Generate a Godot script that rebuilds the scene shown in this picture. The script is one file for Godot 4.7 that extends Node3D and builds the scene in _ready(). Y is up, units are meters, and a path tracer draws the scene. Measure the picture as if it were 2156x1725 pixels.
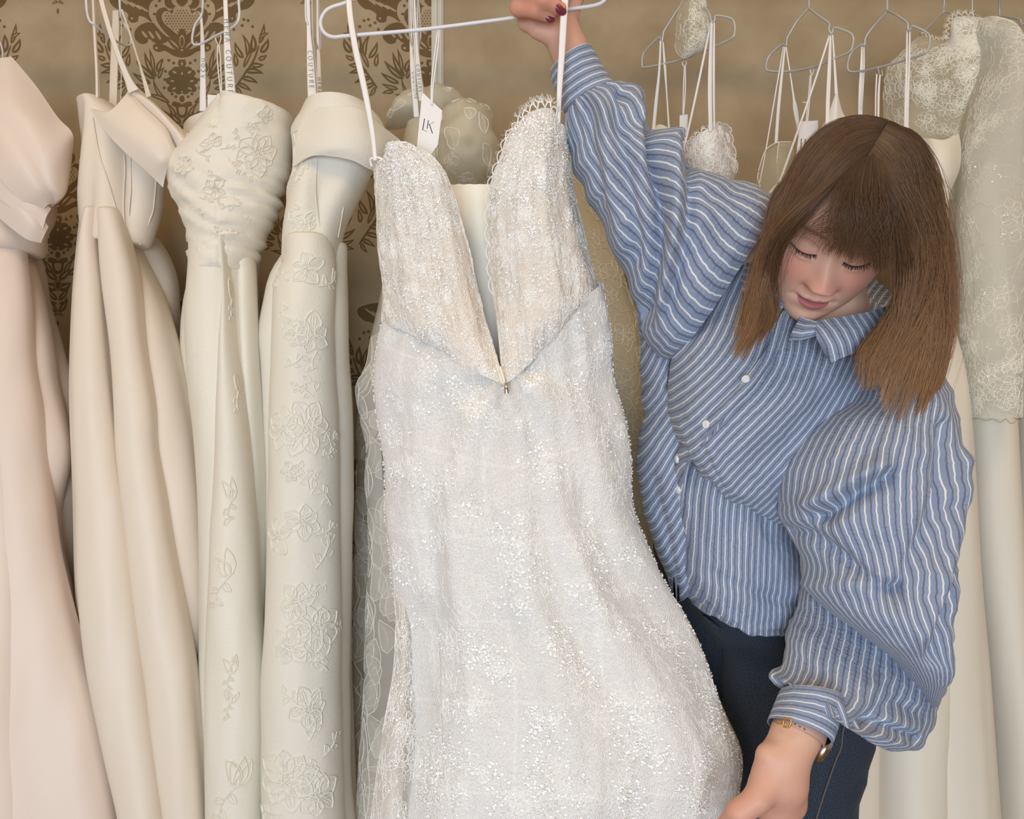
extends Node3D
# A bridal shop: a wallpapered wall, a rail of wedding dresses, and a woman who holds one dress up by its hanger.
# Everything stands at its own depth: the wall at z = 0, the rail at 0.25, the held dress at 0.6, the woman at 0.5 to 0.85, the camera at 1.72.

const FOC := 1728.0
const EYE := Vector3(0.0, 1.3, 1.72)

var rng := RandomNumberGenerator.new()
var taken := {}
var mat := {}

func _ready() -> void:
	var cam := Camera3D.new()
	cam.name = "camera"
	cam.position = EYE
	cam.fov = rad_to_deg(2.0 * atan(862.5 / FOC))
	cam.near = 0.05
	cam.far = 30.0
	add_child(cam)
	cam.current = true
	var env := Environment.new()
	env.background_mode = Environment.BG_COLOR
	env.background_color = Color(0.80, 0.89, 1.0)
	env.background_energy_multiplier = 1.0
	env.tonemap_mode = Environment.TONE_MAPPER_LINEAR
	env.tonemap_exposure = EXPOSURE
	env.sdfgi_enabled = true
	env.ssao_enabled = true
	env.ssil_enabled = true
	var we := WorldEnvironment.new()
	we.name = "world"
	we.environment = env
	add_child(we)
	# daylight through the shop window behind the camera
	var day := AreaLight3D.new()
	day.name = "window_daylight"
	day.area_size = Vector2(1.8, 1.4)
	day.area_normalize_energy = true
	day.light_color = Color(0.88, 0.94, 1.0)
	day.light_energy = DAY
	day.position = Vector3(-0.35, 0.95, 3.72)
	day.rotation = Vector3(0, 0, 0)
	day.shadow_enabled = true
	add_child(day)
	# the ceiling lamps of the shop
	for s in LAMPS:
		var lamp := AreaLight3D.new()
		lamp.name = "ceiling_lamp_light"
		lamp.area_size = Vector2(0.56, 0.56)
		lamp.area_normalize_energy = true
		lamp.light_color = Color(1.0, 0.83, 0.60)
		lamp.light_energy = s[2]
		lamp.position = Vector3(s[0], 2.74, s[1])
		lamp.rotation = Vector3(-PI / 2, 0, 0)
		lamp.shadow_enabled = true
		add_child(lamp, true)
	rng.seed = 7
	make_materials()
	make_room()
	make_held_dress()
	make_person()
	make_rack()

const EXPOSURE := 1.0
const DAY := 7.7
const LAMPS := [[-0.9, 1.6, 0.9], [0.9, 1.6, 0.9]]

# ------------------------------------------------------------------ shapes

class Surf:
	var p := PackedVector3Array()
	var n := PackedVector3Array()
	var uv := PackedVector2Array()
	var nu := 0
	var nv := 0
	func at(a: float, t: float) -> Vector3:
		var x := clampf(a, 0.0, 1.0) * nu
		var y := clampf(t, 0.0, 1.0) * nv
		var i := mini(int(x), nu - 1)
		var j := mini(int(y), nv - 1)
		var k := j * (nu + 1) + i
		return p[k].lerp(p[k + 1], x - i).lerp(p[k + nu + 1].lerp(p[k + nu + 2], x - i), y - j)
	func nat(a: float, t: float) -> Vector3:
		var i := clampi(roundi(clampf(a, 0.0, 1.0) * nu), 0, nu)
		var j := clampi(roundi(clampf(t, 0.0, 1.0) * nv), 0, nv)
		return n[j * (nu + 1) + i]
	func normals() -> void:
		n = PackedVector3Array()
		n.resize(p.size())
		var w := nu + 1
		for j in nv:
			for i in nu:
				var k := j * w + i
				var m := (p[k + w + 1] - p[k]).cross(p[k + 1] - p[k + w])
				n[k] += m
				n[k + 1] += m
				n[k + w] += m
				n[k + w + 1] += m
		for j in nv + 1:
			var a := j * w
			if p[a].distance_squared_to(p[a + nu]) < 1e-9:
				var s := n[a] + n[a + nu]
				n[a] = s
				n[a + nu] = s
		for k in n.size():
			n[k] = n[k].normalized()
	# the place on the surface that the eye sees nearest to a pixel of the photograph
	func find(px: float, py: float, lo := 0.0, hi := 1.0) -> Vector2:
		var best := 1e12
		var out := Vector2(0.25, 0.5)
		for j in range(0, nv + 1, 2):
			for i in range(int(lo * nu), int(hi * nu) + 1, 2):
				var q := p[j * (nu + 1) + i]
				var d := 1.72 - q.z
				var e := Vector2(1078.0 + q.x / d * 1728.0 - px, 862.5 - (q.y - 1.3) / d * 1728.0 - py).length_squared()
				if e < best:
					best = e
					out = Vector2(float(i) / nu, float(j) / nv)
		return out

class MB:
	var v := PackedVector3Array()
	var n := PackedVector3Array()
	var uv := PackedVector2Array()
	var c := PackedColorArray()
	var ix := PackedInt32Array()
	func grid(s: Surf, cols := PackedColorArray(), flip := false) -> void:
		var b := v.size()
		v.append_array(s.p)
		n.append_array(s.n)
		uv.append_array(s.uv)
		if cols.size() == s.p.size():
			c.append_array(cols)
		else:
			for k in s.p.size():
				c.append(Color.WHITE)
		var w := s.nu + 1
		for j in s.nv:
			for i in s.nu:
				var k := b + j * w + i
				if flip:
					ix.append_array([k, k + w, k + 1, k + 1, k + w, k + w + 1])
				else:
					ix.append_array([k, k + 1, k + w, k + 1, k + w + 1, k + w])
	func wire(pts: PackedVector3Array, r: float, sides := 6, r1 := -1.0, c0 := Color.WHITE, c1 := Color.WHITE, flat := 1.0, up := Vector3(0, 0, 1)) -> void:
		var m := pts.size()
		if m < 2:
			return
		if r1 < 0:
			r1 = r
		var b := v.size()
		var prev := Vector3.ZERO
		var run := 0.0
		for k in m:
			var d := (pts[mini(k + 1, m - 1)] - pts[maxi(k - 1, 0)]).normalized()
			var side := d.cross(up if prev == Vector3.ZERO else prev)
			if side.length_squared() < 1e-6:
				side = d.cross(Vector3(0.3, 1, 0.2))
			side = side.normalized()
			var out := side.cross(d).normalized()
			prev = out
			var f := float(k) / (m - 1)
			var rr := lerpf(r, r1, f)
			if k:
				run += pts[k].distance_to(pts[k - 1])
			for i in sides + 1:
				var g := TAU * i / sides
				var dir := side * cos(g) + out * sin(g) * flat
				v.append(pts[k] + dir * rr)
				n.append((side * cos(g) * flat + out * sin(g)).normalized())
				uv.append(Vector2(TAU * r * i / sides, run))
				c.append(c0.lerp(c1, f))
		var w := sides + 1
		for k in m - 1:
			for i in sides:
				var q := b + k * w + i
				ix.append_array([q, q + 1, q + w, q + 1, q + w + 1, q + w])
	func tri(a: Vector3, b2: Vector3, c2: Vector3, col := Color.WHITE) -> void:
		var b := v.size()
		var m := (c2 - a).cross(b2 - a).normalized()
		for q in [a, b2, c2]:
			v.append(q)
			n.append(m)
			uv.append(Vector2(q.x, q.y))
			c.append(col)
		ix.append_array([b, b + 1, b + 2])
	func quad(a: Vector3, b2: Vector3, c2: Vector3, d: Vector3, col := Color.WHITE) -> void:
		tri(a, b2, c2, col)
		tri(a, c2, d, col)
	func box(lo: Vector3, hi: Vector3, t := Transform3D(), col := Color.WHITE) -> void:
		var q: Array[Vector3] = []
		for k in 8:
			q.append(t * Vector3(hi.x if k & 1 else lo.x, hi.y if k & 2 else lo.y, hi.z if k & 4 else lo.z))
		quad(q[4], q[6], q[7], q[5], col)
		quad(q[1], q[3], q[2], q[0], col)
		quad(q[0], q[2], q[6], q[4], col)
		quad(q[5], q[7], q[3], q[1], col)
		quad(q[6], q[2], q[3], q[7], col)
		quad(q[0], q[4], q[5], q[1], col)
	func mesh() -> ArrayMesh:
		var a := []
		a.resize(Mesh.ARRAY_MAX)
		a[Mesh.ARRAY_VERTEX] = v
		a[Mesh.ARRAY_NORMAL] = n
		a[Mesh.ARRAY_TEX_UV] = uv
		a[Mesh.ARRAY_COLOR] = c
		a[Mesh.ARRAY_INDEX] = ix
		var m := ArrayMesh.new()
		m.add_surface_from_arrays(Mesh.PRIMITIVE_TRIANGLES, a)
		return m

# where a point of the photograph lies when it stands at depth z
func P(px: float, py: float, z: float) -> Vector3:
	var d := 1.72 - z
	return Vector3((px - 1078.0) / FOC * d, 1.3 - (py - 862.5) / FOC * d, z)

func cat(a: float, b: float, c: float, d: float, f: float) -> float:
	var f2 := f * f
	var f3 := f2 * f
	return 0.5 * (2.0 * b + (c - a) * f + (2.0 * a - 5.0 * b + 4.0 * c - d) * f2 + (3.0 * b - a - 3.0 * c + d) * f3)

func catv(a: Vector3, b: Vector3, c: Vector3, d: Vector3, f: float) -> Vector3:
	var f2 := f * f
	var f3 := f2 * f
	return 0.5 * (2.0 * b + (c - a) * f + (2.0 * a - 5.0 * b + 4.0 * c - d) * f2 + (3.0 * b - a - 3.0 * c + d) * f3)

# a smooth line through points
func smooth(pts: PackedVector3Array, each := 8, closed := false) -> PackedVector3Array:
	var out := PackedVector3Array()
	var m := pts.size()
	for k in (m if closed else m - 1):
		for e in each:
			if closed:
				out.append(catv(pts[(k + m - 1) % m], pts[k], pts[(k + 1) % m], pts[(k + 2) % m], float(e) / each))
			else:
				out.append(catv(pts[maxi(k - 1, 0)], pts[k], pts[k + 1], pts[mini(k + 2, m - 1)], float(e) / each))
	out.append(pts[0] if closed else pts[m - 1])
	return out

# [[px, py, z], ...] -> a smooth line of points in space
func line(a: Array, each := 8, z := -1.0) -> PackedVector3Array:
	var q := PackedVector3Array()
	for s in a:
		q.append(P(s[0], s[1], s[2] if s.size() > 2 else z))
	return smooth(q, each)

# a closed tube: sections [Lx, Ly, Rx, Ry, z, half depth, rise of the front] in photograph pixels, left and right edge as the eye sees them
# disp.call(a, t, px, py) moves the surface outwards, a runs 0..0.5 over the front from left to right and 0.5..1 over the back
func tube(sec: Array, nu := 64, step := 0.012, disp: Variant = null, ex := 1.0, span := -1.0) -> Surf:
	var s := Surf.new()
	s.nu = nu
	var rows: Array = []
	var m := sec.size()
	var run := 0.0
	var last := Vector3.ZERO
	for k in m - 1:
		var p0: Array = sec[maxi(k - 1, 0)]
		var p1: Array = sec[k]
		var p2: Array = sec[k + 1]
		var p3: Array = sec[mini(k + 2, m - 1)]
		var ca := P((p1[0] + p1[2]) / 2.0, (p1[1] + p1[3]) / 2.0, p1[4])
		var cb := P((p2[0] + p2[2]) / 2.0, (p2[1] + p2[3]) / 2.0, p2[4])
		var far := maxf(ca.distance_to(cb), maxf(P(p1[0], p1[1], p1[4]).distance_to(P(p2[0], p2[1], p2[4])), P(p1[2], p1[3], p1[4]).distance_to(P(p2[2], p2[3], p2[4]))) * 0.8)
		var cnt := maxi(2, int(far / step))
		for e in cnt + (1 if k == m - 2 else 0):
			var f := float(e) / cnt
			var r := []
			for q in 6:
				r.append(cat(p0[q], p1[q], p2[q], p3[q], f))
			r.append(lerpf(p1[6] if p1.size() > 6 else 0.0, p2[6] if p2.size() > 6 else 0.0, f))
			rows.append(r)
	s.nv = rows.size() - 1
	var wide := 0.0
	for r in rows:
		wide += P(r[0], r[1], r[4]).distance_to(P(r[2], r[3], r[4]))
	wide /= rows.size()
	if span < 0:
		span = wide * 2.6
	for j in rows.size():
		var r: Array = rows[j]
		var pl := P(r[0], r[1], r[4])
		var pr := P(r[2], r[3], r[4])
		var c := (pl + pr) * 0.5
		var e1 := (pr - pl) * 0.5
		var w := e1.length()
		var u1 := e1 / maxf(w, 1e-6)
		var e2 := Vector3(0, r[6], 1)
		e2 -= u1 * u1.dot(e2)
		e2 = e2.normalized()
		if j:
			run += c.distance_to(last)
		last = c
		var t := float(j) / s.nv
		for i in nu + 1:
			var a := float(i) / nu
			var g := PI - TAU * a
			var x := cos(g)
			var y := sin(g)
			if ex != 1.0:
				y = signf(y) * pow(absf(y), ex)
			var q = c + e1 * x + e2 * (y * r[5])
			if disp != null and i < nu:
				var f := 0.5 + 0.5 * x
				var h: float = disp.call(a, t, lerpf(r[0], r[2], f), lerpf(r[1], r[3], f))
				q += (u1 * x * minf(1.0, r[5] / maxf(w, 1e-4)) + e2 * y).normalized() * h
			elif disp != null:
				q = s.p[j * (nu + 1)]
			s.p.append(q)
			s.uv.append(Vector2(a * span, run))
	s.normals()
	# outward?
	var test := 0.0
	for j in range(0, s.nv + 1, 4):
		var r: Array = rows[j]
		var c := P((r[0] + r[2]) / 2.0, (r[1] + r[3]) / 2.0, r[4])
		for i in range(0, nu, 4):
			test += s.n[j * (nu + 1) + i].dot((s.p[j * (nu + 1) + i] - c).normalized())
	if test < 0:
		mirror(s)
	return s

# turn a surface inside out by reversing the rows' order
func mirror(s: Surf) -> void:
	var w := s.nu + 1
	var p := s.p.duplicate()
	var uv := s.uv.duplicate()
	for j in s.nv + 1:
		for i in w:
			p[(s.nv - j) * w + i] = s.p[j * w + i]
			uv[(s.nv - j) * w + i] = s.uv[j * w + i]
	s.p = p
	s.uv = uv
	s.normals()

# a skirt or bodice whose sections are level: [[py, Lx, Rx], ...]
func fall(rows: Array, z0: float, z1: float, d0: float, d1: float, nu := 64, disp: Variant = null, ex := 0.8, step := 0.012, tuck := 0) -> Surf:
	var sec := []
	var y0: float = rows[0][0]
	var y1: float = rows[rows.size() - 1][0]
	for r in rows:
		var f: float = (r[0] - y0) / (y1 - y0)
		sec.append([r[1], r[0], r[2], r[0], lerpf(z0, z1, f), lerpf(d0, d1, f)])
	# tuck: 1 draws the lower end in, 2 the upper end, so that no raw lip shows
	if tuck & 1:
		var e: Array = sec[sec.size() - 1]
		var w: float = (e[2] - e[0]) * 0.22
		sec.append([e[0] + w * 0.3, e[1] + 3, e[2] - w * 0.3, e[3] + 3, e[4], e[5] * 0.85])
		sec.append([e[0] + w, e[1] + 4, e[2] - w, e[3] + 4, e[4], e[5] * 0.4])
	if tuck & 2:
		var e: Array = sec[0]
		var w: float = (e[2] - e[0]) * 0.22
		sec.push_front([e[0] + w * 0.3, e[1] - 3, e[2] - w * 0.3, e[3] - 3, e[4], e[5] * 0.85])
		sec.push_front([e[0] + w, e[1] - 4, e[2] - w, e[3] - 4, e[4], e[5] * 0.4])
	return tube(sec, nu, step, disp, ex)

# a sheet through rows of points [px, py, z]; closed rows make a tube of any section
func loft(rows: Array, nu := 40, nv := 40, closed := false, disp: Variant = null, world := false) -> Surf:
	var s := Surf.new()
	s.nu = nu
	s.nv = nv
	var pts: Array = []
	for r in rows:
		var q := PackedVector3Array()
		for e in r:
			q.append(e if world else P(e[0], e[1], e[2]))
		pts.append(q)
	var m: int = pts[0].size()
	var k := pts.size()
	var cols: Array = []
	for r in pts:
		var q := PackedVector3Array()
		for i in nu + 1:
			var x := float(i) / nu * (m if closed else m - 1)
			var b := int(x)
			if closed:
				q.append(catv(r[(b + m - 1) % m], r[b % m], r[(b + 1) % m], r[(b + 2) % m], x - b))
			else:
				b = mini(b, m - 2)
				q.append(catv(r[maxi(b - 1, 0)], r[b], r[b + 1], r[mini(b + 2, m - 1)], x - b))
		cols.append(q)
	for j in nv + 1:
		var y := float(j) / nv * (k - 1)
		var b := mini(int(y), k - 2)
		for i in nu + 1:
			s.p.append(catv(cols[maxi(b - 1, 0)][i], cols[b][i], cols[b + 1][i], cols[mini(b + 2, k - 1)][i], y - b))
	var vv := 0.0
	for j in nv + 1:
		var uu := 0.0
		var mid := nu / 2
		if j:
			vv += s.p[j * (nu + 1) + mid].distance_to(s.p[(j - 1) * (nu + 1) + mid])
		for i in nu + 1:
			if i:
				uu += s.p[j * (nu + 1) + i].distance_to(s.p[j * (nu + 1) + i - 1])
			s.uv.append(Vector2(uu, vv))
	s.normals()
	if disp != null:
		for j in nv + 1:
			for i in nu + 1:
				var q := j * (nu + 1) + i
				var h: float = disp.call(float(i) / nu, float(j) / nv, 0.0, 0.0)
				s.p[q] += s.n[q] * h
		s.normals()
	return s

# the two faces and the rim of a sheet
func thick(mb: MB, s: Surf, th: float) -> void:
	mb.grid(s)
	var b := Surf.new()
	b.nu = s.nu
	b.nv = s.nv
	b.uv = s.uv
	for k in s.p.size():
		b.p.append(s.p[k] - s.n[k] * th)
		b.n.append(-s.n[k])
	mb.grid(b, PackedColorArray(), true)
	var w := s.nu + 1
	for i in s.nu:
		mb.quad(s.p[i + 1], s.p[i], b.p[i], b.p[i + 1])
		var k := s.nv * w + i
		mb.quad(s.p[k], s.p[k + 1], b.p[k + 1], b.p[k])
	for j in s.nv:
		mb.quad(s.p[j * w], s.p[j * w + w], b.p[j * w + w], b.p[j * w])
		var k := j * w + s.nu
		mb.quad(s.p[k + w], s.p[k], b.p[k], b.p[k + w])

# close the end of a tube with a fan
func cap(mb: MB, s: Surf, row: int, flip := false) -> void:
	var c := Vector3.ZERO
	for i in s.nu:
		c += s.p[row * (s.nu + 1) + i]
	c /= s.nu
	for i in s.nu:
		var a := s.p[row * (s.nu + 1) + i]
		var b := s.p[row * (s.nu + 1) + i + 1]
		if flip:
			mb.tri(c, b, a)
		else:
			mb.tri(c, a, b)

# a flat ribbon: [[px, py, z, half width in m], ...]; it has two faces and edges
func ribbon(mb: MB, a: Array, th := 0.0006, turn := 0.0) -> void:
	var q := PackedVector3Array()
	var wd := PackedVector3Array()
	for s in a:
		q.append(P(s[0], s[1], s[2]))
		wd.append(Vector3(s[3], 0, 0))
	q = smooth(q, 6)
	wd = smooth(wd, 6)
	var s := Surf.new()
	s.nu = 8
	s.nv = q.size() - 1
	var run := 0.0
	for j in q.size():
		var d := (q[mini(j + 1, q.size() - 1)] - q[maxi(j - 1, 0)]).normalized()
		var side := d.cross(Vector3(sin(turn), 0, cos(turn))).normalized() * -1.0
		var out := side.cross(d)
		if j:
			run += q[j].distance_to(q[j - 1])
		for i in 9:
			var g := TAU * i / 8.0
			s.p.append(q[j] + side * (-cos(g)) * wd[j].x + out * sin(g) * th)
			s.uv.append(Vector2(0.003 * i, run))
	s.normals()
	if s.n[s.nu * 0 + 2].dot(s.p[2] - q[0]) < 0:
		mirror(s)
	mb.grid(s)

# ------------------------------------------------------------------ naming

func numbered(called: String) -> String:
	var k: int = taken.get(called, 0)
	taken[called] = k + 1
	return called if k == 0 else "%s_%03d" % [called, k]

func tag(o: Node, label: String, category := "", group := "") -> Node:
	o.set_meta("label", label)
	if category:
		o.set_meta("category", category)
	if group:
		o.set_meta("group", group)
	return o

func thing(called: String, label: String, category: String, at := Vector3.ZERO, group := "") -> Node3D:
	var o := Node3D.new()
	o.name = numbered(called)
	add_child(o)
	o.position = at
	tag(o, label, category, group)
	return o

# a named mesh; under a thing its vertices are given in the world, so its place is taken off again
func obj(called: String, m: Mesh, material: Material, parent: Node3D = null, label := "") -> MeshInstance3D:
	var o := MeshInstance3D.new()
	o.mesh = m
	o.material_override = null
	if m.get_surface_count():
		m.surface_set_material(0, material)
	if parent:
		o.name = called
		parent.add_child(o, true)
		var off := Vector3.ZERO
		var q: Node = parent
		while q != self:
			off += (q as Node3D).position
			q = q.get_parent()
		o.position = -off
	else:
		o.name = numbered(called)
		add_child(o)
	if label:
		o.set_meta("label", label)
	return o

func struct(called: String, m: Mesh, material: Material, label: String) -> MeshInstance3D:
	var o := obj(called, m, material)
	o.set_meta("kind", "structure")
	tag(o, label, called.get_slice("_", 0))
	return o

func stuff(o: Node) -> Node:
	o.set_meta("kind", "stuff")
	return o

func copies(called: String, m: Mesh, material: Material, where: Array, parent: Node3D, tints := []) -> MultiMeshInstance3D:
	var mm := MultiMesh.new()
	mm.transform_format = MultiMesh.TRANSFORM_3D
	mm.mesh = m
	m.surface_set_material(0, material)
	mm.instance_count = where.size()
	for k in where.size():
		mm.set_instance_transform(k, where[k])
	var o := MultiMeshInstance3D.new()
	o.name = called
	o.multimesh = mm
	parent.add_child(o, true)
	var off := Vector3.ZERO
	var q: Node = parent
	while q != self:
		off += (q as Node3D).position
		q = q.get_parent()
	o.position = -off
	stuff(o)
	return o

# ------------------------------------------------------------------ materials

func std(col: Color, rough := 0.7, sheen := 0.0) -> StandardMaterial3D:
	var m := StandardMaterial3D.new()
	m.albedo_color = col
	m.roughness = rough
	m.cull_mode = BaseMaterial3D.CULL_DISABLED
	if sheen > 0.0:
		m.rim_enabled = true
		m.rim = sheen
		m.rim_tint = 0.5
	return m

func noise_tex(freq: float, size := 512, octaves := 3, seed_ := 1, kind := FastNoiseLite.TYPE_SIMPLEX_SMOOTH, lo := Color.BLACK, hi := Color.WHITE) -> NoiseTexture2D:
	var n := FastNoiseLite.new()
	n.noise_type = kind
	n.frequency = freq
	n.fractal_octaves = octaves
	n.seed = seed_
	var t := NoiseTexture2D.new()
	t.width = size
	t.height = size
	t.seamless = true
	t.noise = n
	var g := Gradient.new()
	g.set_color(0, lo)
	g.set_color(1, hi)
	t.color_ramp = g
	return t

func relief(m: StandardMaterial3D, t: Texture2D, cm: float, per_metre: float, triplanar := false) -> void:
	m.heightmap_enabled = true
	m.heightmap_texture = t
	m.heightmap_scale = cm
	m.uv1_scale = Vector3.ONE * per_metre
	if triplanar:
		m.uv1_triplanar = true
		m.uv1_world_triplanar = true

func fill_poly(im: Image, q: PackedVector2Array, col: Color) -> void:
	var y0 := 1e9
	var y1 := -1e9
	var x0 := 1e9
	var x1 := -1e9
	for s in q:
		y0 = minf(y0, s.y)
		y1 = maxf(y1, s.y)
		x0 = minf(x0, s.x)
		x1 = maxf(x1, s.x)
	if x1 < 0 or x0 > im.get_width() or y1 < 0 or y0 > im.get_height():
		return
	for y in range(maxi(0, int(y0)), mini(im.get_height() - 1, int(y1) + 1) + 1):
		var xs: Array[float] = []
		var yy := y + 0.5
		for k in q.size():
			var a := q[k]
			var b := q[(k + 1) % q.size()]
			if (a.y <= yy) != (b.y <= yy):
				xs.append(a.x + (yy - a.y) / (b.y - a.y) * (b.x - a.x))
		xs.sort()
		for k in range(0, xs.size() - 1, 2):
			var l := maxi(0, roundi(xs[k]))
			var r := mini(im.get_width(), roundi(xs[k + 1]))
			if r > l:
				im.fill_rect(Rect2i(l, y, r - l, 1), col)

# the damask motif, half of it, mirrored: [kind (1 print, 0 ground), outline points]
func motif() -> Array:
	var out := []
	# a leaf from a to b, bent sideways, with a pale vein
	var leaf := func(a: Vector2, b: Vector2, w: float, bend: float, vein := true) -> void:
		var d := b - a
		var nrm := Vector2(-d.y, d.x)
		var mid := (a + b) * 0.5 + nrm * bend
		var up := PackedVector2Array()
		var dn := PackedVector2Array()
		for k in 13:
			var t := k / 12.0
			var c := a.lerp(mid, t).lerp(mid.lerp(b, t), t)
			var tg := (mid - a).lerp(b - mid, t).normalized()
			var ww := w * pow(sin(PI * pow(t, 0.75)), 0.8) * (1.0 - 0.25 * t)
			up.append(c + Vector2(-tg.y, tg.x) * ww)
			dn.append(c - Vector2(-tg.y, tg.x) * ww)
		dn.reverse()
		up.append_array(dn)
		out.append([1, up])
		if vein:
			var v := PackedVector2Array()
			var v2 := PackedVector2Array()
			for k in 9:
				var t := 0.12 + 0.62 * k / 8.0
				var c := a.lerp(mid, t).lerp(mid.lerp(b, t), t)
				var tg := (mid - a).lerp(b - mid, t).normalized()
				var ww := w * 0.24 * sin(PI * k / 8.0)
				v.append(c + Vector2(-tg.y, tg.x) * ww)
				v2.append(c - Vector2(-tg.y, tg.x) * ww)
			v2.reverse()
			v.append_array(v2)
			out.append([0, v])
	var oval := func(kind: int, c: Vector2, rx: float, ry: float, rot := 0.0) -> void:
		var q := PackedVector2Array()
		for k in 18:
			q.append(c + Vector2(cos(TAU * k / 18) * rx, sin(TAU * k / 18) * ry).rotated(rot))
		out.append([kind, q])
	var poly := func(kind: int, a: Array) -> void:
		var q := PackedVector2Array()
		var m := a.size() / 2
		for k in m:
			for e in 5:
				var f := e / 5.0
				var i0: int = (k + m - 1) % m * 2
				var i1: int = k * 2
				var i2: int = (k + 1) % m * 2
				var i3: int = (k + 2) % m * 2
				q.append(Vector2(cat(a[i0], a[i1], a[i2], a[i3], f), cat(a[i0 + 1], a[i1 + 1], a[i2 + 1], a[i3 + 1], f)))
		out.append([kind, q])
	# crown over the cartouche
	poly.call(1, [8, -372, -60, -372, -135, -390, -158, -450, -120, -500, -60, -530, 8, -548])
	poly.call(0, [-20, -400, -70, -410, -95, -450, -60, -490, -50, -440])
	# cartouche: outline, ground, lattice of dots
	poly.call(1, [8, -70, -70, -95, -140, -150, -205, -230, -238, -310, -215, -372, -150, -388, -118, -360, -60, -375, 8, -360])
	poly.call(0, [8, -120, -50, -150, -110, -200, -165, -250, -184, -310, -160, -352, -118, -352, -86, -335, -70, -392, -30, -400, 8, -370])
	for r in 10:
		for k in 8:
			var x := -k * 27.0 - (13.5 if r % 2 else 0.0)
			var y := -385.0 + r * 24.0
			if Geometry2D.is_point_in_polygon(Vector2(x, y), PackedVector2Array([Vector2(10, -150), Vector2(-60, -175), Vector2(-150, -250), Vector2(-168, -310), Vector2(-140, -342), Vector2(-80, -330), Vector2(-50, -385), Vector2(10, -372)])):
				oval.call(1, Vector2(x, y), 6.5, 7.5)
	# bud, bow
	oval.call(1, Vector2(0, -105), 44, 96)
	oval.call(0, Vector2(0, -82), 24, 58)
	oval.call(1, Vector2(0, -78), 17, 46)
	poly.call(1, [6, 64, -70, 52, -150, 6, -210, 16, -256, -6, -262, -46, -222, -66, -165, -52, -90, -14, 6, 10])
	oval.call(0, Vector2(-232, -22), 12, 12)
	leaf.call(Vector2(-12, 5), Vector2(-160, -130), 36, 0.1)
	# great scrolling leaves
	poly.call(1, [-120, -100, -190, -170, -270, -250, -360, -240, -425, -180, -425, -105, -370, -58, -315, -70, -300, -105, -250, -70, -180, -60])
	for k in 3:
		leaf.call(Vector2(-190 - 60 * k, -120), Vector2(-250 - 62 * k, -185 + 12 * k), 0.1, 0.1, false)
		poly.call(0, [-205 - 62 * k, -100 - 8 * k, -240 - 62 * k, -160, -232 - 62 * k, -175, -190 - 62 * k, -115 - 8 * k])
	poly.call(1, [-270, -255, -300, -330, -290, -420, -240, -480, -330, -500, -480, -540, -640, -500, -655, -440, -600, -380, -540, -365, -490, -330, -490, -280, -450, -250, -400, -265, -390, -310, -340, -300])
	for k in 4:
		poly.call(0, [-320 - 62 * k, -350 - 22 * k, -400 - 62 * k, -400 - 26 * k, -395 - 62 * k, -412 - 26 * k, -315 - 62 * k, -366 - 22 * k])
	oval.call(0, Vector2(-455, -290), 10, 10)
	# outer spray
	for s in [[490, 150, 470, 20, 26, 0.12], [560, 70, 480, -80, 30, -0.2], [590, 60, 540, -150, 26, 0.25], [640, 20, 640, -150, 36, 0.1], [700, -60, 745, -250, 26, 0.1], [700, -110, 790, -160, 20, -0.1], [710, 20, 782, -110, 36, 0.2], [690, 80, 770, 40, 26, 0.2], [620, 130, 745, 130, 30, 0.1], [570, 190, 740, 210, 30, -0.15], [540, 250, 690, 300, 28, -0.15], [500, 300, 630, 370, 26, -0.1], [500, 330, 560, 420, 22, 0.2], [560, 160, 660, -30, 22, -0.1]]:
		leaf.call(Vector2(-s[0], s[1]), Vector2(-s[2], s[3]), s[4], -s[5])
	poly.call(1, [-480, 330, -560, 210, -640, 90, -690, -40, -700, -30, -655, 100, -575, 220, -495, 335])
	# inner spray
	for s in [[240, 260, 420, 90, 32, 0.1], [230, 240, 340, 10, 30, 0.15], [260, 210, 300, -20, 24, -0.1], [220, 200, 170, 70, 28, 0.15], [210, 260, 155, 150, 22, 0.2], [280, 300, 450, 200, 28, 0.1], [290, 350, 440, 300, 24, 0.1], [330, 380, 440, 390, 22, -0.15], [120, 470, 260, 250, 22, 0.25], [110, 480, 330, 400, 26, -0.15], [90, 620, 200, 520, 30, 0.15], [60, 640, 150, 470, 24, -0.2]]:
		leaf.call(Vector2(-s[0], s[1]), Vector2(-s[2], s[3]), s[4], -s[5])
	# pine cone
	for s in [[0, 118, 38], [0, 170, 36], [-52, 190, 44], [-92, 208, 32], [-56, 262, 58], [-112, 276, 34], [0, 280, 82], [-70, 330, 46], [-104, 350, 30], [-30, 362, 38]]:
		oval.call(1, Vector2(s[0], s[1]), s[2], s[2])
	for s in [[0, 122, 8, 17, 0.0], [-68, 198, 20, 10, 0.5], [-88, 278, 18, 9, 0.2], [-72, 346, 20, 9, -0.4], [0, 210, 8, 14, 0.0], [0, 375, 8, 8, 0.0]]:
		oval.call(0, Vector2(s[0], s[1]), s[2], s[3], s[4])
	# crown below it, tulip and tail
	oval.call(1, Vector2(0, 440), 24, 32)
	poly.call(1, [4, 610, -44, 590, -56, 520, -90, 500, -82, 466, -40, 470, 4, 500])
	poly.call(0, [4, 585, -24, 570, -30, 520, 4, 520])
	for s in [[6, 660, 110, 560, 34, 0.15], [4, 740, 120, 690, 42, 0.2], [6, 850, 95, 740, 26, 0.1], [4, 960, 80, 820, 28, 0.2], [10, 880, 100, 850, 16, 0.2], [0, 980, 50, 1000, 14, -0.4]]:
		leaf.call(Vector2(-s[0], s[1]), Vector2(-s[2], s[3]), s[4], -s[5])
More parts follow.
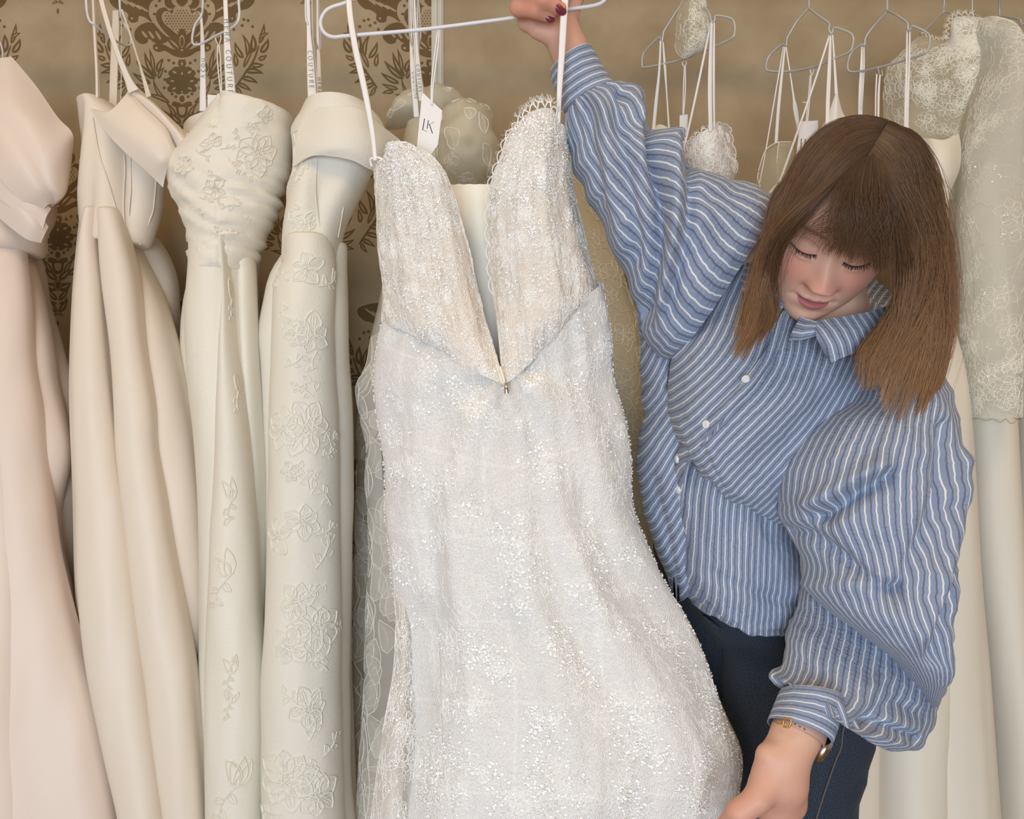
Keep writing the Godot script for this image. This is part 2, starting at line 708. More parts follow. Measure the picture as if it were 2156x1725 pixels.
	oval.call(1, Vector2(0, 715), 40, 50)
	oval.call(0, Vector2(0, 715), 32, 42)
	oval.call(1, Vector2(0, 715), 26, 35)
	oval.call(1, Vector2(0, 1060), 11, 26)
	for s in [[-300, -290], [-262, -235], [-250, -330], [-235, -405], [-205, -450], [-120, 90], [-75, 115], [-150, 190], [-155, 265], [-160, 340], [-55, 420], [-90, 395], [-20, 95], [-180, 95], [-45, 880], [-560, -280], [-500, -250], [-545, -225], [-600, -270], [-640, -215], [-470, -190]]:
		oval.call(1, Vector2(s[0], s[1]), 14, 14)
	return out

func wallpaper() -> ImageTexture:
	var w := 1024
	var h := 1288
	var im := Image.create(w, h, false, Image.FORMAT_RGB8)
	im.fill(GROUND)
	var k := 1024.0 / 522.0 / 4.312
	var shapes := motif()
	for half in 2:
		for ox in [-1, 0, 1]:
			for oy in [-1, 0, 1]:
				var o := Vector2(w * 0.5 + w * 0.5 * half + ox * w, h * 0.42 + h * 0.5 * half + oy * h)
				if o.x < -w * 0.45 or o.x > w * 1.45 or o.y < -h * 0.5 or o.y > h * 1.3:
					continue
				for s in shapes:
					for side in [1.0, -1.0]:
						var q := PackedVector2Array()
						for e in s[1]:
							q.append(o + Vector2(e.x * side, e.y) * k)
						fill_poly(im, q, PRINT if s[0] else GROUND)
	return ImageTexture.create_from_image(im)

const GROUND := Color(0.735, 0.655, 0.53)
const PRINT := Color(0.47, 0.375, 0.225)

func stripes() -> ImageTexture:
	var w := 512
	var im := Image.create(w, w, false, Image.FORMAT_RGB8)
	var n := FastNoiseLite.new()
	n.frequency = 0.02
	n.fractal_octaves = 2
	var blue := Color(0.515, 0.575, 0.68)
	var pale := Color(0.56, 0.61, 0.71)
	var grey := Color(0.405, 0.415, 0.465)
	var white := Color(0.89, 0.875, 0.84)
	for y in w:
		for x in w:
			var wob := n.get_noise_2d(absf(x - 256) * 0.2, absf(y - 256.0) * 0.55) * 4.0
			var u := fposmod((x + wob) / 64.0, 1.0)
			var c := blue
			if u < 0.11:
				c = white
			elif u < 0.15:
				c = white.lerp(blue, (u - 0.11) / 0.04)
			elif u > 0.52 and u < 0.66:
				c = grey if (y / 4 + x / 16) % 2 == 0 or u > 0.54 else grey.lerp(blue, 0.35)
			elif u > 0.70 and u < 0.92:
				c = blue.lerp(pale, 0.7)
			var tw := 0.97 + 0.03 * (((x + y) / 2) % 2)
			im.set_pixel(x, y, Color(c.r * tw, c.g * tw, c.b * tw))
	return ImageTexture.create_from_image(im)

func puckers() -> ImageTexture:
	var w := 256
	var im := Image.create(w, w, false, Image.FORMAT_L8)
	var n := FastNoiseLite.new()
	n.frequency = 0.035
	for y in w:
		for x in w:
			var u := fposmod(x / 32.0, 1.0)
			var band := smoothstep(0.15, 0.3, u) * (1.0 - smoothstep(0.8, 0.95, u))
			var v := n.get_noise_2d(x * 0.7, absf(y - 128) * 1.5)
			im.set_pixel(x, y, Color.WHITE * clampf(0.5 + 0.9 * v * band, 0, 1))
	return ImageTexture.create_from_image(im)

func make_materials() -> void:
	var mottle := noise_tex(0.006, 512, 5, 3, FastNoiseLite.TYPE_SIMPLEX_SMOOTH, Color(0.86, 0.845, 0.82), Color(1.0, 1.0, 1.0))
	var weave := noise_tex(0.35, 256, 2, 5)
	var crepe := noise_tex(0.05, 512, 4, 9)
	mat.paper = std(Color.WHITE, 0.75)
	mat.paper.albedo_texture = wallpaper()
	mat.plain_paper = std(GROUND, 0.75)
	for m in [mat.paper, mat.plain_paper]:
		m.detail_enabled = true
		m.detail_albedo = mottle
		m.detail_blend_mode = BaseMaterial3D.BLEND_MODE_MUL
		m.detail_uv_layer = BaseMaterial3D.DETAIL_UV_2
		m.uv2_scale = Vector3(1.6, 1.6, 1)
	mat.wall = std(Color(0.80, 0.74, 0.64), 0.85)
	mat.ceiling = std(Color(0.90, 0.88, 0.84), 0.9)
	mat.floor = std(Color(0.56, 0.42, 0.29), 0.5)
	relief(mat.floor, noise_tex(0.02, 256, 3, 2), 0.05, 1.0, true)
	mat.trim = std(Color(0.86, 0.83, 0.77), 0.5)
	mat.glass = std(Color(0.95, 1, 1, 0.06), 0.02)
	mat.glass.transparency = BaseMaterial3D.TRANSPARENCY_ALPHA
	mat.lamp = std(Color(1, 0.95, 0.85), 0.6)
	mat.lamp.emission_enabled = true
	mat.lamp.emission = Color(1.0, 0.88, 0.7)
	mat.lamp.emission_energy_multiplier = 1.2
	# fabrics
	mat.satin = std(Color(0.89, 0.84, 0.775), 0.5, 0.3)
	relief(mat.satin, weave, 0.006, 9.0)
	mat.satin_pink = std(Color(0.885, 0.82, 0.765), 0.5, 0.3)
	relief(mat.satin_pink, weave, 0.006, 9.0)
	mat.ivory = std(Color(0.905, 0.88, 0.82), 0.6, 0.3)
	relief(mat.ivory, crepe, 0.035, 7.0)
	mat.ivory_plain = std(Color(0.905, 0.875, 0.81), 0.6, 0.3)
	relief(mat.ivory_plain, weave, 0.01, 9.0)
	mat.thread = std(Color(0.93, 0.91, 0.85), 0.55, 0.3)
	mat.fine_thread = std(Color(0.93, 0.91, 0.85), 0.6, 0.3)
	mat.scalp = std(Color(0.42, 0.26, 0.20), 0.7)
	mat.cord = std(Color(0.90, 0.87, 0.80), 0.6, 0.3)
	mat.white = std(Color(0.92, 0.91, 0.895), 0.7, 0.3)
	relief(mat.white, noise_tex(0.09, 512, 4, 12), 0.16, 9.0)
	mat.blush = std(Color(0.915, 0.88, 0.835), 0.7, 0.3)
	relief(mat.blush, noise_tex(0.09, 512, 4, 12), 0.16, 9.0)
	mat.lace_base = std(Color(0.865, 0.825, 0.80), 0.7, 0.3)
	relief(mat.lace_base, noise_tex(0.09, 512, 4, 12), 0.16, 9.0)
	mat.white_lining = std(Color(0.95, 0.92, 0.85), 0.6, 0.3)
	relief(mat.white_lining, weave, 0.01, 9.0)
	mat.lace_thread = std(Color(0.965, 0.955, 0.935), 0.6, 0.3)
	mat.sequin = std(Color(0.985, 0.98, 0.97), 0.12)
	mat.sequin.metallic = 0.0
	mat.sequin.metallic_specular = 0.9
	mat.bead = std(Color(0.95, 0.93, 0.89), 0.2)
	mat.bead.metallic_specular = 0.8
	mat.tulle = std(Color(0.93, 0.91, 0.87, 0.34), 0.8)
	mat.tulle.transparency = BaseMaterial3D.TRANSPARENCY_ALPHA
	mat.organza = std(Color(0.88, 0.85, 0.755, 0.62), 0.7)
	mat.organza.transparency = BaseMaterial3D.TRANSPARENCY_ALPHA
	mat.net = std(Color(0.86, 0.83, 0.73, 0.34), 0.8)
	mat.net.transparency = BaseMaterial3D.TRANSPARENCY_ALPHA
	mat.sleeve_net = std(Color(0.90, 0.885, 0.83, 0.55), 0.75)
	mat.sleeve_net.transparency = BaseMaterial3D.TRANSPARENCY_ALPHA
	mat.petal = std(Color(0.93, 0.91, 0.86, 0.30), 0.75)
	mat.petal.transparency = BaseMaterial3D.TRANSPARENCY_ALPHA
	mat.wire = std(Color(0.86, 0.86, 0.875), 0.35)
	mat.grey_wire = std(Color(0.74, 0.73, 0.71), 0.35)
	mat.grey_wire.metallic = 0.2
	mat.chrome = std(Color(0.75, 0.75, 0.76), 0.2)
	mat.chrome.metallic = 1.0
	mat.card = std(Color(0.91, 0.895, 0.885), 0.6)
	mat.ink = std(Color(0.10, 0.10, 0.13), 0.6)
	mat.teal_ink = std(Color(0.38, 0.50, 0.52), 0.6)
	mat.satin_ribbon = std(Color(0.92, 0.90, 0.88), 0.4, 0.3)
	# the woman
	mat.shirt = std(Color.WHITE, 0.82, 0.25)
	mat.shirt.albedo_texture = stripes()
	relief(mat.shirt, puckers(), 0.10, 1.0 / 0.088)
	mat.denim = std(Color(0.29, 0.345, 0.41), 0.9, 0.2)
	relief(mat.denim, noise_tex(0.16, 512, 4, 21), 0.05, 8.0)
	mat.denim.detail_enabled = true
	mat.denim.detail_albedo = noise_tex(0.12, 512, 4, 33, FastNoiseLite.TYPE_SIMPLEX_SMOOTH, Color(0.25, 0.26, 0.30), Color(1.0, 1.0, 1.0))
	mat.denim.detail_blend_mode = BaseMaterial3D.BLEND_MODE_MUL
	mat.skin = std(Color.WHITE, 0.5)
	mat.skin.vertex_color_use_as_albedo = true
	mat.skin.subsurf_scatter_enabled = true
	mat.skin.subsurf_scatter_strength = 0.12
	mat.skin.metallic_specular = 0.42
	mat.hair = std(Color.WHITE, 0.42)
	mat.hair.vertex_color_use_as_albedo = true
	mat.hair.metallic_specular = 0.46
	mat.hair_under = std(Color(0.20, 0.125, 0.075), 0.7)
	mat.seam = std(Color(0.40, 0.36, 0.32), 0.85)
	mat.lash = std(Color(0.06, 0.045, 0.04), 0.6)
	mat.nail = std(Color(0.45, 0.17, 0.22), 0.22)
	mat.strap = std(Color(0.72, 0.57, 0.52), 0.55)
	mat.gold = std(Color(0.80, 0.60, 0.30), 0.25)
	mat.gold.metallic = 1.0
	mat.steel = std(Color(0.80, 0.76, 0.71), 0.22)
	mat.steel.metallic = 1.0
	mat.black_glass = std(Color(0.02, 0.02, 0.025), 0.08)
	mat.button = std(Color(0.90, 0.91, 0.90), 0.3)

# ------------------------------------------------------------------ the room

func slab(called: String, lo: Vector3, hi: Vector3, material: Material, label: String) -> MeshInstance3D:
	var mb := MB.new()
	mb.box(lo, hi)
	return struct(called, mb.mesh(), material, label)

func make_room() -> void:
	# the papered wall: damask to the left of the moulding, plain paper to its right; both are strips of one wall
	var seam := P(921, 100, 0.0).x
	var mb := MB.new()
	mb.box(Vector3(-2.5, 0, -0.12), Vector3(2.5, 2.8, 0.0))
	var back := struct("wall_back", mb.mesh(), mat.wall, "wall behind the dresses, papered in beige")
	var paper := func(x0: float, x1: float, material: Material, called: String, label: String) -> void:
		var m := MB.new()
		m.box(Vector3(x0, 0.0, 0.0), Vector3(x1, 2.8, 0.002))
		var a := m.mesh().surface_get_arrays(0)
		var uv := PackedVector2Array()
		var uv2 := PackedVector2Array()
		var o := P(384, 107, 0.0)
		var ph := 1288.0 / 1024.0 * 522.0 / FOC * 1.72
		var pw := 522.0 / FOC * 1.72
		for q in a[Mesh.ARRAY_VERTEX]:
			uv.append(Vector2((q.x - o.x) / pw + 0.5, (o.y - q.y) / ph + 0.42))
			uv2.append(Vector2(q.x, -q.y))
		a[Mesh.ARRAY_TEX_UV] = uv
		a[Mesh.ARRAY_TEX_UV2] = uv2
		var am := ArrayMesh.new()
		am.add_surface_from_arrays(Mesh.PRIMITIVE_TRIANGLES, a)
		obj(called, am, material, back, label)
	paper.call(-2.5, seam, mat.paper, "damask_wallpaper", "beige wallpaper with a brown damask print, left of the moulding")
	paper.call(seam, 2.5, mat.plain_paper, "plain_wallpaper", "plain mottled beige wallpaper, right of the moulding")
	mb = MB.new()
	var x0 := P(909, 100, 0.0).x
	for s in [[0.0, 0.006, 0.006], [0.006, 0.012, 0.014], [0.012, 0.017, 0.009], [0.017, 0.022, 0.012], [0.022, 0.025, 0.006]]:
		mb.box(Vector3(x0 + s[0], 0.1, 0.0), Vector3(x0 + s[1], 2.8, s[2]))
	struct("trim_1", mb.mesh(), mat.trim, "narrow pale profiled moulding upright on the wallpapered wall")
	slab("wall_left", Vector3(-2.62, 0, -0.12), Vector3(-2.5, 2.8, 4.0), mat.wall, "plain beige side wall on the left")
	slab("wall_right", Vector3(2.5, 0, -0.12), Vector3(2.62, 2.8, 4.0), mat.wall, "plain beige side wall on the right")
	slab("floor", Vector3(-2.62, -0.12, -0.12), Vector3(2.62, 0, 4.0), mat.floor, "brown wooden floor of the shop")
	slab("ceiling", Vector3(-2.62, 2.8, -0.12), Vector3(2.62, 2.92, 4.0), mat.ceiling, "white ceiling of the shop")
	slab("baseboard_back", Vector3(-2.5, 0, 0.0), Vector3(2.5, 0.1, 0.018), mat.trim, "pale baseboard under the wallpaper")
	# the street wall with the shop window
	mb = MB.new()
	mb.box(Vector3(-2.5, 0, 3.8), Vector3(-1.35, 2.8, 4.0))
	mb.box(Vector3(0.65, 0, 3.8), Vector3(2.5, 2.8, 4.0))
	mb.box(Vector3(-1.35, 0, 3.8), Vector3(0.65, 0.2, 4.0))
	mb.box(Vector3(-1.35, 1.8, 3.8), Vector3(0.65, 2.8, 4.0))
	struct("wall_front", mb.mesh(), mat.wall, "street wall around the shop window")
	mb = MB.new()
	for s in [[-1.35, 0.2, -1.29, 1.8], [0.59, 0.2, 0.65, 1.8], [-0.38, 0.2, -0.32, 1.8], [-1.29, 0.2, 0.59, 0.26], [-1.29, 1.74, 0.59, 1.8]]:
		mb.box(Vector3(s[0], s[1], 3.86), Vector3(s[2], s[3], 3.94))
	var win := struct("window_1", mb.mesh(), mat.trim, "shop window with a white frame")
	mb = MB.new()
	mb.box(Vector3(-1.29, 0.26, 3.895), Vector3(0.59, 1.74, 3.903))
	obj("pane", mb.mesh(), mat.glass, win)
	for s in LAMPS:
		var t := thing("ceiling_light", "flat square ceiling lamp with a warm glowing panel, on the " + ("left" if s[0] < 0 else "right"), "lamp", Vector3(s[0], 2.76, s[1]), "ceiling lamps")
		mb = MB.new()
		mb.box(Vector3(s[0] - 0.3, 2.765, s[1] - 0.3), Vector3(s[0] + 0.3, 2.8, s[1] + 0.3))
		obj("frame", mb.mesh(), mat.trim, t)
		mb = MB.new()
		mb.box(Vector3(s[0] - 0.28, 2.755, s[1] - 0.28), Vector3(s[0] + 0.28, 2.766, s[1] + 0.28))
		obj("diffuser", mb.mesh(), mat.lamp, t)

# ------------------------------------------------------------------ stitching

# the plane of a surface at (a, t): [point, normal, per metre across, per metre down]
func frame(s: Surf, a: float, t: float) -> Array:
	var h := 0.01
	var du := maxf(s.at(a + h, t).distance_to(s.at(a - h, t)) / (2 * h), 0.02)
	var dv := maxf(s.at(a, t + h).distance_to(s.at(a, t - h)) / (2 * h), 0.02)
	return [1.0 / du, 1.0 / dv]

func on(s: Surf, a: float, t: float, f: Array, x: float, y: float, lift: float) -> Vector3:
	var aa = a + x * f[0]
	var tt = t + y * f[1]
	return s.at(aa, tt) + s.nat(aa, tt) * lift

# an outlined petal with veins, drawn as raised cord
func petal(mb: MB, s: Surf, a: float, t: float, f: Array, base: Vector2, tip: Vector2, w: float, r: float, veins := 2, bend := 0.15) -> void:
	var d := tip - base
	var nrm := Vector2(-d.y, d.x).normalized()
	var l := d.length()
	for side in [-1.0, 1.0]:
		var q := PackedVector3Array()
		for k in 9:
			var g := k / 8.0
			var o = base + d * g + nrm * (side * w * pow(sin(PI * pow(g, 0.8)), 0.8) + bend * l * sin(PI * g) * 0.5 + rng.randf_range(-0.06, 0.06) * w)
			q.append(on(s, a, t, f, o.x, o.y, r * 0.4))
		mb.wire(q, r, 5)
	for v in veins:
		var q := PackedVector3Array()
		var o2 := (v + 1.0) / (veins + 1.0) * 2.0 - 1.0
		for k in 5:
			var g := 0.1 + 0.7 * k / 4.0
			var o := base + d * g + nrm * (o2 * w * 0.7 * sin(PI * g) + bend * l * sin(PI * g) * 0.5)
			q.append(on(s, a, t, f, o.x, o.y, r * 0.2))
		mb.wire(q, r * 0.55, 4)

func flower(mb: MB, s: Surf, c: Vector2, size: float, r: float, n := 6, veins := 2, turn := 0.0) -> void:
	var f := frame(s, c.x, c.y)
	for k in n:
		var g := TAU * k / n + turn + rng.randf_range(-0.2, 0.2)
		var l := size * rng.randf_range(0.75, 1.1)
		petal(mb, s, c.x, c.y, f, Vector2(cos(g), sin(g)) * size * 0.16, Vector2(cos(g), sin(g)) * l, l * 0.36, r, veins, rng.randf_range(-0.2, 0.3))
	for k in 5:
		var q := PackedVector3Array()
		var g := TAU * k / 5.0
		for e in 5:
			q.append(on(s, c.x, c.y, f, cos(g + e * 0.3) * size * 0.04 * e, sin(g + e * 0.3) * size * 0.04 * e, r * 0.5))
		mb.wire(q, r * 0.8, 4)

func sprig(mb: MB, s: Surf, c: Vector2, g: float, l: float, r: float, leaves := 4) -> void:
	var f := frame(s, c.x, c.y)
	var q := PackedVector3Array()
	var d := Vector2(cos(g), sin(g))
	var nrm := Vector2(-d.y, d.x)
	for k in 8:
		var e := k / 7.0
		var o := d * l * e + nrm * sin(e * 2.6) * l * 0.18
		q.append(on(s, c.x, c.y, f, o.x, o.y, r * 0.4))
	mb.wire(q, r, 5)
	for k in leaves:
		var e := (k + 0.7) / leaves
		var o := d * l * e + nrm * sin(e * 2.6) * l * 0.18
		var dir := d.rotated(0.9 if k % 2 else -0.9)
		petal(mb, s, c.x, c.y, f, o, o + dir * l * 0.34, l * 0.09, r * 0.8, 1, 0.2)

# ------------------------------------------------------------------ hangers, tags

func hanger(label: String, col: String, z0: float, parts: Array, r := 0.0021, group := "") -> Node3D:
	var t := thing("clothes_hanger", label, "hanger", Vector3.ZERO, group)
	for s in parts:
		var mb := MB.new()
		mb.wire(line(s[1], 8, z0), r if s.size() < 3 else s[2], 8)
		obj(s[0], mb.mesh(), mat[col], t)
	return t

func lettering(parent: Node3D, text: String, at: Vector3, height: float, turn: Basis, ink: String) -> void:
	var tm := TextMesh.new()
	tm.text = text
	var fnt := SystemFont.new()
	fnt.font_names = PackedStringArray(["Droid Sans"])
	tm.font = fnt
	tm.font_size = 40
	tm.pixel_size = height / 29.0
	tm.depth = 0.0003
	tm.curve_step = 2.0
	var o := obj("lettering", tm, mat[ink], parent)
	o.position += at
	o.basis = turn

# thin tall letters as strokes: «LK» on a card
func monogram(parent: Node3D, o: Vector3, right: Vector3, down: Vector3, h: float) -> void:
	var mb := MB.new()
	var n := -right.cross(down).normalized() * 0.0006
	if n.z < 0:
		n = -n
	for s in [[0.0, 0.0, 0.0, 1.0, 0.075], [0.0, 1.0, 0.42, 1.0, 0.03], [0.36, 0.04, 0.36, 0.78, 0.07], [0.86, 0.02, 0.38, 0.42, 0.025], [0.5, 0.34, 0.9, 1.02, 0.075]]:
		var a = o + right * (s[0] * h) + down * (s[1] * h) + n
		var b = o + right * (s[2] * h) + down * (s[3] * h) + n
		var d = (b - a).normalized()
		var w = d.cross(n.normalized()) * (s[4] * h * 0.5)
		mb.quad(a - w, b - w, b + w, a + w)
		mb.quad(a - w - n * 0.4, a + w - n * 0.4, b + w - n * 0.4, b - w - n * 0.4)
		mb.quad(a - w, a + w, a + w - n * 0.4, a - w - n * 0.4)
	obj("monogram", mb.mesh(), mat.ink, parent, "dark monogram of two thin letters")

# a card on a string; corners as pixels, clockwise from the top left
func card(label: String, corners: Array, z: float, string: Array, mono: Array) -> void:
	var t := thing("price_tag", label, "tag")
	var mb := MB.new()
	var q := PackedVector3Array()
	for s in corners:
		q.append(P(s[0], s[1], z))
	var c := Vector3.ZERO
	for s in q:
		c += s / q.size()
	var n := (q[2] - q[0]).cross(q[1] - q[0]).normalized()
	if n.z < 0:
		n = -n
	for k in q.size():
		var a := q[k]
		var b := q[(k + 1) % q.size()]
		mb.tri(c + n * 0.0004, a + n * 0.0004, b + n * 0.0004)
		mb.tri(c - n * 0.0004, b - n * 0.0004, a - n * 0.0004)
		mb.quad(a + n * 0.0004, a - n * 0.0004, b - n * 0.0004, b + n * 0.0004)
	obj("card", mb.mesh(), mat.card, t)
	for s in string:
		mb = MB.new()
		mb.wire(line(s, 6, z), 0.0012, 6)
		obj("string", mb.mesh(), mat.satin_ribbon, t)
	if mono.size():
		var o := P(mono[0], mono[1], z)
		monogram(t, o, (P(mono[2], mono[3], z) - o).normalized(), (P(mono[4], mono[5], z) - o).normalized(), P(mono[4], mono[5], z).distance_to(o))

func wrinkles(freq: float, amp: float, sx: float, sy: float, seed_ := 1) -> Callable:
	var n := FastNoiseLite.new()
	n.seed = seed_
	n.frequency = freq
	n.fractal_octaves = 3
	return func(_a: float, _t: float, px: float, py: float) -> float:
		return n.get_noise_2d(px * sx, py * sy) * amp

# ------------------------------------------------------------------ the rail of dresses

func make_rack() -> void:
	var mb := MB.new()
	mb.wire(PackedVector3Array([Vector3(-2.49, 2.12, 0.27), Vector3(2.49, 2.12, 0.27)]), 0.014, 16)
	obj("clothes_rail", mb.mesh(), mat.chrome)
	tag(get_node("clothes_rail"), "chrome rail along the wall that the hangers hang from", "rail")
	get_node("clothes_rail").set_meta("kind", "structure")
	dress_far_left()
	dress_satin_straps()
	dress_rose()
	dress_floral()
	dress_leaf_lace()
	right_side()

func dress_far_left() -> void:
	var t := thing("wedding_dress", "blush cream satin dress with draped off-shoulder band, cut off by the left edge", "dress")
	# bodice under the band
	var mb := MB.new()
	var bod := fall([[250, -150, 60], [340, -150, 95], [437, -140, 102], [480, -130, 100], [507, -125, 92], [532, -120, 74]], 0.27, 0.27, 0.08, 0.08, 56, func(_a, _t, px, py): return 0.006 * sin((py - 1.3 * px) * 0.045), 1.0, 0.012, 1)
	mb.grid(bod)
	obj("bodice", mb.mesh(), mat.satin_pink, t)
	# four folds of the band, each lying over the next
	var folds := [
		[[[-60, 128, 0.32], [0, 122, 0.335], [24, 119, 0.33]], [[-60, 190, 0.36], [20, 200, 0.365], [76, 181, 0.33]], [[-50, 240, 0.37], [60, 262, 0.375], [121, 246, 0.33]], [[-20, 290, 0.37], [90, 330, 0.375], [152, 280, 0.33]], [[20, 345, 0.36], [112, 392, 0.36], [153, 318, 0.31]], [[60, 400, 0.34], [124, 418, 0.34], [144, 392, 0.31]], [[92, 438, 0.32], [112, 434, 0.32], [136, 412, 0.31]]],
		[[[-70, 250, 0.35], [-40, 215, 0.36], [0, 190, 0.35]], [[-40, 310, 0.37], [0, 275, 0.38], [50, 250, 0.36]], [[0, 375, 0.375], [40, 335, 0.385], [90, 322, 0.365]], [[50, 425, 0.36], [80, 395, 0.37], [120, 390, 0.35]], [[88, 446, 0.34], [100, 432, 0.345], [116, 428, 0.33]]],
		[[[-70, 330, 0.34], [-40, 285, 0.35], [-10, 262, 0.345]], [[-20, 400, 0.36], [10, 350, 0.37], [34, 335, 0.355]], [[40, 448, 0.355], [56, 418, 0.36], [80, 408, 0.35]], [[90, 482, 0.335], [98, 456, 0.34], [108, 440, 0.33]]],
		[[[-70, 400, 0.33], [-40, 365, 0.345], [-14, 340, 0.34]], [[-10, 452, 0.345], [15, 410, 0.36], [40, 405, 0.345]], [[50, 500, 0.34], [66, 464, 0.35], [84, 450, 0.335]], [[86, 512, 0.325], [94, 494, 0.33], [102, 478, 0.325]]]]
	for k in folds.size():
		mb = MB.new()
		thick(mb, loft(folds[k], 22, 34), 0.004)
		obj("draped_fold", mb.mesh(), mat.satin_pink, t)
	# skirt: the panels behind first
	mb = MB.new()
	var w := wrinkles(0.004, 0.012, 1.0, 0.22, 4)
	mb.grid(fall([[520, -140, 62], [560, -140, 80], [640, -145, 98], [720, -150, 124], [820, -155, 153], [950, -165, 166], [1200, -180, 178], [1440, -190, 202], [1760, -200, 256]], 0.20, 0.25, 0.07, 0.10, 72, w))
	mb.grid(fall([[523, -120, 55], [640, -125, 92], [780, -130, 120], [950, -140, 150], [1100, -150, 128], [1250, -160, 158], [1441, -170, 200], [1760, -180, 262]], 0.24, 0.34, 0.05, 0.08, 64, w))
	mb.grid(fall([[515, -110, 50], [640, -115, 62], [766, -125, 71], [900, -130, 92], [1060, -140, 114], [1200, -150, 140], [1441, -160, 196], [1600, -170, 225], [1760, -180, 255]], 0.29, 0.36, 0.04, 0.07, 64, w))
	mb.grid(fall([[560, -90, 10], [800, -95, 20], [1060, -110, 45], [1300, -120, 60], [1500, -130, 70], [1760, -140, 82]], 0.31, 0.39, 0.03, 0.05, 48, w))
	obj("skirt", mb.mesh(), mat.satin_pink, t)
	mb = MB.new()
	mb.wire(line([[0, 88], [4, 100], [6, 118], [2, 132]], 6, 0.33), 0.002, 6)
	mb.wire(line([[0, 88], [-12, 70], [-20, 20], [-20, -120]], 6, 0.33), 0.002, 6)
	tag(obj("clothes_hanger", mb.mesh(), mat.grey_wire), "grey wire hanger end above the off-shoulder dress at the left edge", "hanger")

